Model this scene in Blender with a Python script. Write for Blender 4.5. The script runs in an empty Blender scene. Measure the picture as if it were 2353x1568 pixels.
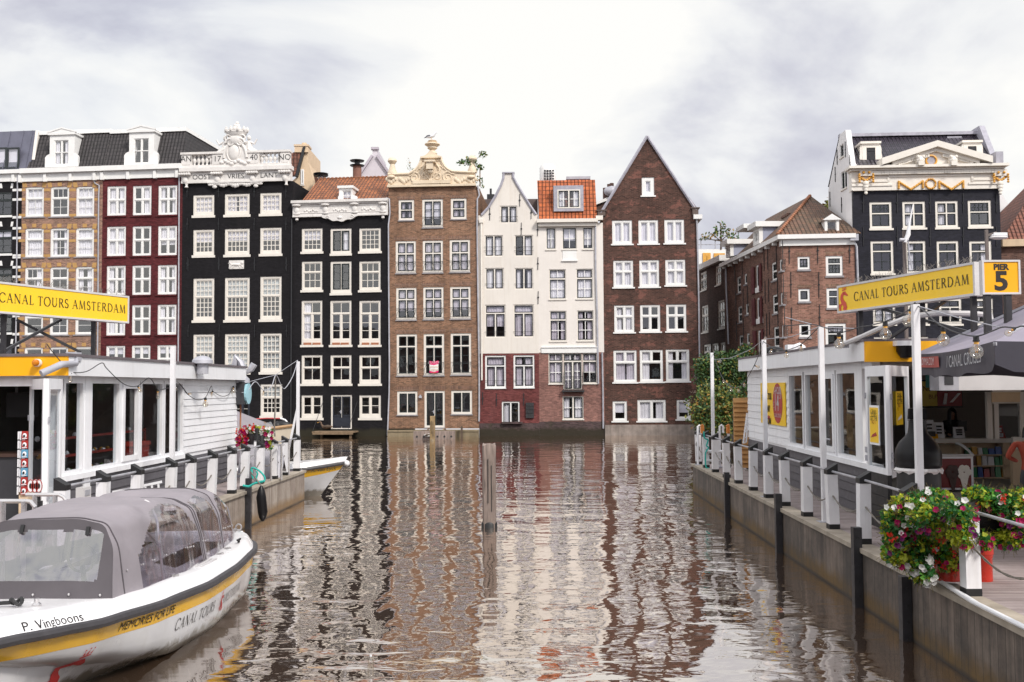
import bpy,math,random
from mathutils import Vector,Matrix
RND=random.Random(11)
scene=bpy.context.scene
COL=scene.collection
# camera model (measured from the photograph)
F,CX,CY,H=2288.0,1176.5,784.0,3.4
PITCH,ROLL=math.atan(107.4/F),0.006
_f=Vector((0,math.cos(PITCH),math.sin(PITCH)))
_u0=Vector((0,-math.sin(PITCH),math.cos(PITCH)))
_r0=Vector((1,0,0))
_r=_r0*math.cos(ROLL)-_u0*math.sin(ROLL)
_u=_u0*math.cos(ROLL)+_r0*math.sin(ROLL)
CAM=Vector((0,0,H))
def ray(px,py):
 return _f*F+_r*(px-CX)-_u*(py-CY)
def W(px,py,Y):
 d=ray(px,py)
 return CAM+d*(Y/d.y)
def WZ(px,py,z):
 d=ray(px,py)
 return CAM+d*((z-H)/d.z)
KEY=dict(a=(0,480),b=(700,480),c=(1400,480),d=(2000,480),e=(2700,780),f=(3296,480),g=(0,980),h=(700,980),i=(1400,980),j=(2000,980),k=(700,1380),l=(1400,1380),m=(2600,1200),n=(3296,980),o=(3296,1480),p=(3296,2030),q=(2700,1600),r=(0,1380),D=(0,0),s=(0,1900))
def Z(k,x,y):
 if k=='D':return x,y
 sc=3.2885 if k=='s' else 4.55
 return KEY[k][0]/1.74075+x/sc,KEY[k][1]/1.74075+y/sc
 # object helpers
ROOTM={}
def thing(name,label,cat,loc=(0,0,0),rotz=0.0,group=None):
 o=bpy.data.objects.new(name,None)
 o.empty_display_size=0.3
 COL.objects.link(o)
 o.location=loc
 o.rotation_euler=(0,0,rotz)
 tag(o,label,cat,group)
 ROOTM[o.name]=(Matrix.Translation(Vector(loc))@Matrix.Rotation(rotz,4,'Z')).inverted()
 return o
def tag(o,label,cat,group=None):
 o['label']=label
 o['category']=cat
 if group:o['group']=group
 return o
def root_of(o):
 while o.parent:o=o.parent
 return o
SPLIT={'lintel','sill_course','window_bar','seam','standing_seam','finial','baluster','bolt','press_stud','hoop','stay_chain','wing','leg','crack','standing_post','post_foot','vent_slot','stile','corner_post','upright','inner_stud','crack','gable_coping','kneeler','bench'}
class MB:
 def __init__(s):
  s.v,s.f,s.m,s.uv=[],[],[],{}
 def face(s,pts,m=0,uv=None):
  b=len(s.v)
  s.v.extend([tuple(p)for p in pts])
  if uv:s.uv[len(s.f)]=uv
  s.f.append(tuple(range(b,b+len(pts))))
  s.m.append(m)
 def box(s,x0,y0,z0,x1,y1,z1,m=0):
  if x0>x1:x0,x1=x1,x0
  if y0>y1:y0,y1=y1,y0
  if z0>z1:z0,z1=z1,z0
  b=len(s.v)
  s.v+=[(x0,y0,z0),(x1,y0,z0),(x1,y1,z0),(x0,y1,z0),(x0,y0,z1),(x1,y0,z1),(x1,y1,z1),(x0,y1,z1)]
  for q in((0,3,2,1),(4,5,6,7),(0,1,5,4),(1,2,6,5),(2,3,7,6),(3,0,4,7)):
   s.f.append(tuple(b+i for i in q))
   s.m.append(m)
 def hexa(s,p,m=0):
  """8 points: bottom loop (4), top loop (4)"""
  b=len(s.v)
  s.v+=[tuple(q)for q in p]
  for q in((0,3,2,1),(4,5,6,7),(0,1,5,4),(1,2,6,5),(2,3,7,6),(3,0,4,7)):
   s.f.append(tuple(b+i for i in q))
   s.m.append(m)
 def slab(s,a,b,h,t,m=0,up=(0,0,1)):
  """upright board from a to b (bottom edge), height h, thickness t"""
  a,b,up=Vector(a),Vector(b),Vector(up)
  n=(b-a).cross(up).normalized()*t/2
  s.hexa([a-n,b-n,b+n,a+n,a-n+up*h,b-n+up*h,b+n+up*h,a+n+up*h],m)
 def bar(s,a,b,w,h=None,m=0,up=(0,0,1)):
  a,b=Vector(a),Vector(b)
  h=h or w
  d=(b-a).normalized()
  upv=Vector(up)
  if abs(d.dot(upv))>0.95:upv=Vector((0,1,0))
  sx=d.cross(upv).normalized()
  sy=sx.cross(d).normalized()
  q=[(-1,-1),(1,-1),(1,1),(-1,1)]
  s.hexa([a+sx*(i*w/2)+sy*(j*h/2)for i,j in q]+[b+sx*(i*w/2)+sy*(j*h/2)for i,j in q],m)
 def prism(s,poly,y0,y1,m=0):
  """poly: list of (x, z), extruded along y"""
  n=len(poly)
  b=len(s.v)
  s.v+=[(x,y0,z)for x,z in poly]+[(x,y1,z)for x,z in poly]
  s.f.append(tuple(range(b,b+n)));s.m.append(m)
  s.f.append(tuple(range(b+2*n-1,b+n-1,-1)));s.m.append(m)
  for i in range(n):
   j=(i+1)%n
   s.f.append((b+i,b+n+i,b+n+j,b+j));s.m.append(m)
 def tube(s,pts,r,n=8,m=0,closed=False,caps=True):
  pts=[Vector(p)for p in pts]
  rr=r if isinstance(r,(list,tuple))else[r]*len(pts)
  k=len(pts)
  b=len(s.v)
  prev=None
  for i,p in enumerate(pts):
   if closed:
    d=pts[(i+1)%k]-pts[i-1]
   else:
    d=pts[min(i+1,k-1)]-pts[max(i-1,0)]
   d=d.normalized()if d.length>1e-9 else Vector((0,0,1))
   if prev is None:
    ref=Vector((0,0,1))if abs(d.z)<0.9 else Vector((1,0,0))
    sx=d.cross(ref).normalized()
   else:
    sx=(prev-d*prev.dot(d))
    sx=sx.normalized()if sx.length>1e-6 else d.cross(Vector((0,0,1))).normalized()
   prev=sx
   sy=d.cross(sx)
   for j in range(n):
    t=2*math.pi*j/n
    s.v.append(tuple(p+sx*(math.cos(t)*rr[i])+sy*(math.sin(t)*rr[i])))
  for i in range(k if closed else k-1):
   for j in range(n):
    a0=b+i*n+j
    a1=b+i*n+(j+1)%n
    c0=b+((i+1)%k)*n+j
    c1=b+((i+1)%k)*n+(j+1)%n
    s.f.append((a0,a1,c1,c0));s.m.append(m)
  if caps and not closed:
   s.f.append(tuple(range(b+n-1,b-1,-1)));s.m.append(m)
   s.f.append(tuple(range(b+(k-1)*n,b+k*n)));s.m.append(m)
 def lathe(s,prof,c=(0,0,0),n=16,m=0,axis='Z',sq=1.0):
  b=len(s.v)
  k=len(prof)
  c=Vector(c)
  for r,z in prof:
   for j in range(n):
    t=2*math.pi*j/n
    if axis=='Z':p=Vector((r*math.cos(t),r*math.sin(t)*sq,z))
    elif axis=='Y':p=Vector((r*math.cos(t),z,r*math.sin(t)*sq))
    else:p=Vector((z,r*math.cos(t),r*math.sin(t)*sq))
    s.v.append(tuple(c+p))
  for i in range(k-1):
   for j in range(n):
    s.f.append((b+i*n+j,b+i*n+(j+1)%n,b+(i+1)*n+(j+1)%n,b+(i+1)*n+j));s.m.append(m)
  s.f.append(tuple(range(b+n-1,b-1,-1)));s.m.append(m)
  s.f.append(tuple(range(b+(k-1)*n,b+k*n)));s.m.append(m)
 def ball(s,c,r,n=10,m=0,sc=(1,1,1)):
  prof=[]
  k=max(5,n//2+1)
  b=len(s.v)
  for i in range(k+1):
   t=math.pi*(0.02+0.96*i/k)
   for j in range(n):
    p=2*math.pi*j/n
    s.v.append((c[0]+r*sc[0]*math.sin(t)*math.cos(p),c[1]+r*sc[1]*math.sin(t)*math.sin(p),c[2]-r*sc[2]*math.cos(t)))
  for i in range(k):
   for j in range(n):
    s.f.append((b+i*n+j,b+i*n+(j+1)%n,b+(i+1)*n+(j+1)%n,b+(i+1)*n+j));s.m.append(m)
  s.f.append(tuple(range(b+n-1,b-1,-1)));s.m.append(m)
  s.f.append(tuple(range(b+k*n,b+(k+1)*n)));s.m.append(m)
 def grid(s,rows,m=0,uvs=None):
  b=len(s.v)
  w=len(rows[0])
  for r in rows:s.v.extend([tuple(p)for p in r])
  for i in range(len(rows)-1):
   for j in range(w-1):
    if uvs:s.uv[len(s.f)]=[uvs[i][j],uvs[i][j+1],uvs[i+1][j+1],uvs[i+1][j]]
    s.f.append((b+i*w+j,b+i*w+j+1,b+(i+1)*w+j+1,b+(i+1)*w+j));s.m.append(m)
 def leaf(s,p,size,m=0,nrm=None,asp=0.6):
  a=Vector((RND.gauss(0,1),RND.gauss(0,1),RND.gauss(0,1)))
  if nrm is not None:a=a*0.6+nrm*0.4
  a=a.normalized()if a.length>1e-6 else Vector((1,0,0))
  c=a.cross(Vector((RND.gauss(0,1),RND.gauss(0,1),RND.gauss(0,1))))
  c=c.normalized()if c.length>1e-6 else Vector((0,1,0))
  e=a.cross(c)
  p=Vector(p)
  l=size*RND.uniform(0.7,1.3)
  s.face([p-a*l*0.5,p+c*l*asp*0.5+e*l*0.1,p+a*l*0.5,p-c*l*asp*0.5+e*l*0.1],m)
 def islands(s):
  par=list(range(len(s.v)))
  def fd(i):
   while par[i]!=i:
    par[i]=par[par[i]];i=par[i]
   return i
  for f in s.f:
   for q in f[1:]:par[fd(q)]=fd(f[0])
  gr={}
  for k,f in enumerate(s.f):gr.setdefault(fd(f[0]),[]).append(k)
  for ks in gr.values():
   mb=MB();mp={}
   for k in ks:
    for q in s.f[k]:
     if q not in mp:mp[q]=len(mb.v);mb.v.append(s.v[q])
    if k in s.uv:mb.uv[len(mb.f)]=s.uv[k]
    mb.f.append(tuple(mp[q]for q in s.f[k]));mb.m.append(s.m[k])
   yield mb
 def build(s,name,mats,parent=None,smooth=False,world=False):
  if name in SPLIT:
   o=None
   for mb in s.islands():o=mb._build(name,mats,parent,smooth,world)
   return o
  return s._build(name,mats,parent,smooth,world)
 def _build(s,name,mats,parent=None,smooth=False,world=False):
  if not isinstance(mats,(list,tuple)):mats=[mats]
  v=s.v
  if world and parent is not None:
   Mi=ROOTM[root_of(parent).name]
   v=[tuple(Mi@Vector(p))for p in v]
  me=bpy.data.meshes.new(name)
  me.from_pydata(v,[],s.f)
  for mt in mats:me.materials.append(mt)
  me.polygons.foreach_set('material_index',s.m)
  if s.uv:
   ul=me.uv_layers.new(name='UVMap')
   for fi,uv in s.uv.items():
    p=me.polygons[fi]
    for k,li in enumerate(p.loop_indices):ul.data[li].uv=uv[k]
  if smooth:
   me.polygons.foreach_set('use_smooth',[True]*len(me.polygons))
  me.update()
  if smooth:
   try:me.set_sharp_from_angle(angle=math.radians(40))
   except Exception:pass
  o=bpy.data.objects.new(name,me)
  COL.objects.link(o)
  if parent is not None:o.parent=parent
  return o
  # materials
def nd(nt,typ,**kw):
 n=nt.nodes.new(typ)
 for k,v in kw.items():
  if k.startswith('i_'):
   n.inputs[k[2:].replace('_',' ')].default_value=v
  else:setattr(n,k,v)
 return n
def new_mat(name):
 m=bpy.data.materials.new(name)
 m.use_nodes=True
 nt=m.node_tree
 for n in list(nt.nodes):nt.nodes.remove(n)
 out=nd(nt,'ShaderNodeOutputMaterial')
 p=nd(nt,'ShaderNodeBsdfPrincipled')
 nt.links.new(p.outputs[0],out.inputs[0])
 return m,nt,p,out
def ramp(nt,fac,stops):
 r=nd(nt,'ShaderNodeValToRGB')
 el=r.color_ramp.elements
 el[0].position,el[0].color=stops[0][0],(*stops[0][1],1)
 el[1].position,el[1].color=stops[-1][0],(*stops[-1][1],1)
 for pos,c in stops[1:-1]:
  e=el.new(pos)
  e.color=(*c,1)
 nt.links.new(fac,r.inputs[0])
 return r.outputs[0]
def mixc(nt,fac,a,b,mode='MIX'):
 m=nd(nt,'ShaderNodeMix',data_type='RGBA',blend_type=mode)
 for i,x in((0,fac),(6,a),(7,b)):
  if hasattr(x,'links'):nt.links.new(x,m.inputs[i])
  elif i==0:m.inputs[0].default_value=x
  else:m.inputs[i].default_value=(*x,1)
 return m.outputs[2]
def mathn(nt,op,a,b=None,c=None):
 m=nd(nt,'ShaderNodeMath',operation=op)
 for i,x in enumerate((a,b,c)):
  if x is None:continue
  if hasattr(x,'links'):nt.links.new(x,m.inputs[i])
  else:m.inputs[i].default_value=x
 return m.outputs[0]
def noise(nt,vec,scale,detail=4,rough=0.6,dist=0.0):
 n=nd(nt,'ShaderNodeTexNoise',i_Scale=scale,i_Detail=detail,i_Roughness=rough,i_Distortion=dist)
 if vec is not None:nt.links.new(vec,n.inputs['Vector'])
 return n.outputs[0]
def scaled(nt,vec,sc,lc=(0,0,0)):
 mp=nd(nt,'ShaderNodeMapping')
 mp.inputs['Location'].default_value=lc
 mp.inputs['Scale'].default_value=sc
 nt.links.new(vec,mp.inputs['Vector'])
 return mp.outputs[0]
def objco(nt):
 return nd(nt,'ShaderNodeTexCoord').outputs['Object']
def lum(c,k):return tuple(min(1,max(0,x*k))for x in c)
def bump(nt,p,h,strength=0.3,dist=0.02):
 b=nd(nt,'ShaderNodeBump',i_Strength=strength,i_Distance=dist)
 nt.links.new(h,b.inputs['Height'])
 nt.links.new(b.outputs[0],p.inputs['Normal'])
MC={}
def mat(name,col,rough=0.6,var=0.14,scale=1.5,metal=0.0,spec=0.5,bmp=0.0,bscale=25,streak=0.0,dirt=(0.12,0.1,0.08),stretch=None,coat=0.0,wl=0.0):
 if name in MC:return MC[name]
 m,nt,p,out=new_mat(name)
 co=objco(nt)
 v=co if not stretch else scaled(nt,co,stretch)
 n1=noise(nt,v,scale,6)
 c=ramp(nt,n1,[(0.3,lum(col,1-var)),(0.7,lum(col,1+var))])
 if streak>0:
  ns=noise(nt,scaled(nt,co,(3.0,3.0,0.25)),1.2,6,0.7)
  fs=ramp(nt,ns,[(0.5,(0,0,0)),(0.75,(streak,)*3)])
  c=mixc(nt,fs,c,dirt)
 if wl>0:
  sx=nd(nt,'ShaderNodeSeparateXYZ');nt.links.new(co,sx.inputs[0])
  zz=mathn(nt,'SUBTRACT',sx.outputs[2],mathn(nt,'MULTIPLY',noise(nt,scaled(nt,co,(4,4,.8)),1.5,5,.7),wl))
  c=mixc(nt,ramp(nt,zz,[(0.0,(.8,)*3),(.08,(0,)*3)]),c,(.16,.12,.06))
 nt.links.new(c,p.inputs['Base Color'])
 rr=ramp(nt,noise(nt,co,scale*3),[(0.3,(max(0,rough-0.08),)*3),(0.7,(min(1,rough+0.08),)*3)])
 nt.links.new(rr,p.inputs['Roughness'])
 p.inputs['Metallic'].default_value=metal
 p.inputs['Specular IOR Level'].default_value=spec
 if coat:p.inputs['Coat Weight'].default_value=coat
 if bmp:bump(nt,p,noise(nt,v,bscale,5),bmp,0.01)
 MC[name]=m
 return m
def brick(name,c1,c2,mortar,rough=0.85,bw=0.25,rh=0.082,ms=0.009,patch=None,patch_amt=0.0,grime=0.25,gcol=(0.03,0.025,0.022),painted=False):
 m,nt,p,out=new_mat(name)
 co=objco(nt)
 sx=nd(nt,'ShaderNodeSeparateXYZ')
 nt.links.new(co,sx.inputs[0])
 cb=nd(nt,'ShaderNodeCombineXYZ')
 nt.links.new(mathn(nt,'ADD',sx.outputs[0],sx.outputs[1]),cb.inputs[0])
 nt.links.new(sx.outputs[2],cb.inputs[1])
 b=nd(nt,'ShaderNodeTexBrick',i_Scale=1.0)
 b.inputs['Mortar Size'].default_value=ms
 b.inputs['Brick Width'].default_value=bw
 b.inputs['Row Height'].default_value=rh
 b.inputs['Bias'].default_value=-0.1
 b.inputs['Color1'].default_value=(*lum(c1,1.25),1)
 b.inputs['Color2'].default_value=(*lum(c2,.72),1)
 b.inputs['Mortar'].default_value=(*mortar,1)
 nt.links.new(cb.outputs[0],b.inputs['Vector'])
 c=b.outputs[0]
 big=noise(nt,co,0.45,6,0.65)
 c=mixc(nt,1.0,c,ramp(nt,big,[(0.3,(0.72,)*3),(0.7,(1.25,)*3)]),'MULTIPLY')
 c=mixc(nt,1.0,c,ramp(nt,noise(nt,scaled(nt,co,(1,1,2.2)),5.0,4,.7),[(.3,(.74,)*3),(.7,(1.26,)*3)]),'MULTIPLY')
 if patch:
  pn=noise(nt,scaled(nt,cb.outputs[0],(1.0,1.6,1)),0.9,8,0.75)
  c=mixc(nt,ramp(nt,pn,[(0.545,(0,0,0)),(0.575,(patch_amt,)*3)]),c,patch)
 if grime:
  gn=noise(nt,scaled(nt,co,(2.2,2.2,0.3)),0.9,6,0.7)
  c=mixc(nt,ramp(nt,gn,[(0.48,(0,0,0)),(0.78,(grime,)*3)]),c,gcol)
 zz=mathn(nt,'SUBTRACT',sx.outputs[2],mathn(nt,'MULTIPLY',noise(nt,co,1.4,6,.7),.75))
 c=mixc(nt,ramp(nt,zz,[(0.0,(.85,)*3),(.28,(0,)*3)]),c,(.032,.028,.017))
 nt.links.new(c,p.inputs['Base Color'])
 p.inputs['Roughness'].default_value=rough
 p.inputs['Specular IOR Level'].default_value=0.2
 bump(nt,p,b.outputs[1],-0.5 if not painted else-0.3,0.012)
 return m
def pantile(name,c1,c2,tw=0.26,th=0.33,dirt=(0.03,0.028,0.026),damt=0.5,rough=0.7):
 m,nt,p,out=new_mat(name)
 uv=nd(nt,'ShaderNodeTexCoord').outputs['UV']
 sx=nd(nt,'ShaderNodeSeparateXYZ')
 nt.links.new(uv,sx.inputs[0])
 b=nd(nt,'ShaderNodeTexBrick',i_Scale=1.0)
 b.offset=0.0
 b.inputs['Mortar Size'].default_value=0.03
 b.inputs['Brick Width'].default_value=tw
 b.inputs['Row Height'].default_value=th
 b.inputs['Color1'].default_value=(*c1,1)
 b.inputs['Color2'].default_value=(*c2,1)
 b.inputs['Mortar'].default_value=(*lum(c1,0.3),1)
 nt.links.new(uv,b.inputs['Vector'])
 w=mathn(nt,'SINE',mathn(nt,'MULTIPLY',sx.outputs[0],2*math.pi/tw))
 fr=mathn(nt,'FRACT',mathn(nt,'DIVIDE',sx.outputs[1],th))
 hgt=mathn(nt,'SUBTRACT',mathn(nt,'MULTIPLY',w,0.5),mathn(nt,'MULTIPLY',fr,0.8))
 c=b.outputs[0]
 n1=noise(nt,uv,0.8,7,0.7)
 c=mixc(nt,ramp(nt,n1,[(0.45,(0,0,0)),(0.7,(damt,)*3)]),c,dirt)
 c=mixc(nt,1.0,c,ramp(nt,noise(nt,uv,5.0,3),[(0.3,(0.7,)*3),(0.7,(1.3,)*3)]),'MULTIPLY')
 nt.links.new(c,p.inputs['Base Color'])
 p.inputs['Roughness'].default_value=rough
 bump(nt,p,hgt,1.0,0.07)
 return m
def schlick(nt,ior,nrm=None):
 lw=nd(nt,'ShaderNodeLayerWeight');lw.inputs['Blend'].default_value=.5
 if nrm is not None:nt.links.new(nrm,lw.inputs['Normal'])
 f0=((ior-1)/(ior+1))**2
 return mathn(nt,'ADD',mathn(nt,'MULTIPLY',mathn(nt,'POWER',lw.outputs['Facing'],5.0),1-f0),f0)
def glassy(name,tint=(0.75,0.8,0.85),ior=1.9,rough=0.02,wob=0.03,extra=0.0):
 m,nt,p,out=new_mat(name)
 nt.nodes.remove(p)
 co=objco(nt)
 bp=nd(nt,'ShaderNodeBump',i_Strength=wob,i_Distance=0.05)
 nt.links.new(noise(nt,co,1.6,2),bp.inputs['Height'])
 fac=schlick(nt,ior,bp.outputs[0])
 t=nd(nt,'ShaderNodeBsdfTransparent')
 t.inputs[0].default_value=(*tint,1)
 g=nd(nt,'ShaderNodeBsdfGlossy',i_Roughness=rough)
 nt.links.new(bp.outputs[0],g.inputs['Normal'])
 mx=nd(nt,'ShaderNodeMixShader')
 if extra:fac=mathn(nt,'ADD',fac,extra)
 nt.links.new(fac,mx.inputs[0])
 nt.links.new(t.outputs[0],mx.inputs[1])
 nt.links.new(g.outputs[0],mx.inputs[2])
 nt.links.new(mx.outputs[0],out.inputs[0])
 return m
M={}
M['cream']=mat('cream_paint',(0.78,0.73,0.66),0.45,0.05,2.0)
M['white']=mat('white_paint',(0.82,0.81,0.79),0.45,0.05,2.0)
M['stone']=mat('painted_stone',(0.72,0.69,0.66),0.6,0.1,2.0,streak=0.4,dirt=(0.5,0.46,0.42))
M['creamstone']=mat('cream_stone',(0.72,0.60,0.45),0.65,0.1,1.2,streak=0.4,dirt=(0.45,0.33,0.2))
M['green']=mat('dark_green_paint',(0.012,0.018,0.018),0.35,0.2)
M['blackp']=mat('black_paint',(0.012,0.012,0.014),0.4,0.2)
M['iron']=mat('wrought_iron',(0.018,0.018,0.02),0.5,0.2)
M['interior']=mat('painted_room_shade',(0.03,0.03,0.034),0.9,0.4,0.7)  # dark colour stands in for the unlit rooms behind the panes
M['curtain']=mat('net_curtain',(0.86,0.84,0.88),0.9,0.06,3)
M['curtain2']=mat('lavender_curtain',(0.62,0.57,0.64),0.9,0.12,3)
M['blind']=mat('roller_blind',(0.82,0.80,0.87),0.9,0.05,2)
M['blind2']=mat('grey_blind',(0.62,0.66,0.66),0.9,0.08,2)
M['zinc']=mat('zinc',(0.42,0.42,0.46),0.5,0.2,2,metal=0.2)
M['lead']=mat('lead_sheet',(0.36,0.35,0.40),0.6,0.2,3)
M['gold']=mat('gilded_ochre',(0.70,0.36,0.06),0.45,0.2,6)
M['glass']=glassy('window_glass',(.95,.955,.97),2.2,.015,.02)
M['glass_clear']=glassy('shop_glass',(0.8,0.84,0.86),1.6,0.01,0.01)
M['sillgrey']=mat('stone_sill',(0.27,0.25,0.26),0.8,0.2,4)
# houses
class House:
 def __init__(s,name,label,pl,pr,dl,dr,cat='house',group='canal houses along the water'):
  a=W(pl,891,dl);b=W(pr,891,dr)
  s.o=Vector((a.x,a.y,0));e=Vector((b.x,b.y,0))
  s.w=(e-s.o).length
  s.ux=(e-s.o).normalized()
  s.n=Vector((-s.ux.y,s.ux.x,0))
  s.root=thing(name,label,cat,s.o,math.atan2(s.ux.y,s.ux.x),group)
  s.open=[]
 def uv(s,px,py):
  d=ray(px,py)
  t=(s.o-CAM).dot(s.n)/d.dot(s.n)
  p=CAM+d*t-s.o
  return p.dot(s.ux),p.z
 def u(s,k,x,y):return s.uv(*Z(k,x,y))[0]
 def z(s,k,x,y):return s.uv(*Z(k,x,y))[1]
 def p(s,k,x,y):return s.uv(*Z(k,x,y))
 def rect(s,k,x0,y0,x1,y1):
  a,b,c,d=s.p(k,x0,y0),s.p(k,x1,y0),s.p(k,x0,y1),s.p(k,x1,y1)
  return(a[0]+c[0])/2,(c[1]+d[1])/2,(b[0]+d[0])/2,(a[1]+b[1])/2
 def wall(s,name,mt,left,right,depth=9.0,extra=(),roofmat=None,rev=0.2,sides=True,inner=1.0):
  """left/right: profiles [(z,u)..] ascending z; openings already collected are cut out"""
  zs=sorted(set([z for z,_ in left]+[z for z,_ in right]+[q for r in s.open for q in(r[1],r[3])if left[0][0]<q<left[-1][0]]))
  zs=[z for i,z in enumerate(zs)if i==0 or z-zs[i-1]>1e-5]
  def at(prof,z,below):
   for i in range(len(prof)-1):
    (z0,u0),(z1,u1)=prof[i],prof[i+1]
    if z1-z0<1e-6:continue
    if(below and z0<z<=z1+1e-6)or(not below and z0-1e-6<=z<z1):
     return u0+(u1-u0)*(z-z0)/(z1-z0)
   return prof[-1][1]if z>=prof[-1][0]else prof[0][1]
  mb,rf=MB(),MB()
  for za,zb in zip(zs,zs[1:]):
   l0,l1=at(left,za,False),at(left,zb,True)
   r0,r1=at(right,za,False),at(right,zb,True)
   ops=sorted([r for r in s.open if r[1]<=za+1e-5 and r[3]>=zb-1e-5])
   c0,c1=l0,l1
   for r in ops:
    mb.face([(c0,0,za),(r[0],0,za),(r[0],0,zb),(c1,0,zb)])
    c0=c1=r[2]
   mb.face([(c0,0,za),(r0,0,za),(r1,0,zb),(c1,0,zb)])
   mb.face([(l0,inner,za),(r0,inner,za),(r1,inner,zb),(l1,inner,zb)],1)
   if sides:
    for a0,a1,flip in((l0,l1,True),(r0,r1,False)):
     sl=abs(a1-a0)>0.25*(zb-za)and roofmat is not None
     q=[(a0,0,za),(a0,depth,za),(a1,depth,zb),(a1,0,zb)]
     if flip:q=q[::-1]
     if sl:
      k=math.hypot(a1-a0,zb-za)
      uvq=[(0,za),(depth,za),(depth,za+k),(0,za+k)]
      rf.face(q,0,uvq[::-1]if flip else uvq)
     else:mb.face(q)
  if sides:
   zt=zs[-1]
   mb.face([(left[-1][1],0,zt),(right[-1][1],0,zt),(right[-1][1],depth,zt),(left[-1][1],depth,zt)])
   pts=[(u,depth,z)for z,u in right]+[(u,depth,z)for z,u in reversed(left)]
   mb.face(pts[::-1])
  for r in s.open:
   if r[1]<zs[0]-1e-4 or r[3]>zs[-1]+1e-4:continue
   u0,z0,u1,z1=r[:4]
   mb.face([(u0,0,z0),(u0,rev,z0),(u0,rev,z1),(u0,0,z1)][::-1])
   mb.face([(u1,0,z0),(u1,rev,z0),(u1,rev,z1),(u1,0,z1)])
   mb.face([(u0,0,z1),(u1,0,z1),(u1,rev,z1),(u0,rev,z1)][::-1])
   mb.face([(u0,0,z0),(u1,0,z0),(u1,rev,z0),(u0,rev,z0)])
  o=mb.build(name,[mt,M['interior']],s.root)
  if rf.f:rf.build('roof',roofmat,s.root)
  return o
 def window(s,k,x0,y0,x1,y1,sec,frame='cream',sash=None,fw=0.11,sw=0.05,mt=0.028,mw=0.1,tw=0.1,cur='n',sill='cream',sillw=0.04,sillh=0.09,name='window',rail=None,cut=True,mut=None,y=0.05,fb=None,curm='curtain'):
  r=s.rect(k,x0,y0,x1,y1)
  return s.window_r(r,sec,frame,sash,fw,sw,mt,mw,tw,cur,sill,sillw,sillh,name,rail,cut,mut,y,fb,curm)
 def window_r(s,r,sec,frame='cream',sash=None,fw=0.11,sw=0.05,mt=0.028,mw=0.1,tw=0.1,cur='n',sill='cream',sillw=0.04,sillh=0.09,name='window',rail=None,cut=True,mut=None,y=0.05,fb=None,curm='curtain',par=None):
  u0,z0,u1,z1=r
  if sill:z0+=sillh
  if cut:s.open.append((u0,z0,u1,z1))
  sash=sash or frame
  mut=mut or sash
  mb,gl=MB(),MB()
  yf,yb=y,y+0.13
  fb=fw if fb is None else fb
  mb.box(u0,yf,z0,u0+fw,yb,z1)
  mb.box(u1-fw,yf,z0,u1,yb,z1)
  mb.box(u0+fw,yf,z1-fw,u1-fw,yb,z1)
  mb.box(u0+fw,yf,z0,u1-fw,yb,z0+fb)
  a0,a1,b0,b1=u0+fw,u1-fw,z0+fb,z1-fw
  tot=b1-b0-tw*(len(sec)-1)
  zt=b1
  gy=yf+0.075
  for si,(fr,leaves,cols,rows)in enumerate(sec):
   zb_=zt-tot*fr
   lw=(a1-a0-mw*(leaves-1))/leaves
   for li in range(leaves):
    c0=a0+li*(lw+mw);c1=c0+lw
    if li:mb.box(c0-mw,yf+0.005,zb_,c0,yb,zt,0)
    if sw>0:
     mb.box(c0,yf+0.03,zb_,c0+sw,yb-0.02,zt,1)
     mb.box(c1-sw,yf+0.03,zb_,c1,yb-0.02,zt,1)
     mb.box(c0+sw,yf+0.03,zt-sw,c1-sw,yb-0.02,zt,1)
     mb.box(c0+sw,yf+0.03,zb_,c1-sw,yb-0.02,zb_+sw,1)
    g0,g1,h0,h1=c0+sw,c1-sw,zb_+sw,zt-sw
    for c in range(1,cols):
     x=g0+(g1-g0)*c/cols
     mb.box(x-mt/2,yf+0.045,h0,x+mt/2,gy+0.02,h1,2)
    for q in range(1,rows):
     zz=h0+(h1-h0)*q/rows
     mb.box(g0,yf+0.05,zz-mt/2,g1,gy+0.015,zz+mt/2,2)
    t1,t2=RND.uniform(-1,1)*0.006,RND.uniform(-1,1)*0.006
    gl.face([(g0,gy+t1,h0),(g1,gy-t1,h0),(g1,gy-t1+t2,h1),(g0,gy+t1+t2,h1)])
   zt=zb_
   if si<len(sec)-1:
    mb.box(a0,yf-0.004,zt-tw,a1,yb,zt,0)
    zt-=tw
  w=mb.build(name,[M[frame],M[sash],M[mut]],par or s.root)
  if par is None:
   gl.build('pane',M['glass'],w)
  else:
   gl.build('pane',M['glass'],par)
  sub=w if par is None else par
  if sill:
   sb=MB()
   sb.box(u0-sillw,-0.07,z0-sillh,u1+sillw,0.12,z0)
   sb.build('sill',M[sill],sub)
  if cur and cur!='n':
   cb=MB()
   spans=[]
   wv=0.02
   if cur[0]=='f':
    q=RND.random();spans=[(a0,a1,b0,b1)]
    if q<.3:spans=[(a0,a0+(a1-a0)*RND.uniform(.3,.5),b0,b1),(a1-(a1-a0)*RND.uniform(.3,.48),a1,b0,b1)]
    elif q<.45:spans=[(a0,a1,b0+(b1-b0)*RND.uniform(.1,.4),b1)]
   elif cur[0]=='s':spans=[(a0,a0+(a1-a0)*0.28,b0,b1),(a1-(a1-a0)*0.28,a1,b0,b1)]
   elif cur[0]=='l':spans=[(a0,a0+(a1-a0)*0.4,b0,b1)]
   elif cur[0]=='r':spans=[(a1-(a1-a0)*0.4,a1,b0,b1)]
   elif cur[0]=='b':
    spans=[(a0,a1,b1-(b1-b0)*float(cur[1:]),b1)]
    wv=0.002
    curm='blind' if curm=='curtain' else curm
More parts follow.
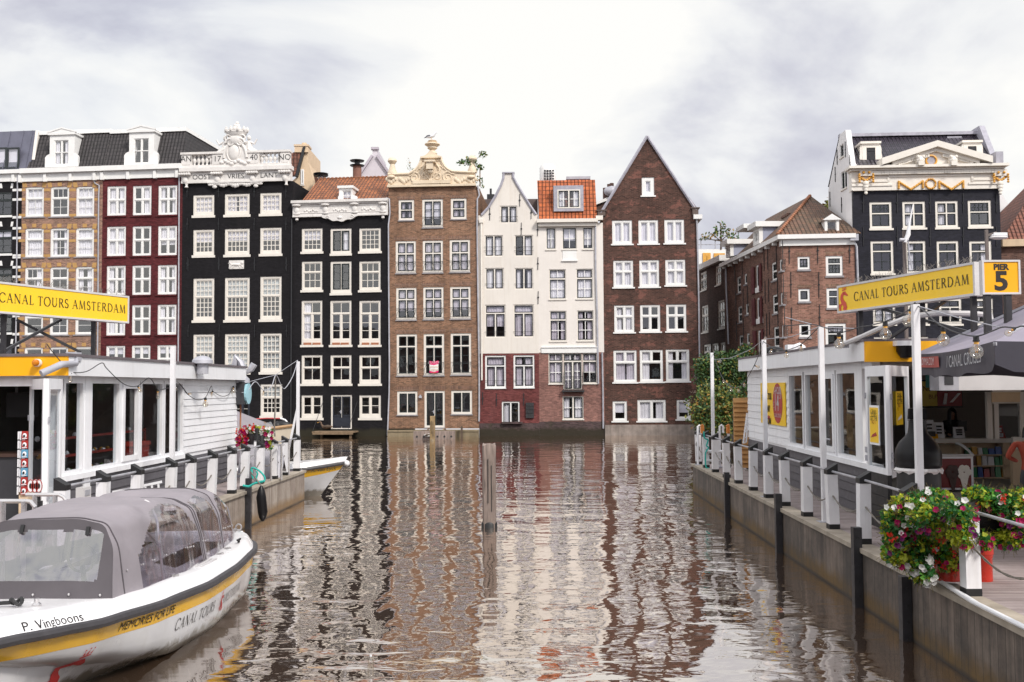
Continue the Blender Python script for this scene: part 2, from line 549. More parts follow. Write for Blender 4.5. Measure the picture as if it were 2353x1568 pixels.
   for(q0,q1,h0,h1)in spans:
    n=max(6,int((q1-q0)/0.05))
    ph=RND.uniform(0,6)
    top,bot=[],[]
    for i in range(n+1):
     x=q0+(q1-q0)*i/n
     yy=yb+0.035+wv*math.sin(i*1.7+ph)+wv*0.6*math.sin(i*0.63+ph*2)
     top.append((x,yy,h1));bot.append((x,yy+0.01,h0))
    cb.grid([bot,top])
   cb.build('blind' if cur[0]=='b' else 'curtain',M[curm],sub)
  if rail:
   rb=MB()
   zr0=z0+fb*0.6;zr1=z0+rail
   if rail>0:
    rb.box(u0+0.02,-0.05,zr1-0.015,u1-0.02,-0.025,zr1+0.015)
    rb.box(u0+0.02,-0.05,zr0+0.05,u1-0.02,-0.025,zr0+0.075)
    wdt=u1-u0-0.1
    for sgn in(0,1):
     cc=u0+0.05+wdt*(0.25+0.5*sgn)
     pts=[]
     for i in range(13):
      t=math.pi*(i/12)
      xx=cc+wdt*0.25*math.cos(t)
      zz=zr0+0.07+(zr1-zr0-0.08)*(math.sin(t)if sgn==0 else 1-math.sin(t))
      pts.append((xx,-0.037,zz))
     rb.tube(pts,0.011,4)
   rb.build('balcony_rail',M['iron'],sub)
  return w
 def boxp(s,name,mt,k,x0,y0,x1,y1,d0=-0.1,d1=0.0,parent=None):
  r=s.rect(k,x0,y0,x1,y1)
  mb=MB();mb.box(r[0],d0,r[1],r[2],d1,r[3])
  return mb.build(name,mt,parent or s.root)
def downpipe(h,k,pts,r=0.055,name='downpipe',mt=None,yy=-0.09):
 mb=MB()
 pp=[h.p(kk,x,y)for kk,x,y in pts]
 mb.tube([(u,yy,z)for u,z in pp],r,8)
 n=int(abs(pp[-1][1]-pp[0][1])/2)
 return mb.build(name,mt or M['zinc'],h.root,True)
def anchors(h,pts,mt=None,ln=0.9,name='wall_anchor'):
 for k,x,y in pts:
  u,z=h.p(k,x,y)
  mb=MB()
  mb.bar((u,-0.03,z-ln/2),(u+0.02,-0.03,z+ln/2),0.04,0.04)
  mb.box(u-0.05,-0.05,z-0.04,u+0.07,0,z+0.04)
  mb.build(name,mt or M['iron'],h.root)
def text_mesh(body,size,mt,name='lettering',parent=None,fn=None,shear=0.0,xs=1.0,ext=0.004,off=0.0,align="CENTER",space=1.0,res=3,local=False):
 """vector lettering (built-in font) turned into a mesh; fn maps (x, y, depth) to a point"""
 cu=bpy.data.curves.new('lettering','FONT')
 cu.body=body;cu.size=size;cu.shear=shear;cu.align_x=align;cu.align_y='CENTER'
 cu.offset=off;cu.space_character=space;cu.resolution_u=res;cu.extrude=ext
 t=bpy.data.objects.new('lettering',cu)
 COL.objects.link(t)
 dg=bpy.context.evaluated_depsgraph_get();dg.update()
 me=bpy.data.meshes.new_from_object(t.evaluated_get(dg))
 bpy.data.objects.remove(t,do_unlink=True)
 bpy.data.curves.remove(cu)
 for v in me.vertices:
  x,y,z=v.co
  v.co=fn(x*xs,y,z)if fn else(x*xs,y,z)
 me.materials.clear();me.materials.append(mt)
 me.name=name
 o=bpy.data.objects.new(name,me)
 COL.objects.link(o)
 if parent is not None:
  if fn and not local:me.transform(ROOTM[root_of(parent).name])
  o.parent=parent
 return o
 # the row of canal houses
B={}
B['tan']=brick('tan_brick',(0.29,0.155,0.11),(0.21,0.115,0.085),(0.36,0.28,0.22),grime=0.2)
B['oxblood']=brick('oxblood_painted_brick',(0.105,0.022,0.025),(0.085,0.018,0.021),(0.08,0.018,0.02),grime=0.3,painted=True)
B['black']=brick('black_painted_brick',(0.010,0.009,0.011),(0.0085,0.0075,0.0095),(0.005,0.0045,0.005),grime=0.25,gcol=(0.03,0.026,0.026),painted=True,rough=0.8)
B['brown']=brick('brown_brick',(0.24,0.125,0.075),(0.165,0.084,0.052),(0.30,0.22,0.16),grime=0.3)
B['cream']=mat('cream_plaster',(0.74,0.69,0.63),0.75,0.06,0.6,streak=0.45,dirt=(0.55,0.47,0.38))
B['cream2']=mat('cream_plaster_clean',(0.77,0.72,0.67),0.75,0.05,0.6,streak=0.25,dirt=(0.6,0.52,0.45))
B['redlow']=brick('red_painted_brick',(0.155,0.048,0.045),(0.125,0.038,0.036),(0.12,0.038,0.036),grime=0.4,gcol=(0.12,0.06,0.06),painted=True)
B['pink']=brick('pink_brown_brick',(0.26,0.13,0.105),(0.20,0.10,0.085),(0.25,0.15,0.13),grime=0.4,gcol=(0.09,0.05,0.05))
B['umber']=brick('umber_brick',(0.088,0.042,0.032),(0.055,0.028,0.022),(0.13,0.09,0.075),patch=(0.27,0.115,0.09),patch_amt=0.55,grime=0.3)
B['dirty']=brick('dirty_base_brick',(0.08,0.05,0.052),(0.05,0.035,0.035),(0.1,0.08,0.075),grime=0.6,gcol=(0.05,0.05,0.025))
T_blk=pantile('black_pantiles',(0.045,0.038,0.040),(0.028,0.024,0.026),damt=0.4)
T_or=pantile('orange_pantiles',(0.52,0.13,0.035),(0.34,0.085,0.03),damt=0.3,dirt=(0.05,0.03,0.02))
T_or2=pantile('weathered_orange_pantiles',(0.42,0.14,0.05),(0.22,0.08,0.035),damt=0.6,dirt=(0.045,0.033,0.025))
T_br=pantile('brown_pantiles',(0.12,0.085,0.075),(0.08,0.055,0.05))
M['metalroof']=mat('violet_grey_zinc_roof',(0.13,0.13,0.17),0.4,0.15,1.5,metal=0.3)
M['terracotta']=mat('terracotta',(0.42,0.17,0.09),0.8,0.15,5)
M['ochre']=mat('ochre_block',(0.48,0.28,0.10),0.8,0.15,3)
M['navydoor']=mat('navy_door',(0.014,0.017,0.028),0.35,0.2)
DEP=[(-200,75),(-110,74.6),(42,74),(415,72.6),(672,71.8),(895,71),(1100,70.6),(1385,70.3),(1610,70)]
def dep(px):
 for(a,da),(b,db)in zip(DEP,DEP[1:]):
  if px<=b:return da+(db-da)*(px-a)/(b-a)
 return DEP[-1][1]
def mkhouse(name,label,pl,pr):return House(name,label,pl,pr,dep(pl),dep(pr))
def corbels(h,mb,us,z0,z1,d,w=0.22,m=0):
 for u in us:mb.box(u-w/2,-d,z0,u+w/2,-0.005,z1,m)
 # striped house at the far left
h=mkhouse('striped_house','black house with white stone stripes and violet metal roof at the far left',-110,43)
top=h.z('a',100,650)
S2=[(0.32,1,2,1),(0.68,1,2,2)]
for k,y0,y1,cur in(('a',755,1022,'n'),('a',1150,1422,'b0.4'),('g',245,470,'n'),('g',660,940,'n'),('g',1075,1340,'n')):
 for x0,x1 in((-80,125),(-390,-180)):
  h.window(k,x0,y0,x1,y1,S2,'green',fw=0.08,cur=cur,sill='white',sillh=0.16)
h.wall('wall',B['black'],[(0,0),(top,0)],[(0,h.w),(top,h.w)])
mb=MB()
u1=h.w
for k,ys in(('a',(735,835,1020,1135,1237,1420)),('g',(130,235,335,540,640,745,935,1050,1150,1340))):
 for y in ys:
  zc=h.z(k,130,y)
  mb.box(h.u(k,132,y),-0.02,zc-0.09,u1-0.02,0.0,zc+0.09)
for k,y in(('a',690),('a',1090),('a',1500),('g',610),('g',1010)):
 for x,s_ in((15,-8),(122,8)):
  a=h.p(k,x,y+25);b=h.p(k,x+s_,y-25)
  mb.hexa([(a[0]-.09,-.02,a[1]),(a[0]+.09,-.02,a[1]),(a[0]+.09,.0,a[1]),(a[0]-.09,.0,a[1]),(b[0]-.09,-.02,b[1]),(b[0]+.09,-.02,b[1]),(b[0]+.09,.0,b[1]),(b[0]-.09,.0,b[1])])
mb.build('stone_band',M['white'],h.root)
zc0,zc1=h.z('a',90,648),h.z('a',90,530)
mb=MB()
mb.box(0,-0.12,zc0,h.w,0.2,zc0+(zc1-zc0)*0.66);mb.box(0,-0.35,zc0+(zc1-zc0)*0.66,h.w,0.2,zc1)
corbels(h,mb,[h.u('a',155,600)],zc0-0.05,zc0+0.5,0.26)
mb.build('cornice',M['white'],h.root)
r0,r1=h.p('a',210,515),h.p('a',300,75)
mb=MB()
mb.hexa([(-0.2,0.1,zc1),(h.w+.55,0.1,zc1),(h.w+.55,9,zc1),(-.2,9,zc1),(-.2,1.0,r1[1]),(h.w+.35,1.0,r1[1]),(h.w+.35,9,r1[1]),(-.2,9,r1[1])])
ro=mb.build('roof',M['metalroof'],h.root)
mb=MB()
for x in(20,160,255):
 a=h.p('a',x,500);b=h.p('a',x,85)
 mb.bar((a[0],0.07,zc1+0.05),(a[0],0.98,r1[1]),0.05,0.05)
mb.build('standing_seam',M['metalroof'],ro)
mb=MB()
mb.hexa([(h.w+.56,0.12,zc1),(h.w+.8,0.12,zc1),(h.w+.8,9,zc1),(h.w+.56,9,zc1),(h.w+.36,1.0,r1[1]),(h.w+.6,1.0,r1[1]),(h.w+.6,9,r1[1]),(h.w+.36,9,r1[1])])
mb.build('party_wall',B['cream2'],h.root)
for x0,x1 in((-60,55),(55,185)):
 r=h.rect('a',x0,285,x1,505)
 h.window_r(r,[(1,1,1,1)],'green',fw=0.1,sw=0,cur='b0.9',sill=None,cut=False,y=0.12,name='roof_window')
 # tan brick and red houses share the black mansard
def mansard(h,zb,zt,u0,u1,left=True,right=True,hip=None):
 mb=MB()
 ins=1.1
 zt+=.25
 a0,a1=u0+(0.45 if left else 0),u1-(0.4 if right else 0)
 k=math.hypot(zt-zb,ins)
 mb.face([(u0,0.05,zb),(u1,0.05,zb),(a1,ins,zt),(a0,ins,zt)],0,[(u0,0),(u1,0),(a1,k),(a0,k)])
 if right:mb.face([(u1,0.05,zb),(u1,11,zb),(a1,11,zt),(a1,ins,zt)],0,[(0,0),(11,0),(11,k),(ins,k)])
 if left:mb.face([(u0,11,zb),(u0,0.05,zb),(a0,ins,zt),(a0,11,zt)],0,[(11,0),(0,0),(ins,k),(11,k)])
 ro=mb.build('roof',T_blk,h.root)
 mb=MB()
 mb.box(a0-0.05,ins-0.12,zt,a1+0.08,11,zt+0.28)
 mb.build('roof_trim',M['white'],ro)
 return ro
def dormer(h,k,xl,xr,x0,x1,ytop,yapex,ybot,win,yf=-0.02,back=1.3):
 """white dormer: pilasters, scroll sides, pediment and a window in its front"""
 zb,zt,za=h.z(k,x0,ybot),h.z(k,x0,ytop),h.z(k,x0,yapex)
 u0,u1,ul,ur=h.u(k,x0,ytop),h.u(k,x1,ytop),h.u(k,xl,ybot),h.u(k,xr,ybot)
 r=h.rect(k,*win)
 mb=MB()
 z1,z2=zb+(zt-zb)*0.3,zb+(zt-zb)*0.42
 if xl<x0:
  for s_,a,b in((1,ul,u0),(-1,ur,u1)):
   poly=[(b,zb),(a,zb),(a,z1)]+[(a+(b-a)*t,z1+(z2-z1)*t**0.5)for t in(0.3,0.6,1.0)]
   mb.prism(poly if s_<0 else poly[::-1],yf,yf+0.25)
 mb.box(u0,yf-.02,zb,r[0],back,zt)
 mb.box(r[2],yf-.02,zb,u1,back,zt)
 mb.box(r[0],yf-.02,zb,r[2],back,r[1])
 mb.box(r[0],yf-.02,r[3],r[2],back,zt)
 mb.box(u0-.1,yf-.14,zt,u1+.1,back,zt+0.18)
 if yapex<ytop:
  mb.prism([(u0-.12,zt+.18),(u1+.12,zt+.18),((u0+u1)/2,za)],yf-.12,back+0.5)
  mb.bar((u0-.16,yf-.1,zt+.2),((u0+u1)/2,yf-.1,za+.03),.12,.1)
  mb.bar((u1+.16,yf-.1,zt+.2),((u0+u1)/2,yf-.1,za+.03),.12,.1)
 d=mb.build('dormer',M['white'],h.root)
 return d,r
h=mkhouse('tan_brick_house','tan brick house with yellow ochre blocks around its arched windows',43,230)
top=h.z('a',600,640)
cols=[(265,458),(528,722),(795,985)]
sec3=[(0.36,1,3,1),(0.64,1,2,2)]
rows=[('a',703,1028),('a',1135,1450),('g',235,560),('g',645,957),('g',1072,1385)]
curs=[['f','n','f'],['f','s','f'],['r','n','f'],['n','n','n'],['n','n','n']]
ob=MB()
for ri,(k,y0,y1)in enumerate(rows):
 for ci,(x0,x1)in enumerate(cols):
  dx=-3*ri
  sec=sec3 if(ri in(0,)or ci==0 and ri==2)else([(0.36,1,2,1),(0.64,1,2,2)]if ci==1 else[(0.36,1,1,1),(0.64,1,1,2)])
  h.window(k,x0+dx,y0-ci*3,x1+dx,y1-ci*3,sec,'white',cur=curs[ri][ci],sill='sillgrey',sillw=0.12,sillh=0.1,fw=0.13)
  for xx,s_ in((x0-2,-10),((x0+x1)/2,0),(x1+2,10)):
   a=h.p(k,xx+dx,y0+(4 if s_ else-10));b=h.p(k,xx+dx+s_,y0-48)
   w_=0.16
   ob.hexa([(a[0]-w_,-.015,a[1]),(a[0]+w_,-.015,a[1]),(a[0]+w_,.0,a[1]),(a[0]-w_,.0,a[1]),(b[0]-w_,-.015,b[1]),(b[0]+w_,-.015,b[1]),(b[0]+w_,.0,b[1]),(b[0]-w_,.0,b[1])])
 for y in(y0+30,y0+128,y1-30):
  for x0,x1 in((197,265),(458,528),(722,795),(985,1035)):
   r=h.rect(k,x0-3*ri,y-14,x1-3*ri,y+14)
   ob.box(r[0]+.01,-.012,r[1],r[2]-.01,0.0,r[3])
h.wall('wall',B['tan'],[(0,0),(top,0)],[(0,h.w),(top,h.w)])
ob.build('ochre_block',M['ochre'],h.root)['kind']='stuff'
zc0,zc1=h.z('a',600,640),h.z('a',600,508)
mb=MB()
mb.box(0.002,-0.12,zc0,h.w-.002,0.2,zc0+(zc1-zc0)*0.62);mb.box(0.002,-0.38,zc0+(zc1-zc0)*0.62,h.w-.002,0.2,zc1)
corbels(h,mb,[h.u('a',x,600)for x in(225,485,750,1000)],zc0-0.06,zc0+0.5,0.26)
mb.build('cornice',M['white'],h.root)
ro=mansard(h,zc1,h.z('a',600,148),h.u('a',270,510),h.w,True,False)
d,r=dormer(h,'a',470,815,525,785,165,98,495,(568,213,718,470))
h.window_r(r,[(0.5,2,1,1),(0.5,2,1,1)],'white',fw=0.05,sw=0.03,tw=0.03,cur='s',sill=None,cut=False,y=0.0,par=d)
mb=MB();u_,z_=h.p('a',705,110)
mb.box(u_-.35,3.0,z_-.6,u_+.35,3.7,z_+.35);mb.box(u_-.1,3.1,z_+.35,u_+.1,3.3,z_+.6)
mb.build('chimney',M['iron'],h.root)
downpipe(h,'a',[('a',205,565),('a',190,600),('a',190,700),('g',178,700),('g',165,1500)],0.05)
downpipe(h,'a',[('a',990,640),('a',1000,665),('a',1045,690),('a',1038,800),('g',1030,800),('g',1020,1500)])
h=mkhouse('oxblood_house','oxblood red painted brick house with white cross windows',230,415)
top=h.z('a',1500,612)
cols=[(1120,1318),(1388,1583),(1655,1853)]
rows=[('a',693,1002),('a',1115,1425),('g',218,527),('g',632,947),('g',1055,1370)]
curs=[['f','r','s'],['f','n','f'],['s','n','s'],['f','n','s'],['b0.25','b0.25','b0.25']]
sec=[(0.46,2,1,1),(0.54,2,1,1)]
for ri,(k,y0,y1)in enumerate(rows):
 for ci,(x0,x1)in enumerate(cols):
  h.window(k,x0-3*ri,y0-ci*4,x1-3*ri,y1-ci*4,sec,'white',cur=curs[ri][ci],sill=None,fw=0.12,sw=0.06,mw=0.08,tw=0.08)
h.wall('wall',B['oxblood'],[(0,0),(top,0)],[(0,h.w),(top,h.w)])
mb=MB()
for ri,(k,y0,y1)in enumerate(rows):
 for ci,(x0,x1)in enumerate(cols):
  r=h.rect(k,x0-3*ri-22,y1-ci*4,x1-3*ri+2,y1-ci*4+16)
  mb.box(r[0],-.08,r[1],r[2],-0.004,r[3])
mb.build('sill_course',B['oxblood'],h.root)
zc0,zc1=top,h.z('a',1500,478)
mb=MB()
mb.box(0.002,-0.12,zc0,h.w-.002,0.2,zc0+(zc1-zc0)*0.62);mb.box(0.002,-0.38,zc0+(zc1-zc0)*0.62,h.w-.002,0.2,zc1)
corbels(h,mb,[h.u('a',x,600)for x in(1080,1350,1630,1862)],zc0-0.06,zc0+0.5,0.26)
mb.build('cornice',M['white'],h.root)
ro=mansard(h,zc1,h.z('a',1500,128),0.0,h.w+0.1,False,True)
d,r=dormer(h,'a',1298,1650,1355,1615,138,75,470,(1400,195,1558,455))
h.window_r(r,[(0.5,2,1,1),(0.5,2,1,1)],'white',fw=0.05,sw=0.03,tw=0.03,cur='n',sill=None,cut=False,y=0.0,par=d)
downpipe(h,'a',[('a',1860,470),('a',1880,540),('a',1878,900),('g',1873,600),('g',1866,1500)])
# black house with the white 1740 attic
def glyph_ln(h,body,size,u,z,y,mt,parent,xs=1.0,off=-0.004):
 return text_mesh(body,size,mt,'lettering',parent,lambda a,b,c:(u+a,y-c,z+b),xs=xs,off=off,local=True)
h=mkhouse('black_gable_house','black painted house crowned by a white carved attic with a crown and the year 1740',415,672)
HB3=h
top=h.z('b',640,655)
def c43(cx):return 5 if cx==1 else 4
cols=[(190,410),(520,780),(890,1114)]
W3=[('b',[785,772,762],[1025,1018,1008],[(1,1,0,3)],['f','f','f']),('b',[1147,1138,1126],[1442,1436,1427],[(1,1,0,4)],['b0.5','b0.45','b0.45']),('h',[350,342,330],[815,812,806],[(0.45,1,0,3),(0.55,1,0,4)],['b0.43','b0.43','b0.45']),('h',[935,930,924],[1360,1358,1356],[(0.5,1,0,3),(0.5,1,0,3)],['b0.5','f','f'])]
for k,ya,yb,sec,cu in W3:
 for ci,(x0,x1)in enumerate(cols):
  ss=[(f_,l_,c43(ci),r_)for f_,l_,_,r_ in sec]
  h.window(k,x0,ya[ci],x1,yb[ci],ss,'cream',cur=cu[ci],sill='cream',sillh=0.18,fw=0.15,sw=0.06,mt=0.05,tw=0.06,fb=0.22,sillw=0.08,curm='blind2' if k=='h' else 'curtain')
h.window('k',893,410,1120,768,[(0.42,1,4,2),(0.58,1,4,3)],'cream',cur='b0.4',sillh=0.18,fw=0.15,sw=0.06,mt=0.05,tw=0.06,fb=0.2,curm='blind2')
h.window('k',620,410,782,800,[(0.34,2,2,2),(0.66,2,1,2)],'navydoor',mut='cream',sill=None,fw=0.12,name='door',cur='b0.3')
h.wall('wall',B['black'],[(0,0),(top,0)],[(0,h.w),(top,h.w)])
P=lambda x,y:h.p('b',x,y)
mb=MB()
u0,u1=P(78,600)[0],P(1215,600)[0]
z0,z1,z2,z3=P(640,655)[1],P(640,548)[1],P(640,500)[1],P(640,335)[1]
mb.box(u0,-0.18,z0,u1,0.3,z1);mb.box(u0-.1,-0.4,z1+.06,u1+.1,0.3,z2);mb.box(u0-.05,-.28,z1,u1+.05,.3,z1+.06)
mb.box(u0,-.24,z0-.02,u1,-.1,z0+.12)
fz=mb.build('frieze',M['stone'],h.root)
for bx,x in(('OOST',290),('VRIES',645),('LANT',993)):
 u_,zz=P(x,600)
 glyph_ln(h,bx,0.50,u_,(z0+z1)/2+.04,-0.2,M['iron'],fz,1.05)
for x in(120,455,822,1160):
 mb=MB()
 u_=P(x,600)[0]
 for q in range(5):mb.lathe([(0.02,-.5),(0.1,-.46),(.1,-.2),(.02,-.18)],(u_-.36+q*.18,0,z1-.12),8,axis='Y')
 mb.ball((u_,-.22,z1-.55),.2,8,sc=(1.1,.6,1.4));mb.ball((u_,-.22,z0+.25),.14,8,sc=(1.6,.6,.8))
 if x in(120,1160):
  mb.lathe([(0.02,0),(.12,-.02),(.08,-.18),(.14,-.3),(.02,-.34)][::-1],(u_+.1,-.2,z0-.02),8)
 mb.build('console',M['stone'],fz,True)
mb=MB()
uc=P(640,700)[0]
for i in range(23):
 t=(i-11)/11
 dz=.2+.2*math.cos(t*1.5)+.1*math.cos(t*13)
 mb.ball((uc+t*1.9,-.2,z0-dz*.5),.15,8,sc=(1.15,.55,max(.8,dz*2.6)))
for t in(-1,1):mb.ball((uc+t*1.55,-.2,z0-.32),.14,8,sc=(1.3,.5,1))
mb.box(uc-2.1,-.3,z0-.06,uc+2.1,-.02,z0+.06)
mb.build('valance',M['stone'],fz,True)
mb=MB()
zr=z3-0.16
for xa,xb in((80,185),(400,530),(760,890),(1110,1206)):
 a,b=P(xa,430)[0],P(xb,430)[0]
 mb.box(a,-.22,z2,b,.22,zr);mb.box(a+.1,-.25,z2+.25,b-.1,-.21,zr-.12)
for xa,xb in((78,533),(757,1208)):
 a,b=P(xa,430)[0],P(xb,430)[0]
 mb.box(a-.05,-.3,zr,b+.05,.3,z3);mb.box(a,-.28,z2,b,.28,z2+.2)
par=mb.build('parapet',M['stone'],h.root)
mb=MB()
for xa,xb in((185,400),(890,1110)):
 for q in range(5):
  u_=P(xa+(xb-xa)*(q+.5)/5,430)[0]
  hh=zr-z2-.2
  mb.lathe([(.12,0),(.12,.06),(.06,.1),(.07,.2),(.15,hh*.42),(.13,hh*.55),(.06,hh*.75),(.06,hh*.85),(.12,hh*.9),(.12,hh)],(u_,0,z2+.2),10)
mb.build('baluster',M['stone'],par,True)
for bx,x in(('AN',132),('17',455),('40',838),('NO',1158)):
 u_,zz=P(x,418 if x<600 else 400)
 glyph_ln(h,bx,0.6,u_,zz,-0.26,M['iron'],par,1.0)
mb=MB()
ua,ub=P(527,400)[0],P(762,400)[0]
za=P(640,235)[1]
arc=[(uc+(ub-ua)/2*math.cos(t),z3-.5+(za-z3+.5)*math.sin(t))for t in[math.pi*i/14 for i in range(15)]]
mb.prism([(ua,z2)]+[(ub,z2)]+arc,-.25,.25)
mb.tube([(x,-.22,z)for x,z in arc],.12,8)
ov=[(uc-.12+.5*math.cos(t),-.27,P(615,345)[1]+.72*math.sin(t))for t in[2*math.pi*i/20 for i in range(20)]]
mb.tube(ov,.06,6,closed=True);mb.ball((uc-.12,-.22,P(615,345)[1]),.45,12,sc=(1,.3,1.4))
for i in range(9):mb.ball((uc-1.0+i*.25,-.27,z2+.35+.12*math.sin(i*1.6)),.17,8,sc=(1.2,.5,.8))
def spiral(mb,c,r0,turns,s_,rad=.07,y=-.27,n=26,ph=0.0):
 mb.tube([(c[0]+s_*r0*(1-i/n*.8)*math.cos(ph+turns*2*math.pi*i/n),y,c[1]+r0*(1-i/n*.8)*math.sin(ph+turns*2*math.pi*i/n))for i in range(n)],[rad*(1-i/n*.5)for i in range(n)],6)
for s_ in(-1,1):
 spiral(mb,(uc+s_*.38,P(640,250)[1]),.34,1.4,s_,.09,-.3)
 spiral(mb,(uc+s_*.55,P(640,205)[1]),.3,1.2,-s_,.08,-.28)
mb.ball((uc,-.15,P(640,215)[1]),.55,10,sc=(1.1,.5,.9))
zcr=P(640,185)[1]
mb.lathe([(.55,0),(.72,.12),(.78,.3),(.85,.38),(.8,.42),(.72,.4),(.5,.1)],(uc,0,zcr),18,sq=.6)
for i in range(10):
 t=2*math.pi*i/10
 x,y=uc+.82*math.cos(t),.5*math.sin(t)
 mb.ball((x,y,zcr+.52),.13,6,sc=(1,.7,1.4));mb.ball((x,y,zcr+.68),.08,6)
mb.ball((uc,0,zcr+.6),.3,8,sc=(1.2,.8,1));mb.ball((uc,0,zcr+.88),.2,8,sc=(1.3,.8,.8));mb.ball((uc+.05,0,zcr+1.05),.14,8)
mb.build('crest',M['stone'],par,True)
for s_,xf,yf in((-1,525,255),(1,775,250)):
 mb=MB();uf,zf=P(xf,yf)
 mb.tube([(uf,0,zf-.55),(uf-s_*-.02,-.02,zf-.1),(uf,-.02,zf+.2)],[.26,.23,.12],8)
 mb.ball((uf,-.02,zf+.42),.17,8,sc=(.9,.9,1.15))
 mb.tube([(uf+s_*.12,-.05,zf+.12),(uf+s_*.42,-.08,zf-.05),(uf+s_*.62,-.08,zf+.3)],[.1,.08,.06],6)
 mb.tube([(uf-s_*.1,-.05,zf+.1),(uf-s_*.4,-.1,zf-.1),(uf-s_*.55,-.1,zf-.25)],[.1,.08,.06],6)
 mb.tube([(uf,0,zf-.45),(uf+s_*.45,0,zf-.7),(uf+s_*.95,0,zf-.85),(uf+s_*1.45,0,zf-1.0)],[.3,.26,.17,.06],8)
 for q in range(4):mb.ball((uf+s_*(.25+.3*q),-.1,zf-.6-.12*q),.2-.03*q,7,sc=(1.2,.7,.8))
 mb.build('statue',M['stone'],par,True)
u_,zz=P(640,1515)
r=h.rect('b',568,1470,722,1560)
mb=MB();mb.box(r[0],-.06,r[1],r[2],-.003,r[3])
mb.build('relief_tablet',M['stone'],h.root)
mb=MB()
uu,zz=(r[0]+r[2])/2,(r[1]+r[3])/2
mb.ball((uu,-.06,zz),.2,8,sc=(1.9,.3,.55));mb.ball((uu+.42,-.06,zz+.12),.12,8,sc=(1,.4,1))
for q in(-.4,-.2,.2,.38):mb.bar((uu+q*.8,-.07,zz),(uu+q*1.4,-.07,zz-.25),.05)
mb.tube([(uu-.35,-.07,zz),(uu-.5,-.07,zz+.15),(uu-.6,-.07,zz+.1)],.03,5)
mb.build('relief_animal',M['stone'],h.root,True)
anchors(h,[('b',x,y)for x in(128,455,828,1160)for y in(750,1090,1500)]+[('h',x,y)for x in(138,462,832,1165)for y in(210,900)],M['blackp'])
# second black house with orange roof
h=mkhouse('black_cornice_house','low black painted house with orange pantile roof, white dormer and white cornice',672,893)
HB4=h
top=h.z('b',1650,1015)
q4=dict(frame='cream',sillh=0.16,fw=0.13,sw=0.05,mt=0.04,tw=0.07,fb=0.16,sillw=0.08)
fr_door=[(1.0,2,1,2)]
h.window('b',1325,1135,1542,1402,[(1,1,4,4)],cur='b0.5',**q4)
h.window('b',1625,1135,1845,1422,fr_door,'cream','green',cur='r',sillh=.16,fw=.16,mw=.03,sw=.09,fb=.2,rail=-1)
h.window('c',97,1132,322,1398,[(1,1,4,4)],cur='n',**q4)
h.window('h',1325,172,1540,497,[(.36,1,3,1),(.64,1,3,2)],cur='n',**q4)
h.window('h',1625,172,1845,528,[(1,2,1,3)],'cream','green',cur='n',sillh=.16,fw=.16,mw=.03,sw=.09,fb=.25)
h.window('i',97,170,320,497,[(.36,1,3,1),(.64,1,3,2)],cur='n',**q4)
for k,x0,x1,cu in(('h',1322,1540,'l'),('h',1622,1845,'n'),('i',97,320,'n')):
 h.window(k,x0,582,x1,1070,[(.30,1,2,1),(.70,2,1,3)],cur=cu,**dict(q4,fb=.42))
for k,x0,x1 in(('h',1322,1540),('h',1625,1845),('i',97,323)):
 h.window(k,x0,1152,x1,1476,[(.46,1,2,1),(.54,1,2,1)],cur='n',**dict(q4,fb=.25))
for k,x0,x1 in(('k',1322,1543),('l',97,323)):
 h.window(k,x0,526,x1,788,[(1,2,1,2)],cur='n',**dict(q4,fb=.25,mw=.1))
r=h.rect('k',1630,523,1850,880)
h.window_r(r,[(.62,2,1,2),(.38,2,1,1)],'cream','navydoor',fw=.11,sw=.09,mw=.02,tw=.0,sill=None,name='door',fb=.06)
mb=MB();rr=h.rect('k',1660,760,1830,855);mb.box(rr[0],.05,rr[1],rr[2],.09,rr[3])
mb.build('door_panel',M['navydoor'],h.root)
mb=MB();uu,zz=h.p('k',1735,700);mb.bar((uu,-.0,zz-.12),(uu,-.0,zz+.12),.06,.03);mb.bar((uu,-.02,zz),(uu-.14,-.02,zz),.03)
mb.build('door_handle',M['zinc'],h.root)
h.wall('wall',B['black'],[(0,0),(top,0)],[(0,h.w),(top,h.w)])
pots=MB()
for k,xs in(('h',(1345,1425,1440,1522,1645,1725,1735,1818)),('i',(125,202,222,300))):
 for i in range(0,len(xs),2):
  a,b=h.p(k,xs[i],1052),h.p(k,xs[i+1],1022)
  mb=MB();mb.hexa([(a[0]+.02,-.06,a[1]),(b[0]-.02,-.06,a[1]),(b[0]-.02,.015,a[1]),(a[0]+.02,.015,a[1]),(a[0],-.07,b[1]),(b[0],-.07,b[1]),(b[0],.015,b[1]),(a[0],.015,b[1])])
  mb.build('flower_box',M['terracotta'],h.root)
P=lambda x,y:h.p('b',x,y)
z0,z1,z2=P(1650,1012)[1],P(1650,885)[1],P(1650,843)[1]
mb=MB()
mb.box(.02,-.18,z0,h.w-.02,.3,z1);mb.box(-.05,-.42,z1+.1,h.w+.02,.3,z2);mb.box(0,-.3,z1,h.w,.3,z1+.1)
mb.box(.02,-.22,z0-.01,h.w-.02,0,z0+.1)
fz=mb.build('cornice',M['stone'],h.root)
mb=MB()
uc=P(1732,1020)[0]
pl=[(uc+t*1.32,z0-.05-(.34*(1-abs(t)**1.6)+.04*math.sin(t*12)))for t in[(-1+i/10)for i in range(21)]]
mb.prism([(uc+1.32,z0+.1),(uc-1.32,z0+.1)]+pl,-.24,-.02)
for t in(-.9,.9):spiral(mb,(uc+t,z0-.06),.12,1.3,1 if t>0 else-1,.035,-.25)
mb.ball((uc,-.24,z0-.12),.15,8,sc=(1.4,.4,.8))
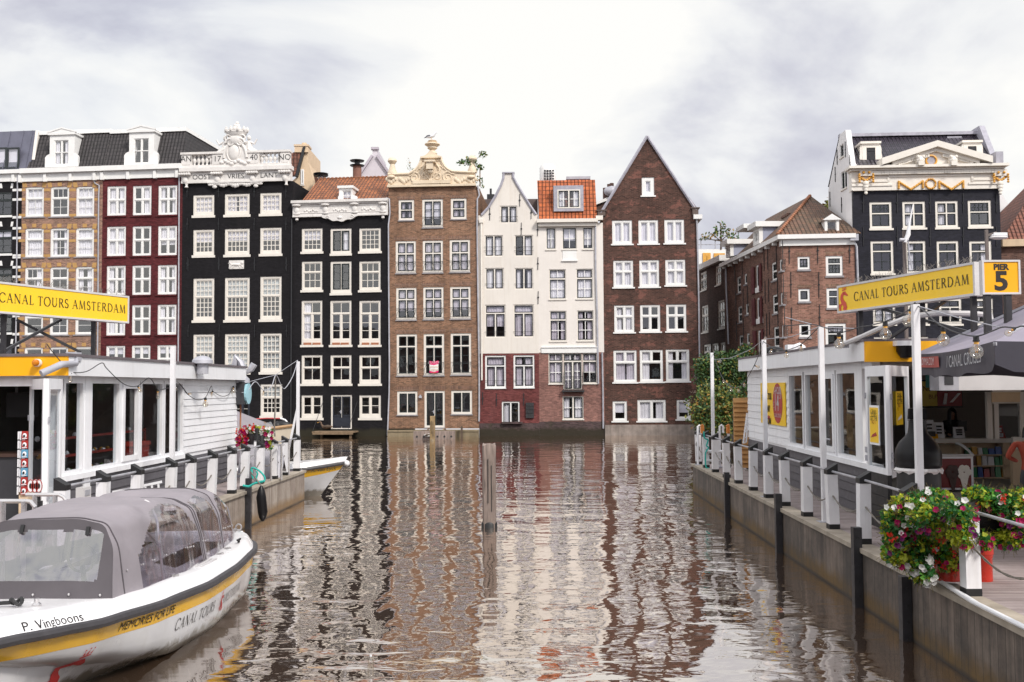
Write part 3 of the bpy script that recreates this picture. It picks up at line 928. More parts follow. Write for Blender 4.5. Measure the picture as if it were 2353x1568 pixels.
for x in(1282,1580,1885,2180):
 u_=P(x,900)[0]
 mb.ball((u_,-.25,z1-.05),.2,8,sc=(1.8,.9,.6));mb.ball((u_,-.2,z1-.4),.2,8,sc=(1,.5,1.5));mb.ball((u_,-.2,z0+.25),.15,8,sc=(1.8,.5,.8))
 if x in(1282,2180):mb.lathe([(.02,-.3),(.12,-.22),(.1,-.05),(.22,0)],(u_,-.15,z0),8)
for x in(1430,1732,2030):
 u_=P(x,900)[0]
 a,b=P(x-115,970)[0],P(x+115,970)[0]
 for zz in(z0+.25,z1-.15):mb.box(a,-.21,zz,b,-.17,zz+.04)
 for q in range(7):mb.ball((u_-.45+q*.15,-.19,(z0+z1)/2+.06*math.sin(q*2)),.09,6,sc=(1,.5,1))
mb.build('carving',M['stone'],fz,True)
a,b=P(1325,840),P(1400,612)
ur=h.u('c',405,840)
mb=MB();dpt=3.6
k_=math.hypot(dpt,b[1]-z2)
fl=MB()
mb.face([(a[0],-.1,z2-.05),(ur,-.1,z2-.05),(ur,dpt,b[1]+.72),(a[0]+.15,dpt,b[1]+.72)],0,[(a[0],0),(ur,0),(ur,k_),(a[0],k_)])
mb.face([(a[0]+.15,dpt,b[1]+.72),(ur,dpt,b[1]+.72),(ur,dpt+4,z2),(a[0],dpt+4,z2)],0,[(a[0],0),(ur,0),(ur,k_),(a[0],k_)])
mb.build('roof',T_or2,h.root)
mb=MB()
for i in range(int((ur-a[0])/.3)):mb.ball((a[0]+.3+i*.3,dpt,b[1]+.72),.11,6,sc=(1.5,1,1))
mb.build('ridge_tiles',mat('ridge_tile',(.22,.09,.045),.8,.3,3),h.root,True)
d,r=dormer(h,'b',1700,1900,1712,1850,715,715,842,(1745,735,1840,840),yf=.1,back=2.2)
h.window_r(r,[(1,1,2,2)],'white',fw=.04,sw=.03,mt=.03,cur='f',sill=None,cut=False,y=.12,par=d)
r=h.rect('k',1490,890,1920,912)
mb=MB()
for i in range(5):mb.box(r[0],-1.3+i*.25,r[1],r[2],-1.07+i*.25,r[1]+.1)
mb.box(r[0]+.05,-1.33,r[1]-.12,r[2]-.05,-1.3,r[1]);mb.box(r[2]-.35,-1.2,-.3,r[2]-.2,-1.05,r[1]);mb.box(r[0]+.3,-.3,0,r[0]+.45,0,r[1])
mb.build('landing_stage',mat('old_planks',(.22,.15,.09),.85,.3,4),h.root)
mb=MB()
for x0,y0,x1,y1 in((1553,585,1510,890),(1907,590,1868,890)):
 p0,p1=h.p('k',x0,y0),h.p('k',x1,y1)
 mb.tube([(p0[0],-.03,p0[1]),(p1[0]-.1,-1.2,r[3])],.018,5)
mb.build('stay_chain',M['iron'],h.root)
mb=MB();mb.tube([(-.08,-.06,z0-.1),(-.08,-.06,.2)],.06,8);mb.build('downpipe',M['blackp'],h.root,True)
downpipe(h,'c',[('c',385,820),('c',415,830),('c',420,980),('c',405,1100),('i',408,400),('i',415,1300),('l',412,500),('l',395,950)])
# brown house with the cream neck gable
h=mkhouse('brown_gable_house','brown brick house topped by a curved cream gable carrying an urn',893,1101)
HB5=h
top=h.z('c',850,705)
g5=dict(frame='cream',sash='green',sill='sillgrey',sillh=.08,fw=.16,sw=.07,mt=.05,mw=.02,tw=.06)
h.window('c',508,835,671,1062,[(.5,1,2,1),(.5,1,2,1)],cur='f',curm='curtain2',**g5)
h.window('c',755,828,972,1137,[(1,2,1,3)],cur='b0.7',rail=.75,**dict(g5,mw=.05))
h.window('c',1053,820,1219,1050,[(.5,1,2,1),(.5,1,2,1)],cur='f',curm='curtain2',**g5)
c5=[(0,477,690),(0,760,973),(0,1042,1256)]
cr=[['f','f','f'],['b0.75','b0.8','b0.75'],['n','n','n']]
for ri,(ys,sec,rl)in enumerate([(((1265,308),(1260,303),(1252,297)),[(.38,2,1,1),(.62,2,1,2)],.8),(((447,797),(440,791),(436,786)),[(.34,2,1,1),(.66,2,1,2)],.8),(((933,1380),(930,1377),(924,1371)),[(.27,2,1,1),(.73,2,1,3)],.9)]):
 for ci in range(3):
  _,x0,x1=c5[ci]
  x0+=ri*5;x1+=ri*6
  if ri==0:py0,py1=Z('c',0,ys[ci][0])[1],Z('i',0,ys[ci][1])[1]
  else:py0,py1=Z('i',0,ys[ci][0])[1],Z('i',0,ys[ci][1])[1]
  xa,xb=Z('c',x0,0)[0],Z('c',x1,0)[0]
  h.window('D',xa,py0,xb,py1,sec,cur=cr[ri][ci],rail=rl,curm=('curtain2' if ri<2 else 'curtain'),**dict(g5,tw=.09 if not(ri==2 and ci==1)else .16,mw=.06))
for x0,x1,y0,y1 in((492,706,485,744),(1058,1277,477,737)):
 h.window('l',x0,y0,x1,y1,[(1,2,1,2)],cur='n',**dict(g5,mw=.06))
h.window('l',778,480,992,880,[(1,2,1,3)],'cream','green',cur='n',sill='sillgrey',sillh=.1,fw=.15,sw=.1,mw=.04,name='door')
mb=MB();uu,zz=h.p('l',875,700);mb.bar((uu,0,zz-.12),(uu,0,zz+.1),.06,.03);mb.bar((uu,-.03,zz+.03),(uu-.12,-.03,zz+.03),.03);mb.build('door_handle',M['zinc'],h.root)
h.wall('wall',B['brown'],[(.55,0),(top,0)],[(.55,h.w),(top,h.w)])
M['lintel']=brick('soldier_brick',(.20,.105,.07),(.13,.07,.05),(.30,.22,.17),bw=.068,rh=.3,grime=.15)
mb=MB()
for k,x0,x1,y in(('c',490,680,818),('c',740,985,810),('c',1040,1232,803),('c',462,705,1240),('c',745,988,1238),('c',1030,1272,1230),('i',468,708,420),('i',752,995,415),('i',1036,1280,408),('i',475,718,908),('i',758,1000,903),('i',1042,1288,897),('l',480,720,455),('l',765,1005,450),('l',1045,1290,448)):
 a=h.rect(k,x0,y-20,x1,y+16)
 mb.box(a[0],-.008,a[1],a[2],0,a[3])
mb.build('lintel',M['lintel'],h.root)
P=lambda x,y:h.p('c',x,y)
Lp=[(400,712),(400,575),(618,570),(655,548),(690,522),(718,490),(738,452),(750,405),(752,402)]
Rp=[(948,400),(952,403),(968,448),(992,490),(1025,520),(1062,540),(1098,546),(1310,556),(1310,694)]
poly=[P(x,y)for x,y in Lp+Rp]
mb=MB()
mb.prism(poly,-.12,.35)
g=mb.build('gable',M['creamstone'],h.root)
mb=MB()
path=[P(x,y)for x,y in Lp[1:]+Rp[:-1]]
mb.tube([(u_,-.14,z_)for u_,z_ in path],.10,6)
mb.tube([(u_,-.15,z_-.2)for u_,z_ in path[1:-1]],.05,6)
a,b=P(395,712),P(1318,694)
mb.box(a[0],-.28,a[1]-.0,b[0],0.1,a[1]+.16);mb.box(P(660,700)[0],-.3,a[1]+.2,P(1055,690)[0],-.1,a[1]+.45)
for x in(435,570,1150,1270):
 u_=P(x,630)[0];zz=P(x,640)[1]
 for q in range(5):mb.ball((u_-.3+q*.15,-.14,zz+.12*math.cos(q*1.6)),.13,6,sc=(1,.5,1.2))
for x in(435,1270):mb.ball((P(x,600)[0],-.2,P(x,603)[1]),.2,8,sc=(1.5,.8,.7))
uc=P(852,500)[0]
for s_ in(-1,1):
 spiral(mb,(uc+s_*1.2,P(710,610)[1]),.42,1.5,s_,.08,-.13,ph=1.2)
 spiral(mb,(uc+s_*.42,P(800,600)[1]),.3,1.4,-s_,.07,-.13)
 spiral(mb,(uc+s_*.62,P(800,520)[1]),.22,1.2,s_,.06,-.13)
 mb.tube([(uc+s_*(.35+.25*math.sin(i*.5)),-.15,P(850,470)[1]-i*.13)for i in range(10)],[.07,.08,.08,.08,.07,.08,.08,.07,.06,.04],6)
 mb.tube([(uc+s_*.2*i,-.16,P(850,655)[1]+.1*math.cos(i*1.4))for i in range(7)],.06,6)
mb.build('carving',M['creamstone'],g,True)
mb=MB()
zz=P(850,500)[1]
mb.box(uc-.28,-.75,zz-.25,uc+.2,.1,zz+.25);mb.box(uc-.4,-.85,zz+.25,uc+.35,.1,zz+.38);mb.ball((uc,-.45,zz-.35),.22,8)
mb.build('hoist_beam',M['creamstone'],g)
mb=MB()
zp=P(850,402)[1]
mb.prism([(P(x,y)[0],P(x,y)[1])for x,y in((742,402),(960,400),(955,390),(920,375),(890,352),(852,330),(818,355),(790,378),(752,392))],-.25,.35)
mb.box(P(742,402)[0],-.35,zp-.04,P(960,402)[0],.4,zp+.08)
mb.build('pediment',M['creamstone'],g)
mb=MB()
zb_=P(852,352)[1]
pr=[(.36,352),(.30,340),(.24,325),(.16,318),(.22,310),(.36,296),(.33,280),(.46,268),(.56,258),(.54,248),(.36,244),(.30,236),(.36,228),(.24,222),(.3,216),(.18,210),(.05,208)]
mb.lathe([(r_,P(852,y)[1])for r_,y in pr],(uc+.05,.1,0),14)
mb.build('urn',M['creamstone'],g,True)
mb=MB()
for x,yb in((440,570),(1278,552)):
 u_=P(x,yb)[0];zb_=P(x,yb)[1]
 mb.lathe([(.34,0),(.34,.2),(.26,.35),(.2,.55),(.16,.75),(.26,.85),(.34,.98),(.3,1.12),(.16,1.25),(.03,1.3)],(u_,.1,zb_),12)
mb.build('finial',M['creamstone'],g,True)
mb=MB();mb.tube([(h.w+.1,.3,P(1340,690)[1]),(h.w+.1,.3,P(1340,450)[1])],.04,6);mb.build('vent_pipe',mat('rust',(.3,.18,.1),.8),h.root)
downpipe(h,'c',[('c',1335,690),('c',1355,790),('c',1333,830),('c',1330,1100),('i',1340,600),('i',1352,1300),('l',1352,700),('l',1350,800)],.06)
r=h.rect('l',405,905,1350,960)
mb=MB();mb.box(r[0],-.5,-.4,r[2],0,r[3]);mb.box(r[0],-.55,r[3],r[2],0,r[3]+.12)
mb.build('ledge',mat('mossy_ledge',(.24,.19,.12),.9,.35,1.5,streak=.5,dirt=(.1,.08,.04)),h.root)
r=h.rect('l',722,535,752,556);mb=MB();mb.box(r[0],-.18,r[1],r[2],0,r[3]);mb.box(r[0]+.05,-.1,r[3],r[2]-.05,0,r[3]+.08);mb.build('wall_lamp',M['zinc'],h.root)
pst=tag(bpy.data.objects.new('poster',None),'pink and white paper poster hung over the middle window sill of the brown gable house','poster')
COL.objects.link(pst)
r=h.rect('l',832,168,926,290)
mw=h.root.matrix_basis
pst.matrix_basis=Matrix.Translation(h.o)@Matrix.Rotation(math.atan2(h.ux.y,h.ux.x),4,'Z');ROOTM[pst.name]=pst.matrix_basis.inverted()
mb=MB()
zt_,zm,zl,zb2=r[3],r[3]-(r[3]-r[1])*.3,r[1]+.12,r[1]
for z_a,z_b,mi in((zm,zt_,0),(zl,zm,1),(zb2,zl,0)):
 um=(r[0]+r[2])/2
 for ua_,ub_,ya_,yb_,dz0,dz1 in((r[0],um,-.06,-.1,.0,-.06),(um,r[2],-.1,-.06,-.06,0.02)):
  e0=.08 if mi==0 and z_b==zt_ else 0
  mb.hexa([(ua_,ya_,z_a+dz0),(ub_,yb_,z_a+dz1),(ub_,yb_+.01,z_a+dz1),(ua_,ya_+.01,z_a+dz0),(ua_,ya_,z_b+dz0),(ub_,yb_,z_b+dz1),(ub_,yb_+.01,z_b+dz1),(ua_,ya_+.01,z_b+dz0)],mi)
mb.build('paper',[mat('magenta_paper',(.75,.01,.16),.6,.05),M['white']],pst)
text_mesh('OUPSHOP',.24,M['white'],'lettering',pst,lambda a,b,c:((r[0]+r[2])/2+a,-.115,(zm+zt_)/2+b),local=True,xs=.75)
for q in range(3):text_mesh(('ONTMOETING','KOM BINNEN','ZEEDIJK')[q],.13,M['gold'],'lettering',pst,lambda a,b,c,q=q:((r[0]+r[2])/2+a,-.115,zm-.2-q*.2+b),local=True,xs=.8)
# white gable house
h=mkhouse('white_gable_house','cream house with a pointed bell gable above a red painted brick base',1101,1239)
HB6=h
w6=dict(frame='cream',sash='blackp',sill=None,fw=.07,sw=.07,mw=.09,tw=.08)
one=[(1,2,1,1)]
h.window('c',1570,898,1750,1080,one,cur='f',**w6)
h.window('c',1408,1206,1600,1430,one,cur='f',**w6)
h.window('c',1722,1204,1914,1427,one,cur='r',**w6)
h.window('i',1415,242,1608,466,one,cur='f',**w6)
h.window('i',1722,242,1915,466,one,cur='s',**w6)
two=[(.24,1,1,1),(.76,2,1,1)]
h.window('i',1413,626,1627,970,two,cur='f',curm='curtain2',**w6)
h.window('i',1710,623,1922,967,two,cur='f',curm='curtain2',**w6)
zs_=h.z('i',1650,1135)
P=lambda x,y:h.p('c',x,y)
zt_=P(1650,557)[1]
Lf=[P(x,y)for x,y in((1343,1000),(1375,1000),(1450,915),(1520,800),(1580,680),(1603,612),(1605,557))]
Rt=[P(x,y)for x,y in((1985,990),(1945,985),(1880,895),(1815,790),(1755,690),(1707,605),(1705,557))]
uL,uR=.0,h.w
left=[(zs_,uL),(Lf[0][1],uL),(Lf[0][1]+.01,Lf[1][0])]+[(z_,u_)for u_,z_ in Lf[2:]]
right=[(zs_,uR),(Rt[0][1],uR),(Rt[0][1]+.01,Rt[1][0])]+[(z_,u_)for u_,z_ in Rt[2:]]
left[-1]=(zt_,Lf[-1][0]);right[-1]=(zt_,Rt[-1][0])
ops=h.open;h.open=[o for o in ops if o[1]>zs_]
h.wall('wall',B['cream'],left,right,roofmat=T_br)
mb=MB()
for pr in(left,right):
 pts=[(u_,-.02,z_)for z_,u_ in pr[2:]]
 mb.tube(pts,.1,6)
mb.box(left[-1][1]-.1,-.12,zt_-.02,right[-1][1]+.1,.4,zt_+.06)
mb.build('gable_coping',M['lead'],h.root)
h.open=[]
w6b=dict(w6,frame='white',fw=.12,sill='white',sillh=.06,sillw=.01)
h.window('i',1413,1156,1631,1506,[(.3,1,1,1),(.7,2,1,1)],cur='f',curm='curtain2',**w6b)
h.window('i',1710,1152,1929,1502,[(.3,1,1,1),(.7,2,1,1)],cur='f',curm='curtain2',**w6b)
h.window('l',1588,592,1774,856,[(1,2,1,1)],cur='l',**dict(w6b,fw=.1,sill=None))
h.wall('base_wall',B['redlow'],[(.9,0),(zs_-.004,0)],[(.9,h.w),(zs_-.004,h.w)])
h.open=[]
mb=MB();mb.box(0,-.03,0,h.w,.3,.9);mb.box(h.w*.38,-.25,.86,h.w*.72,0,1.0)
mb.build('plinth',B['dirty'],h.root)
r=h.rect('l',1838,605,1922,765);mb=MB();mb.box(r[0],-.12,r[1],r[2],0,r[3])
for i in range(3):mb.bar((r[0],-.14,r[3]-.2-i*.25),(r[2],-.14,r[3]-.2-i*.25),.05)
mb.build('vent_grille',M['iron'],h.root)
anchors(h,[('c',1460,985),('c',1773,840),('c',1893,970),('c',1790,1140),('c',1960,1150),('i',1963,195),('i',1966,550),('l',1385,560),('l',1530,575),('l',1815,570)])
mb=MB()
for k,x0,x1,y in(('c',1566,1754,1015),('c',1566,1754,1050),('c',1404,1604,1330),('c',1404,1604,1370),('c',1718,1918,1330),('c',1718,1918,1370),('i',1411,1612,410),('i',1718,1918,410),('i',1410,1630,912),('i',1708,1925,910),('i',1412,1632,1420),('i',1708,1930,1415)):
 p0,p1=h.p(k,x0,y),h.p(k,x1,y)
 mb.bar((p0[0],-.05,p0[1]),(p1[0],-.05,p0[1]),.022)
mb.build('window_bar',M['iron'],h.root)
mb=MB();p0,p1=h.p('c',1372,1080),h.p('l',1378,370)
mb.tube([(p0[0],-.1,p0[1]),(p0[0],-.1,p1[1])],.06,8);mb.box(p0[0]-.13,-.2,p0[1],p0[0]+.13,0,p0[1]+.25);mb.build('downpipe',M['cream'],h.root)
# white house with orange mansard
h=mkhouse('white_mansard_house','narrow white house with a bright orange tiled mansard and a wide roof window',1239,1389)
HB7=h
w7=dict(frame='cream',sash='green',mut='white',fw=.06,sw=.06,mt=.05,sill='cream',sillh=.08,tw=.09)
h.window('d',480,1126,585,1366,[(1,1,2,2)],cur='f',**w7)
h.window('d',650,1122,803,1365,[(1,1,2,2)],cur='b0.6',**w7)
h.window('d',864,1120,972,1362,[(1,1,2,2)],cur='f',**w7)
h.window('j',513,256,690,580,[(.3,1,2,1),(.7,1,2,2)],cur='f',**w7)
h.window('j',797,250,972,575,[(.3,1,2,1),(.7,1,2,2)],cur='f',**w7)
h.window('j',520,690,696,1018,[(.28,1,2,1),(.72,1,2,2)],cur='f',curm='curtain2',**w7)
h.window('j',806,686,980,1013,[(.28,1,2,1),(.72,1,2,2)],cur='f',curm='curtain2',**w7)
P=lambda x,y:h.p('d',x,y)
ze=P(700,1080)[1]
zs_=h.z('j',700,1125)
h.wall('wall',B['cream2'],[(zs_,0),(ze,0)],[(zs_,h.w),(ze,h.w)])
h.open=[]
h.window('j',508,1133,658,1462,[(.25,1,2,1),(.75,1,2,2)],cur='f',curm='curtain2',**w7)
h.window('j',862,1130,1014,1458,[(.25,1,2,1),(.75,1,2,2)],cur='f',curm='curtain2',**w7)
h.window('j',662,1133,858,1515,[(.2,1,3,1),(.8,2,2,3)],cur='f',name='balcony_door',curm='curtain2',**dict(w7,sill=None,sw=.08))
h.window('D',1293,911,1341,966,[(1,2,1,2)],cur='f',**w7)
h.wall('base_wall',B['pink'],[(1.0,0),(zs_-.004,0)],[(1.0,h.w),(zs_-.004,h.w)])
h.open=[]
mb=MB();mb.box(0.003,-.03,0,h.w,.3,1.0);mb.build('plinth',B['dirty'],h.root)
r=h.rect('j',432,1075,1020,1130);mb=MB();mb.box(r[0]+.01,-.08,r[1],r[2],-.003,r[3]);mb.box(r[0]+.01,-.14,r[3],r[2],-.003,r[3]+.06);mb.build('band_course',M['white'],h.root)
r=h.rect('d',655,1368,800,1468);mb=MB();mb.box(r[0],-.03,r[1],r[2],-.003,r[3]);mb.box(r[0]-.08,-.1,r[1]-.08,r[2]+.08,0,r[1]);mb.build('blank_panel',M['white'],h.root)
a,b=P(385,1083),P(1022,1040)
mb=MB();mb.box(a[0],-.45,a[1],b[0],.1,b[1]);mb.box(a[0]+.1,-.25,a[1]-.25,b[0]-.1,0,a[1]);mb.box(P(1000,1050)[0],-.3,P(1000,1052)[1],h.w,.3,P(1000,1008)[1])
mb.build('gutter',M['cream'],h.root)
zb_,zt_=b[1],P(700,632)[1]+.2
ua,ub=P(405,1035)[0],P(1012,1035)[0]
uta,utb=P(388,640)[0],P(1000,640)[0]
ins=.9;k_=math.hypot(ins,zt_-zb_)
mb=MB()
mb.face([(ua,-.25,zb_),(ub,-.25,zb_),(utb,ins,zt_),(uta,ins,zt_)],0,[(0,0),(ub-ua,0),(utb-ua,k_),(uta-ua,k_)])
mb.face([(uta,ins,zt_),(utb,ins,zt_),(utb,8,zt_+.1),(uta,8,zt_+.1)],0,[(0,0),(4,0),(4,7),(0,7)])
mb.face([(ub,-.25,zb_),(ub,8,zb_),(utb,8,zt_),(utb,ins,zt_)],0,[(0,0),(8,0),(8,k_),(0,k_)])
mb.face([(ua,8,zb_),(ua,-.25,zb_),(uta,ins,zt_),(uta,8,zt_)],0,[(0,0),(8,0),(8,k_),(0,k_)])
mb.build('roof',T_or,h.root)
mb=MB()
r=h.rect('d',560,692,872,960)
wi=h.rect('d',600,735,838,930)
for q in((r[0],r[1],wi[0],r[3]),(wi[2],r[1],r[2],r[3]),(wi[0],r[1],wi[2],wi[1]),(wi[0],wi[3],wi[2],r[3])):mb.box(q[0],-.2,q[1],q[2],1.0,q[3])
d=mb.build('dormer',M['lead'],h.root)
h.window_r(wi,[(1,2,2,2)],'cream','green',mut='white',fw=.08,sw=.06,mw=.1,mt=.05,sill=None,cut=False,y=-.22,par=d,cur='s')
mb=MB();mb.box(P(712,600)[0],3,zt_,P(955,600)[0],5,P(712,560)[1]+.2);mb.box(P(702,600)[0],2.9,P(712,560)[1]+.2,P(965,600)[0],5.1,P(712,553)[1]+.35);mb.build('roof_hatch',M['zinc'],h.root)
mb=MB();u_=P(500,600)[0];mb.lathe([(.6,zt_),(.6,zt_+1.25),(.5,zt_+1.45),(.05,zt_+1.5)],(u_,2.5,0),14);mb.build('vent_drum',M['white'],h.root,True)
mb=MB()
for i in range(4):
 for j in range(4):mb.box(u_-.28+i*.2,1.86,zt_+.25+j*.2,u_-.14+i*.2,1.9,zt_+.38+j*.2)
mb.build('vent_slot',M['iron'],h.root)
mb=MB()
r=h.rect('j',662,1380,866,1520)
for i in range(11):mb.bar((r[0]+(r[2]-r[0])*i/10,-.3,r[1]),(r[0]+(r[2]-r[0])*i/10,-.3,r[3]),.02)
for zz in(r[1]+.05,r[3]):mb.bar((r[0],-.3,zz),(r[2],-.3,zz),.035)
for u_ in(r[0],r[2]):mb.bar((u_,-.3,r[3]),(u_,0,r[3]),.03);mb.bar((u_,-.3,r[1]-.3),(u_,-.3,r[3]+.3),.035)
mb.box(r[0]-.1,-.35,r[1]-.12,r[2]+.1,0,r[1])
mb.build('balcony',M['iron'],h.root)
for pts,mm in(([('d',975,1085),('d',998,1110),('d',1000,1560),('j',1015,700),('j',1028,1455)],M['zinc']),([('j',1068,1125),('j',1075,1500),('D',1386,985)],M['zinc'])):downpipe(h,'d',pts,.06,mt=mm)
# brown pointed gable
h=mkhouse('pointed_brown_house','tall dark brown brick house with a steep pointed gable and pale brick scars',1389,1609)
HB8=h
w8=dict(frame='white',fw=.13,sw=.05,mw=.1,tw=.1,sill='white',sillh=.1,sillw=.1)
x2=[(1,2,1,1)];x4=[(.4,2,1,1),(.6,2,1,1)]
h.window('d',1483,600,1613,806,[(1,1,1,1)],cur='b0.9',**dict(w8,fw=.25))
for x0,y0,x1,y1 in((1173,1050,1382,1313),(1448,1046,1655,1309),(1720,1042,1927,1304)):h.window('d',x0,y0,x1,y1,x2,cur='f',curm='blind',**dict(w8,fw=.16))
for r_,cs in(([(1186,163,1394,458),(1458,158,1665,453),(1730,153,1939,438)],'fff'),([(1195,631,1405,928),(1466,627,1676,922),(1739,622,1949,918)],'fnn')):
 for(x0,y0,x1,y1),c_ in zip(r_,cs):h.window('j',x0,y0,x1,y1,x4,cur=c_,**w8)
for(x0,y0,x1,y1),c_ in zip([(1188,1102,1431,1451),(1463,1097,1705,1446),(1735,1092,1980,1441)],('f','l','s')):
 h.window('j',x0,y0,x1,y1,[(.36,2,1,1),(.64,1,1,1)],cur=c_,curm='curtain2' if c_=='f' else 'curtain',**w8)
h.window('D',1408,922,1441,971,[(1,1,1,1)],cur='b0.6',**w8)
h.window('D',1465,919,1530,971,[(1,2,1,1)],cur='f',**w8)
h.window('D',1555,919,1587,967,[(1,1,1,1)],cur='b0.7',**w8)
P=lambda x,y:h.p('d',x,y)
ax,az=P(1537,190)
lz,rz=P(1075,955),P(2030,930)
h.wall('wall',B['umber'],[(.75,0),(lz[1],0),(az,ax-.02)],[(.75,h.w),(rz[1],h.w),(az,ax+.02)],roofmat=T_br,depth=12)
mb=MB()
mb.tube([(lz[0]-.15,-.05,lz[1]-.15),(ax,-.05,az+.12)],.11,6);mb.tube([(rz[0]+.12,-.05,rz[1]-.1),(ax,-.05,az+.12)],.11,6)
mb.build('gable_coping',M['lead'],h.root)
mb=MB()
for x0,y0,x1,y1 in((1020,955,1100,1005),(2010,930,2072,995)):
 r=h.rect('d',x0,y0,x1,y1);mb.box(r[0],-.15,r[1],r[2],.4,r[3]);mb.box(r[0]-.1,-.2,r[3],r[2]+.1,.4,r[3]+.08)
mb.build('kneeler',mat('kneeler_stone',(.11,.08,.07),.8,.2),h.root)
r=h.rect('d',2020,995,2110,1040);mb=MB();mb.box(r[0],-.25,r[1],r[2],6,r[3]);mb.build('gutter',M['white'],h.root)
mb=MB();mb.box(0,-.12,0,h.w,.3,.75);mb.build('plinth',mat('pale_plinth',(.30,.25,.22),.9,.3,2,streak=.6,dirt=(.08,.07,.05)),h.root)
downpipe(h,'d',[('d',2055,1040),('d',2063,1300),('j',2075,500),('j',2090,1500),('m',528,1300)],.06)
mb=MB()
for k,pts in(('j',[(1985,1530),(2000,1550),(2010,1525),(2022,1550)]),('j',[(2030,1525),(2045,1550)]),('j',[(2045,1525),(2030,1550)]),('j',[(2068,1528),(2055,1530),(2066,1545),(2052,1552)])):
 pp=[h.p(k,x,y)for x,y in pts]
 mb.tube([(u_,-.004,z_)for u_,z_ in pp],.02,4)
mb.build('graffiti',mat('pale_graffiti',(.42,.32,.24),.8,.1),h.root)
mb=MB()
for pts in([(2020,1440),(2030,1370),(2055,1330),(2040,1400),(2060,1420)],[(2025,1400),(2058,1385),(2050,1450)]):
 pp=[h.p('j',x,y)for x,y in pts]
 mb.tube([(u_,-.004,z_)for u_,z_ in pp],.013,4)
mb.build('graffiti',mat('violet_graffiti',(.30,.22,.26),.8,.1),h.root)
# faces that belong to an existing building
def _tx(o,mrel):
 if o.type=='MESH':o.data.transform(mrel)
 for c in o.children:_tx(c,mrel)
class Face(House):
 """a second wall plane of a building: built in its own frame, then moved into the building's frame"""
 def __init__(s,main,pl,pr,dl,dr):
  House.__init__(s,'face','x',pl,pr,dl,dr)
  s.main=main
 def finish(s):
  bpy.context.view_layer.update()
  a=Matrix.Translation(s.o)@Matrix.Rotation(math.atan2(s.ux.y,s.ux.x),4,'Z')
  mrel=ROOTM[s.main.name]@a
  for c in list(s.root.children):
   _tx(c,mrel)
   c.parent=s.main
  bpy.data.objects.remove(s.root,do_unlink=True)
B['corner']=brick('warm_corner_brick',(0.27,0.135,0.10),(0.19,0.095,0.072),(0.30,0.20,0.16),patch=(0.38,0.22,0.16),patch_amt=0.3,grime=0.35)
B['cornerdark']=brick('brown_and_shaded_brick',(0.17,0.09,0.068),(0.115,0.062,0.05),(0.19,0.13,0.11),grime=0.4)  # shaded side wall's darkness is put into its brick colour; other houses share it
B['darkhouse']=brick('dark_side_house_brick',(0.10,0.055,0.045),(0.07,0.04,0.034),(0.12,0.085,0.075),grime=0.5)
B['blackblue']=brick('blue_black_brick',(0.014,0.014,0.022),(0.011,0.011,0.018),(0.009,0.009,0.015),grime=0.15,gcol=(0.05,0.05,0.055),painted=True,rough=0.6)
M['sidewhite']=mat('white_side_plaster',(0.80,0.78,0.78),0.8,0.05,0.5,streak=0.25,dirt=(0.55,0.53,0.54))
M['oxshutter']=mat('oxblood_shutter',(0.085,0.014,0.016),0.5,0.2)
M['buff']=mat('buff_plaster',(0.66,0.50,0.34),0.85,0.1,0.8,streak=0.4,dirt=(0.42,0.31,0.22))
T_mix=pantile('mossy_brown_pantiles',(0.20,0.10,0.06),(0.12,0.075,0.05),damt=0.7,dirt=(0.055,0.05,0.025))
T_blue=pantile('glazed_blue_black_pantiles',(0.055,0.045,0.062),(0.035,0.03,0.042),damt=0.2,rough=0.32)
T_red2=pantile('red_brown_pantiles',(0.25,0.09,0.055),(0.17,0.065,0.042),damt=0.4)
# brick corner house by the side street
h=House('corner_brick_house','warm brick corner house with mossy hipped roof beside the black pediment house',1802,1971,62,61.6)
HC=h
P=lambda x,y:h.p('e',x,y)
wc=dict(frame='white',sash='green',fw=.13,sw=.06,mt=.04,sill='sillgrey',sillh=.12,sillw=.05)
h.window('e',1283,645,1411,800,[(1,1,2,2)],cur='f',curm='curtain2',**wc)
h.window('e',1577,637,1755,866,[(.36,1,3,1),(.64,1,3,2)],cur='n',**dict(wc,fw=.16,tw=.06))
h.window('e',1291,982,1411,1135,[(1,1,1,1)],cur='n',**wc)
h.window('e',1586,974,1762,1202,[(.4,1,1,1),(.6,1,2,1)],cur='n',**dict(wc,fw=.16,tw=.06))
h.window('e',1300,1348,1419,1506,[(1,1,1,1)],cur='n',**wc)
h.window('e',1574,1343,1792,1690,[(.3,1,3,1),(.7,1,3,1)],cur='b0.2',**dict(wc,fw=.17,tw=.06))
ztop=P(1500,530)[1]
h.wall('wall',B['corner'],[(0,0),(ztop,0)],[(0,h.w),(ztop,h.w)],depth=.3,sides=False)
a,b=P(1142,540),P(1918,410)
mb=MB();mb.box(-.1,-.15,ztop,h.w,.3,ztop+(b[1]-ztop)*.6);mb.box(-.3,-.4,ztop+(b[1]-ztop)*.6,h.w,.3,b[1]);mb.build('cornice',M['white'],h.root)
zev=b[1]
mb=MB()
for x0,x1,y in((1270,1425,622),(1565,1770,612),(1280,1425,960),(1575,1775,952),(1290,1432,1325),(1560,1805,1318)):
 r=h.rect('e',x0,y-20,x1,y+14);mb.box(r[0],-.008,r[1],r[2],0,r[3])
mb.build('lintel',M['lintel'],h.root)
anchors(h,[('e',1193,590),('e',1490,585),('e',1823,580),('e',1210,940),('e',1502,940),('e',1217,1310),('e',1510,1280)],ln=1.6)
downpipe(h,'e',[('e',1865,480),('e',1895,545),('e',1905,800),('e',1935,1560)],.07)
uu,zz=P(1862,460);mb=MB();mb.box(uu-.25,-.35,zz-.15,uu+.25,-.05,zz+.25);mb.build('rainwater_head',M['zinc'],h.root)
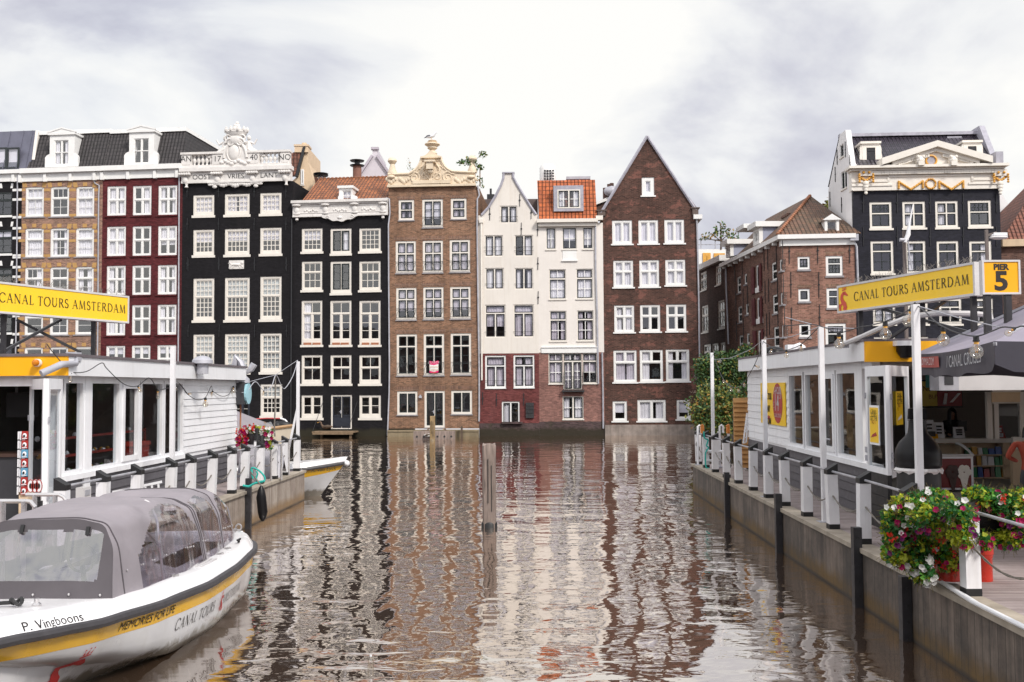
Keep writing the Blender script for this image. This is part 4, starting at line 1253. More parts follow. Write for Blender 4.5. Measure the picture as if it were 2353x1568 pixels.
apx=W(*Z('e',1415,8),67.0);k0=h.o+Vector((-.35,-.35,zev));k1=h.o+h.ux*(h.w+.3)+Vector((0,-.35,zev))
bk=W(1670,600,76.0);farL=Vector((bk.x-.2,77,zev));rdg=Vector((apx.x-.3,77.5,apx.z+.2))
mb=MB()
def uvq(pts,o,e,n):
 return[((p-o).dot(e),(p-o).dot(n))for p in pts]
ex=h.ux;sl=((k0+k1)/2-apx);nn=-(sl-ex*sl.dot(ex)).normalized()
mb.face([k0,k1,apx],0,uvq([k0,k1,apx],k0,ex,nn))
ey=(k0-farL).normalized();sl=((k0+farL)/2-(apx+rdg)/2);nn=-(sl-ey*sl.dot(ey)).normalized()
mb.face([farL,k0,apx,rdg],0,uvq([farL,k0,apx,rdg],farL,ey,nn))
kr=Vector((k1.x,77,zev))
mb.face([k1,kr,rdg,apx],0,uvq([k1,kr,rdg,apx],k1,Vector((0,1,0)),Vector((-.7,0,.7))))
ro=mb.build('roof',T_mix,h.root,world=True)
mb=MB()
for i in range(26):
 p=k0.lerp(apx,(i+.5)/26);mb.ball(p+Vector((0,0,.03)),.13,6,sc=(1,1.4,.8))
mb.build('hip_tiles',mat('hip_tile',(.36,.16,.09),.8,.35,4),ro,True,world=True)
r=h.rect('e',1568,262,1718,408)
mb=MB()
wi=(r[0]+.16,r[1]+.15,r[2]-.16,r[3]-.05)
for q in((r[0],r[1],wi[0],r[3]),(wi[2],r[1],r[2],r[3]),(wi[0],r[1],wi[2],wi[1]),(wi[0],wi[3],wi[2],r[3])):mb.box(q[0],.05,q[1],q[2],2.2,q[3])
zap=P(1640,198)[1]
mb.prism([(r[0]-.15,r[3]),(r[2]+.15,r[3]),((r[0]+r[2])/2,zap)],-.05,2.6)
d=mb.build('dormer',M['white'],h.root)
h.window_r(wi,[(1,1,1,1)],'white',fw=.02,sw=.02,sill=None,cut=False,y=.15,par=d)
mb=MB();mb.box(wi[0],.8,wi[1],wi[2],.85,wi[3]);mb.build('painted_room_shade',M['interior'],d)  # dark sheet standing for the unlit room
f=Face(h.root,1668.5,1802,76,62)
ws=dict(frame='white',sash='green',fw=.12,sw=.06,mt=.04,sill='sillgrey',sillh=.1)
def fwin(f,k,x0,x1,yl0,yl1,yr0,yr1,sec,**kw):
 a,b,c,d=f.p(k,x0,yl0),f.p(k,x0,yl1),f.p(k,x1,yr0),f.p(k,x1,yr1)
 return f.window_r((a[0],(b[1]+d[1])/2,c[0],(a[1]+c[1])/2),sec,**kw)
for x0,x1,a_,b_,c_,d_ in((1010,1062,715,925,695,900),(1020,1075,1050,1265,1038,1250),(1032,1086,1385,1620,1375,1600),(648,688,860,1055,848,1030),(658,700,1170,1360,1160,1340),(670,710,1475,1670,1465,1650)):
 fwin(f,'e',x0,x1,a_,b_,c_,d_,[(.5,1,2,2),(.5,1,2,2)],**ws)
for x0,x1,a_,b_,c_,d_ in((1090,1124,680,822,668,805),(1100,1136,1028,1172,1018,1158),(1112,1148,1368,1512,1358,1498),(723,752,830,958,822,945),(738,768,1145,1275,1136,1260),(748,778,1452,1580,1445,1568)):
 fwin(f,'e',x0,x1,a_,b_,c_,d_,[(1,1,1,1)],**ws)
for x0,x1,a_,b_,c_,d_ in((845,905,735,1030,722,1010),(855,916,1080,1355,1062,1340),(866,930,1420,1760,1408,1740)):
 fwin(f,'e',x0,x1,a_,b_,c_,d_,[(1,2,1,3)],name='loading_door',rail=-1,**dict(ws,sillh=.35,sill='white',mw=.03))
mb=MB()
for xa,xb,y0,y1 in((808,843,765,1030),(890,917,725,1005),(815,852,1095,1360),(900,925,1065,1340),(825,864,1425,1760),(912,938,1405,1740)):
 a,b=f.p('e',xa,y0),f.p('e',xb,y1)
 mb=MB();mb.box(a[0],-.12,b[1],b[0],-.05,a[1])
 for q in range(1,3):mb.box(a[0]+.05,-.14,b[1]+(a[1]-b[1])*q/3-.04,b[0]-.05,-.12,b[1]+(a[1]-b[1])*q/3+.04)
 mb.build('shutter',M['oxshutter'],f.root)
f.wall('side_wall',B['cornerdark'],[(0,0),(zev-.15,0)],[(0,f.w),(zev-.15,f.w)],depth=.3,sides=False)
mb=MB();mb.box(-.2,-.35,zev-.3,f.w+.2,.3,zev-.02)
for i in range(9):mb.box(.6+i*1.55,-.3,zev-.5,.75+i*1.55,0,zev-.3)
mb.build('gutter',M['white'],f.root)
def shed_dormer(f,k,xa,xb,xr,y0,y1,ytop):
 """flat-roofed dormer on the street slope: white front, blue-grey cheek"""
 a,b,c=f.p(k,xa,y1),f.p(k,xb,y0),f.p(k,xb,ytop)
 z0,z1=a[1],b[1]
 mb=MB();u0,u1=a[0],b[0]
 mb.box(u0,-.2,z0,u0+.2,.1,z1);mb.box(u1-.2,-.2,z0,u1,.1,z1);mb.box(u0+.2,-.2,z0,u1-.2,.1,z0+.2);mb.box(u0+.2,-.2,z1-.2,u1-.2,.1,z1)
 mb.box(u0-.3,-.5,z1,u1+.25,3.0,z1+.35)
 d=mb.build('dormer',M['white'],f.root)
 mb=MB();
 for u_ in(u0,u1):mb.face([(u_,.05,z0),(u_,.05,z1),(u_,3.0,z1)])
 mb.build('cheek',mat('blue_grey_cheek',(.33,.35,.45),.6,.1),d)
 f.window_r((u0+.2,z0+.2,u1-.2,z1-.2),[(1,2,1,2)],'white',fw=.04,sw=.04,sill=None,cut=False,y=-.15,par=d)
 mb=MB();mb.box(u0+.2,.6,z0+.2,u1-.2,.65,z1-.2);mb.build('painted_room_shade',M['interior'],d)  # dark sheet stands for unlit space behind the dormer window
shed_dormer(f,'e',848,910,1065,335,540,275)
shed_dormer(f,'e',560,605,715,515,660,490)
anchors(f,[('e',x,y)for x,y in((935,680),(972,660),(1062,620),(1130,600),(628,800),(705,770),(945,1020),(982,1000),(1075,990),(1138,960),(640,1110),(716,1090),(762,1060),(962,1360),(990,1345),(1080,1330),(1150,1290),(647,1420),(718,1400))],ln=1.5)
downpipe(f,'e',[('e',540,720),('e',545,900),('e',570,1560)],.07)
mb=MB();a=f.p('e',825,270);mb.box(a[0]-.6,2.2,a[1]-1.5,a[0]+.6,3.2,a[1]+.25);mb.box(a[0]-.75,2.1,a[1]+.25,a[0]+.75,3.3,a[1]+.4);mb.build('chimney',B['cornerdark'],f.root)
mb=MB();a=f.p('e',750,320);mb.box(a[0]-1.2,-.45,a[1]-.3,a[0]+.8,1.5,a[1]);mb.build('hoist_canopy',M['white'],f.root)
f.finish()
# darker house deeper in the side street
h=House('side_street_house','dark brick house receding into the side street behind the bush',1606,1668.3,84,76.1)
zt_=(h.z('e',250,770)+h.z('e',520,640))/2
for x0,x1,a_,b_,c_,d_,rl in((265,328,815,1020,800,1000,.7),(420,478,750,965,735,945,-1),(275,345,1165,1460,1150,1440,.9),(445,515,1110,1420,1095,1400,.9)):
 fwin(h,'e',x0,x1,a_,b_,c_,d_,[(.35,1,2,1),(.65,1,2,2)],frame='cream',fw=.13,sw=.05,sill='cream',cur='s',rail=rl)
for x0,x1,a_,b_,c_,d_ in((560,635,470,700,462,690),(645,715,460,700,452,690),(730,795,450,700,442,690)):
 fwin(h,'m',x0,x1,a_,b_,c_,d_,[(.35,1,2,1),(.65,1,2,2)],frame='cream',fw=.13,sw=.05,sill='cream')
h.wall('wall',B['darkhouse'],[(0,0),(zt_-.3,0)],[(0,h.w-.05),(zt_-.3,h.w-.05)],depth=8)
mb=MB();mb.box(-.1,-.35,zt_-.3,h.w-.05,8,zt_+.15);mb.build('gutter',M['white'],h.root)
# black house with pediment and gilded garlands
h=House('black_pediment_house','blue black house with cream pediment, gilded garlands and a white side wall',1967,2310,62,61.5)
HM=h
P=lambda x,y:h.p('f',x,y)
wm=dict(frame='cream',sash='green',fw=.15,sw=.06,mt=.04,mw=.08,tw=.07,sill='cream',sillh=.12,sillw=.06)
for(x0,x1,y0,y1),sec,cu in zip(((478,712,857,1156),(822,1062,852,1150),(1165,1404,846,1146),(1507,1751,840,1139)),([(.42,1,4,2),(.58,1,2,1)],[(.45,2,1,1),(.55,2,1,1)],[(.45,2,1,1),(.55,2,1,1)],[(.42,1,4,2),(.58,1,2,1)]),('n','l','l','n')):
 h.window('f',x0,y0,x1,y1,sec,cur=cu,rail=None if x0==478 else-1,**wm)
for(x0,x1),cu in zip(((490,730),(850,1066),(1182,1412),(1523,1756)),'nlnr'):
 h.window('D',Z('f',x0,0)[0],Z('f',0,1265)[1],Z('f',x1,0)[0],Z('n',0,320)[1],[(.28,1,2,1),(.72,1,2,2)],cur=cu,**wm)
for(x0,x1),cu in zip(((513,748),(880,1090),(1205,1442),(1578,1772)),'fsns'):
 h.window('n',x0,560,x1,848,[(.3,1,2,1),(.7,2,1,2)],cur=cu,rail=.9,**wm)
for x0,x1 in((525,748),(882,1096)):
 h.window('n',x0,962,x1,1200,[(1,1,2,2)],cur='n',**wm)
zc=P(1100,735)[1]
h.wall('wall',B['blackblue'],[(0,0),(zc,0)],[(0,h.w),(zc,h.w)],depth=.4,sides=False)
anchors(h,[('f',x,y)for x in(408,762,1105,1452,1800)for y in(870,1220)],M['blackp'],1.2)
z1,z2=P(1100,535)[1],P(1100,488)[1]
mb=MB()
mb.box(-.05,-.2,zc,h.w+.05,.4,z1)
mb.box(-.3,-.7,z1+.12,h.w+.35,.4,z2);mb.box(-.15,-.45,z1,h.w+.2,.4,z1+.12)
for yy in(650,690):
 zz=P(1100,yy)[1];mb.box(-.05,-.26,zz,P(660 if yy==650 else 705,yy)[0],-.2,zz+.12);mb.box(P(1535 if yy==650 else 1497,yy)[0],-.26,zz,h.w+.05,-.2,zz+.12)
zz=P(1100,600)[1];mb.box(P(660,600)[0],-.26,zz,P(1535,600)[0],-.2,zz+.1)
for xx in(660,1535):uu=P(xx,620)[0];mb.box(uu-.06,-.26,P(xx,650)[1],uu+.06,-.2,zz)
for i in range(46):
 u_=P(480,575)[0]+(P(1765,560)[0]-P(480,575)[0])*i/45
 mb.box(u_-.1,-.42,z1-.25,u_+.1,-.2,z1-.03)
en=mb.build('entablature',M['cream'],h.root)
pa,pb,pt=P(585,490),P(1695,478),P(1140,245)
mb=MB()
mb.prism([(pa[0]+.7,z2),(pb[0]-.7,z2),(pt[0],pt[1]-.55)],-.35,.4)
for p_,s_ in((pa,1),(pb,-1)):
 mb.hexa([(p_[0]-s_*.1,-.8,z2),(pt[0],-.8,pt[1]-.38),(pt[0],.4,pt[1]-.38),(p_[0]-s_*.1,.4,z2),(p_[0]-s_*.1,-.8,z2+.42),(pt[0],-.8,pt[1]),(pt[0],.4,pt[1]),(p_[0]-s_*.1,.4,z2+.42)])
 mb.hexa([(p_[0]+s_*.6,-.55,z2+.0),(pt[0],-.55,pt[1]-.62),(pt[0],-.3,pt[1]-.62),(p_[0]+s_*.6,-.3,z2),(p_[0]+s_*.6,-.55,z2+.3),(pt[0],-.55,pt[1]-.38),(pt[0],-.3,pt[1]-.38),(p_[0]+s_*.6,-.3,z2+.3)])
 for i in range(17):
  t=(i+1.5)/22
  x,z_=p_[0]+s_*.9+(pt[0]-p_[0]-s_*.9)*t,z2+.05+(pt[1]-.85-z2)*t
  mb.box(x-.08,-.5,z_-.05,x+.08,-.34,z_+.14)
for x in(970,1310):
 u_,z_=P(x,455)
 mb.ball((u_,-.55,z_+.05),.3,10,sc=(1,1,1.1));mb.box(u_-.18,-.85,z_-.3,u_+.18,-.35,z_-.05);mb.ball((u_+.16,-.7,z_+.25),.12,7);mb.ball((u_-.16,-.7,z_+.25),.12,7)
mb.build('pediment',M['cream'],h.root)
mb=MB()
u_,z_=P(1097,440)
mb.lathe([(.36,-.35),(.36,-.46),(.29,-.48),(.25,-.38)],(u_,0,z_),22,axis='Y');mb.build('oculus_ring',M['gold'],h.root,True)
mb=MB();mb.lathe([(.25,-.36),(.25,-.40),(.01,-.40)],(u_,0,z_),18,axis='Y');mb.build('oculus',M['lead'],h.root)
def swag(mb,p0,p1,sag,r=.062,n=20):
 for i in range(n+1):
  t=i/n
  u_=p0[0]+(p1[0]-p0[0])*t
  z_=p0[1]+(p1[1]-p0[1])*t-sag*(1-abs(2*t-1))
  mb.ball((u_,-.25,z_),r*(1.25 if i%2 else 1),7)
for xa,xb in((768,1018),(1190,1440)):
 mb=MB()
 a,b=P(xa,655),P(xb,650)
 swag(mb,a,b,.5)
 for q in(a,b):
  for i in range(5):mb.ball((q[0],-.25,q[1]-i*.1),.075,7)
 mb.build('garland',M['gold'],en,True)
mb=MB();u_,z_=P(1101,677)
for i in range(16):mb.ball((u_+.3*math.cos(i*math.pi/8),-.25,z_+.3*math.sin(i*math.pi/8)),.075 if i%2 else .06,7)
mb.build('wreath',M['gold'],en,True)
for x in(422,1822):
 mb=MB();u_,z_=P(x,565)
 for s_ in(-1,1):
  mb.ball((u_+s_*.17,-.45,z_),.085,8)
  for i in range(4):mb.ball((u_+s_*.42,-.4,z_-.12-i*.15),.08,7)
 swag(mb,(u_-.4,z_-.2),(u_+.4,z_-.2),.3,.075,12)
 mb.build('garland',M['gold'],en,True)
 mb=MB();mb.box(u_-.38,-.4,z_-.2,u_+.38,-.19,z_+.22)
 for i in range(4):mb.ball((u_,-.25,P(x,690)[1]-i*.2+.1),.2-.03*i,8,sc=(1,.6,1))
 mb.build('bracket',M['cream'],en,True)
zr_=H+(P(900,165)[1]-H)*65/62;a,b=P(365,480),P(1790,460);dp=3.0
ul,ur=P(262,190)[0],P(1605,165)[0]
mb=MB();k_=math.hypot(dp,zr_-z2)
mb.face([(.1,.0,z2-.02),(h.w-.1,0,z2-.02),(h.w-.1,dp,zr_),(.1,dp,zr_)],0,[(0,0),(h.w,0),(h.w,k_),(0,k_)])
mb.face([(.1,dp,zr_),(h.w-.1,dp,zr_),(h.w-.1,dp+3,z2),(.1,dp+3,z2)],0,[(0,0),(h.w,0),(h.w,k_),(0,k_)])
ro=mb.build('roof',T_blue,h.root)
mb=MB();mb.box(.1,dp-.25,zr_-.05,h.w-.1,dp+.2,zr_+.15);mb.build('ridge',M['lead'],ro)
for(xl,xr,x0,x1,yt,yb,win)in((415,648,435,612,222,425,(483,260,576,415)),(1492,1722,1510,1685,210,405,(1557,245,1648,400))):
 u0,u1=P(x0,yt)[0],P(x1,yt)[0];zb_,zt_=P(x0,yb)[1],P(x0,yt)[1]
 r=h.rect('f',*win)
 yf=.75
 mb=MB()
 for q in((u0,zb_,r[0],zt_),(r[2],zb_,u1,zt_),(r[0],zb_,r[2],r[1]),(r[0],r[3],r[2],zt_)):mb.box(q[0],yf,q[1],q[2],yf+2,q[3])
 mb.box(u0-.12,yf-.12,zt_,u1+.12,yf+2.3,zt_+.14)
 for s_,ub,uo in((-1,u0,P(xl,yb)[0]),(1,u1,P(xr,yb)[0])):
  pts=[(ub,zb_)]+[(ub+(uo-ub)*(1 if t<.55 else .45+.55*math.cos((t-.55)*3.4))*(1-.12*math.cos(t*11)),zb_+t*(zt_-zb_)*.95)for t in[i/10 for i in range(11)]]+[(ub,zt_*.98+zb_*.02)]
  mb.prism(pts if s_>0 else pts[::-1],yf+.02,yf+.15)
 d=mb.build('dormer',M['cream'],h.root)
 mb=MB();mb.box(r[0],yf+.03,r[1],r[2],yf+.1,r[3])
 for q in(.2,.8):mb.box(r[0],yf,r[1]+(r[3]-r[1])*q-.04,r[2],yf+.03,r[1]+(r[3]-r[1])*q+.04)
 mb.build('shutter',M['blackp'],d)
f=Face(h.root,1906.5,1966.8,67.2,62.02)
f.window('f',165,258,206,405,[(1,1,1,1)],'white','green',fw=.05,sill='cream')
f.window('f',178,535,240,735,[(1,2,1,1)],'white','green',fw=.05,sill='cream')
pf=lambda x,y:f.p('f',x,y)
zz0=pf(200,1120)[1]
Lp=[(zz0-8,0.0),(pf(45,735)[1],pf(45,735)[0]),(pf(168,150)[1],pf(168,150)[0])]
Rp=[(zz0-8,f.w),(z2+.25,f.w),(z2+.26,f.w-.15),(pf(225,150)[1],pf(225,150)[0])]
Rp[-1]=(Lp[-1][0],Rp[-1][1])
f.wall('side_wall',M['sidewhite'],Lp,Rp,depth=.35,roofmat=M['sidewhite'],inner=.3)
anchors(f,[('f',140,390),('f',225,310),('f',275,450),('f',120,570),('f',65,830),('f',187,890),('f',302,820)],ln=1.0)
f.finish()
mb=MB()
uR=h.w-.15
mb.hexa([(uR,.05,z2-.3),(uR+.35,.05,z2-.3),(uR+.35,5.5,z2-.3),(uR,5.5,z2-.3),(uR,2.4,zr_+.4),(uR+.35,2.4,zr_+.4),(uR+.35,3.6,zr_+.4),(uR,3.6,zr_+.4)])
a=P(1740,400);mb.box(uR-.05,-.1,z2,uR+.4,.9,P(1780,335)[1])
mb.build('end_gable',M['lead'],h.root)
mb=MB();a,b=P(1462,150),P(1620,92)
mb.box(a[0],dp-.3,zr_-.2,b[0],dp+.6,b[1]-.02);mb.box(a[0]-.06,dp-.36,b[1]-.02,b[0]+.06,dp+.66,b[1]+.08)
mb.build('chimney',M['lead'],h.root)
# roofs at the right edge
h=House('tiled_roof_house','house with a steep red tiled roof cut off by the right edge',2309,2480,63.5,63)
P=lambda x,y:h.p('f',x,y)
ze=P(1890,1330)[1]
h.wall('wall',B['cornerdark'],[(0,0),(ze,0)],[(0,h.w),(ze,h.w)])
mb=MB();mb.box(0,-.35,ze,h.w,.2,ze+.45);mb.build('gutter',M['buff'],h.root)
zt_=ze+6.6
mb=MB();mb.face([(0,-.1,ze+.45),(h.w,-.1,ze+.45),(h.w,4.2,zt_),(5.2,4.2,zt_)],0,[(0,0),(h.w,0),(h.w,8),(5.2,8)])
mb.face([(0,9,ze+.45),(0,-.1,ze+.45),(5.2,4.2,zt_)],0,[(0,0),(9,0),(4.5,7)])
mb.build('roof',T_red2,h.root)
mb=MB();mb.box(4.4,.9,ze+.9,6.5,3,ze+2.6);mb.build('dormer',M['white'],h.root)
h=House('white_back_house','pale gabled house glimpsed between the black pediment house and the tiled roof',2290,2420,70,70,group=None)
P=lambda x,y:h.p('f',x,y)
mb=MB();pts=[P(x,y)for x,y in((1800,1150),(2300,1150),(2300,1150),(2000,975),(1868,790),(1800,700))]
mb.prism([(u,z_)for u,z_ in pts],0,4);mb.build('wall',M['sidewhite'],h.root)
mb=MB();a,b=P(1945,1000),P(2110,800)
pts=[P(x,y)for x,y in((1940,950),(1975,860),(2030,810),(2200,810),(2200,1100),(2000,1000))]
mb.prism([(u,z_)for u,z_ in pts],4.3,6);mb.build('scroll_gable',M['buff'],h.root)
mb=MB();a,b=P(2040,860),P(2160,735);mb.box(a[0],5,a[1],b[0],6,b[1]);mb.build('roof_duct',M['zinc'],h.root)
# houses that show behind the row
h=House('cream_back_house','buff plastered house end with a tiled roof and chimney behind the two black houses',666,724,79,79,group=None)
P=lambda x,y:h.p('b',x,y)
mb=MB()
pts=[P(x,y)for x,y in((1225,850),(1440,850),(1440,620),(1395,450),(1395,290),(1360,290),(1270,600),(1225,640))]
mb.prism([(u,z_)for u,z_ in pts],0,5);mb.build('wall',M['buff'],h.root)
mb=MB();a=[P(x,y)for x,y in((1205,590),(1262,590),(1340,300),(1225,350),(1200,400))]
mb.prism([(u,z_)for u,z_ in a],-.1,.2);mb.v=mb.v
for i in range(len(mb.f)):mb.uv[i]=[(mb.v[q][0],mb.v[q][2])for q in mb.f[i]]
mb.build('roof',T_red2,h.root)
mb=MB();a,b=P(1255,345),P(1395,282);mb.box(a[0],-.2,a[1],b[0],1,b[1]);mb.box(a[0]-.05,-.25,b[1],b[0]+.05,1.05,b[1]+.15)
u_,z_=P(1340,270);mb.tube([(u_,.4,b[1]),(u_,.4,z_+.3)],.2,8);u_,z_=P(1298,270);mb.tube([(u_,.4,b[1]),(u_,.4,z_)],.15,8)
mb.build('chimney',M['buff'],h.root)
mb=MB();a=[P(x,y)for x,y in((1262,600),(1290,600),(1372,290),(1345,290))];mb.prism([(u,z_)for u,z_ in a],-.3,0);mb.build('coping',M['iron'],h.root)
h.window('b',1318,520,1350,690,[(1,1,1,1)],'white',fw=.1,cut=False,y=-.1)
mb=MB();a=[P(x,y)for x,y in((1415,530),(1530,640),(1415,640))];mb.prism([(u,z_)for u,z_ in a],1,6)
mb.build('rear_roof',T_red2,h.root)
h=House('grey_back_gable','pale grey plastered gable with a square top rising behind the orange roof',812,898,84,84,group=None)
P=lambda x,y:h.p('c',x,y)
pts=[P(x,y)for x,y in((40,640),(430,640),(400,550),(285,375),(285,298),(235,298),(235,375),(105,570))]
mb=MB();mb.prism([(u,z_)for u,z_ in pts],0,6)
w_=mb.build('wall',mat('pale_lilac_plaster',(.60,.56,.60),.85,.05),h.root)
mb=MB()
for x0,y0,x1,y1 in((235,375,90,590),(285,375,410,555)):a,b=P(x0,y0),P(x1,y1);mb.bar((a[0],-.1,a[1]),(b[0],-.1,b[1]),.25,.2)
a=P(233,300);b=P(288,300);mb.box(a[0]-.1,-.15,a[1]-.1,b[0]+.1,.3,a[1]+.1)
mb.build('coping',mat('lilac_coping',(.45,.41,.46),.8,.08),h.root)
for nm,lb,k,x,yb,yt,dpt,mt,cap in(('chimney_flue','rusty metal chimney flue with double cowl left of the grey gable','c',75,640,425,80,mat('rust_flue',(.22,.1,.07),.7,.2),1),('roof_vent','small grey roof vent left of the orange pantile roof','b',1525,640,570,78,M['zinc'],1)):
 p0,p1=W(*Z(k,x,yb),dpt),W(*Z(k,x,yt),dpt)
 t=thing(nm,lb,'chimney',(p0.x,p0.y,p0.z-1))
 hh=p1.z-p0.z
 mb=MB();mb.tube([p0-Vector((0,0,1)),p0+Vector((0,0,hh*.75))],.35 if nm=='chimney_flue' else .2,10);mb.build('flue',mt,t,True,world=True)
 mb=MB();
 for q in(.72,.95):mb.lathe([(.55,0),(.6,.08),(.02,.16)],(p0.x,p0.y,p0.z+hh*q),12)
 mb.tube([p0+Vector((0,0,hh*.7)),p1],.22,8);mb.build('cowl',M['iron'],t,True,world=True)
h=House('low_brown_roof_house','low house with a dull brown roof showing between the white gable and its neighbours',1100,1245,78,78,group=None)
P=lambda x,y:h.p('c',x,y)
a,b=P(1385,830),P(1965,1100)
mb=MB();mb.box(a[0],0,3,b[0],5,a[1]);mb.build('roof',T_br if False else mat('brown_lead_roof',(.13,.10,.095),.7,.2,.8),h.root)
u_,z_=P(1470,820);mb=MB();mb.box(u_-.3,.5,a[1],u_+.3,1,a[1]+.5);mb.tube([(u_,.7,a[1]),(u_,.7,z_+.9)],.1,6);mb.build('chimney',M['iron'],h.root)
mb=MB();a,b=P(1330,1000),P(1400,745);mb.prism([P(1335,1000),P(1400,1000),P(1392,850),P(1365,745),P(1345,750)],-1,1);mb.build('parapet',M['lead'],h.root)
h=House('chimney_back_house','white eaved roof with a cluster of dark chimneys left of the pointed brown gable',1372,1412,80,80,group=None)
P=lambda x,y:h.p('d',x,y)
mb=MB();mb.prism([P(1005,890),P(1130,845),P(1130,810),P(1005,865)],-.2,2);mb.build('eave',M['white'],h.root)
mb=MB();mb.prism([P(1010,960),P(1200,960),P(1200,830),P(1010,890)],0,2);mb.build('wall',B['darkhouse'],h.root)
mb=MB();a,b=P(1090,850),P(1195,710);mb.box(a[0],.2,a[1],b[0],1.2,b[1])
for x,yt in((1105,695),(1150,655),(1177,645)):u_,z_=P(x,yt);mb.tube([(u_,.7,b[1]),(u_,.7,z_)],.17,8)
mb.build('chimney',B['darkhouse'],h.root)
mb=MB();u_,z_=P(1165,755);mb.ball((u_,-.3,z_),.55,10,sc=(1.2,.5,.8));mb.build('satellite_dish',M['zinc'],h.root,True)
h=House('terrace_house','white rooftop storey with yellow framed windows and a terrace above the side street',1600,1668,96,96,group=None)
P=lambda x,y:h.p('e',x,y)
h.window('e',290,608,372,720,[(1,1,1,1)],'gold',fw=.35,sill=None,cur='f',y=-.1);h.window('e',405,612,520,720,[(1,1,1,1)],'gold',fw=.35,sill=None,cur='f',y=-.1)
a,b=P(240,780),P(545,568)
h.wall('wall',M['white'],[(0,0),(b[1],0)],[(0,b[0]+2),(b[1],b[0]+2)])
mb=MB()
for x in(272,422,545):u_,z_=P(x,475);mb.bar((u_,.1,b[1]),(u_,.1,z_),.1)
for y in(468,520):u0,z_=P(238,y);u1=P(690,y)[0];mb.bar((u0,.1,z_),(u1,.1,z_),.08)
mb.build('railing',M['zinc'],h.root)
mb=MB();r=h.rect('e',425,500,545,570);mb.box(r[0]+1.2,.5,r[1],r[2]+.5,1.5,r[3]);mb.build('planter_box',M['green'],h.root)
M['leaf']=mat('leaf_green',(.055,.12,.022),.55,.35,3)
M['leafd']=mat('leaf_dark_green',(.025,.065,.016),.55,.3,3)
M['leafy']=mat('leaf_yellow_green',(.19,.19,.03),.55,.3,3)
M['leafo']=mat('leaf_autumn',(.30,.16,.03),.6,.3,3)
M['bark']=mat('bark',(.10,.07,.05),.9,.3,4)
LEAF=[M['leaf'],M['leafd'],M['leafy'],M['leafo']]
def lm(w=(6,5,3,1)):return RND.choices(range(4),w)[0]
def tree(name,label,cat,base,hgt,blobs,leafsize,n,w,trunk_r=.06,group=None):
 t=thing(name,label,cat,base,0,group)
 b=Vector(base)
 mb=MB()
 mb.tube([b,b+Vector((.05,0,hgt*.4)),b+Vector((-.03,0,hgt*.8))],[trunk_r,trunk_r*.7,trunk_r*.3],6)
 for c,r in blobs:mb.tube([b+Vector((0,0,hgt*.3)),b+Vector(((c[0])*.5,c[1]*.5,c[2]*.8)),b+Vector(c)],[trunk_r*.6,trunk_r*.4,trunk_r*.15],5)
 mb.build('trunk',M['bark'],t,True,world=True)
 mb=MB()
 tot=sum(r[0]*r[2]for c,r in blobs)
 for c,r in blobs:
  for i in range(int(n*r[0]*r[2]/tot)):
   v=Vector((RND.gauss(0,1),RND.gauss(0,1),RND.gauss(0,1))).normalized()
   v*=RND.random()**.4
   mb.leaf(b+Vector(c)+Vector((v.x*r[0],v.y*r[1],v.z*r[2])),leafsize,lm(w))
 mb.build('crown',LEAF,t,world=True)
 return t
p=W(*Z('e',480,570),96);q=W(*Z('e',480,275),96)
hh=q.z-p.z
tree('small_tree','thin leafy little tree growing on the rooftop terrace','tree',tuple(p),hh,[((0,0,hh*.85),(.6,.5,hh*.16)),((-.7,0,hh*.5),(.9,.7,hh*.16)),((.9,0,hh*.55),(.9,.7,hh*.2)),((.1,0,hh*.68),(1.0,.7,hh*.14)),((-1.6,0,hh*.42),(.5,.4,.4)),((1.3,0,hh*.35),(.7,.5,.5))],.30,230,(4,3,2,3),.1)
p=W(*Z('e',1560,120),74)
tree('garden_tree','yellowing tree crown behind the white side wall of the pediment house','tree',(p.x,p.y,p.z-4),4,[((.8,0,3.6),(1.2,1.0,1.0)),((.4,0,4.2),(.6,.6,.5))],.3,400,(4,2,5,4),.12)
p=W(*Z('c',1310,470),71)
tree('gable_shrub','leafy shrub sprouting on the right finial of the cream gable','shrub',(p.x,p.y-.3,p.z),.8,[((-.9,0,.1),(.5,.3,.28)),((-.25,0,.1),(.5,.3,.25)),((.2,0,-.2),(.45,.3,.3)),((.55,0,.65),(.3,.25,.3)),((-.5,0,.35),(.3,.2,.2))],.2,260,(6,5,2,0),.03)
p=W(*Z('c',1352,650),70.6)
tree('wall_weed','small weed growing by the downpipe right of the cream gable','plant',tuple(p),.6,[((0,0,.1),(.3,.2,.4)),((.2,0,-.3),(.2,.2,.2))],.16,50,(3,3,3,2),.015)
p=W(*Z('c',625,535),71)
tree('gable_weed','wispy dry weed on the left shoulder of the cream gable','plant',tuple(p),1.0,[((-.1,0,.5),(.2,.1,.5)),((.2,0,.1),(.4,.2,.2))],.1,45,(1,3,2,2),.012)
p=W(*Z('c',848,208),70.9)
g=thing('gull','grey and white gull perched on top of the gable urn','bird',tuple(p))
mb=MB()
prof=[(-.36,.16,.03),(-.22,.2,.09),(-.02,.24,.14),(.16,.3,.12),(.25,.4,.075),(.3,.5,.075),(.36,.52,.05),(.44,.5,.012)]
mb.tube([p+Vector((x,0,z_))for x,z_,r in prof],[r for x,z_,r in prof],10)
mb.build('body',mat('gull_white',(.7,.7,.72),.7,.05),g,True,world=True)
mb=MB();mb.ball(p+Vector((-.1,0,.27)),.13,8,sc=(2.0,1.12,.62));mb.tube([p+Vector((-.3,0,.22)),p+Vector((-.52,0,.12))],[.07,.01],6);mb.build('wing',mat('gull_grey',(.12,.12,.14),.7,.1),g,True,world=True)
mb=MB()
for s_ in(-.04,.04):mb.bar(p+Vector((.02,s_,-.03)),p+Vector((.02,s_,.14)),.02)
mb.build('leg',M['gold'],g,world=True)
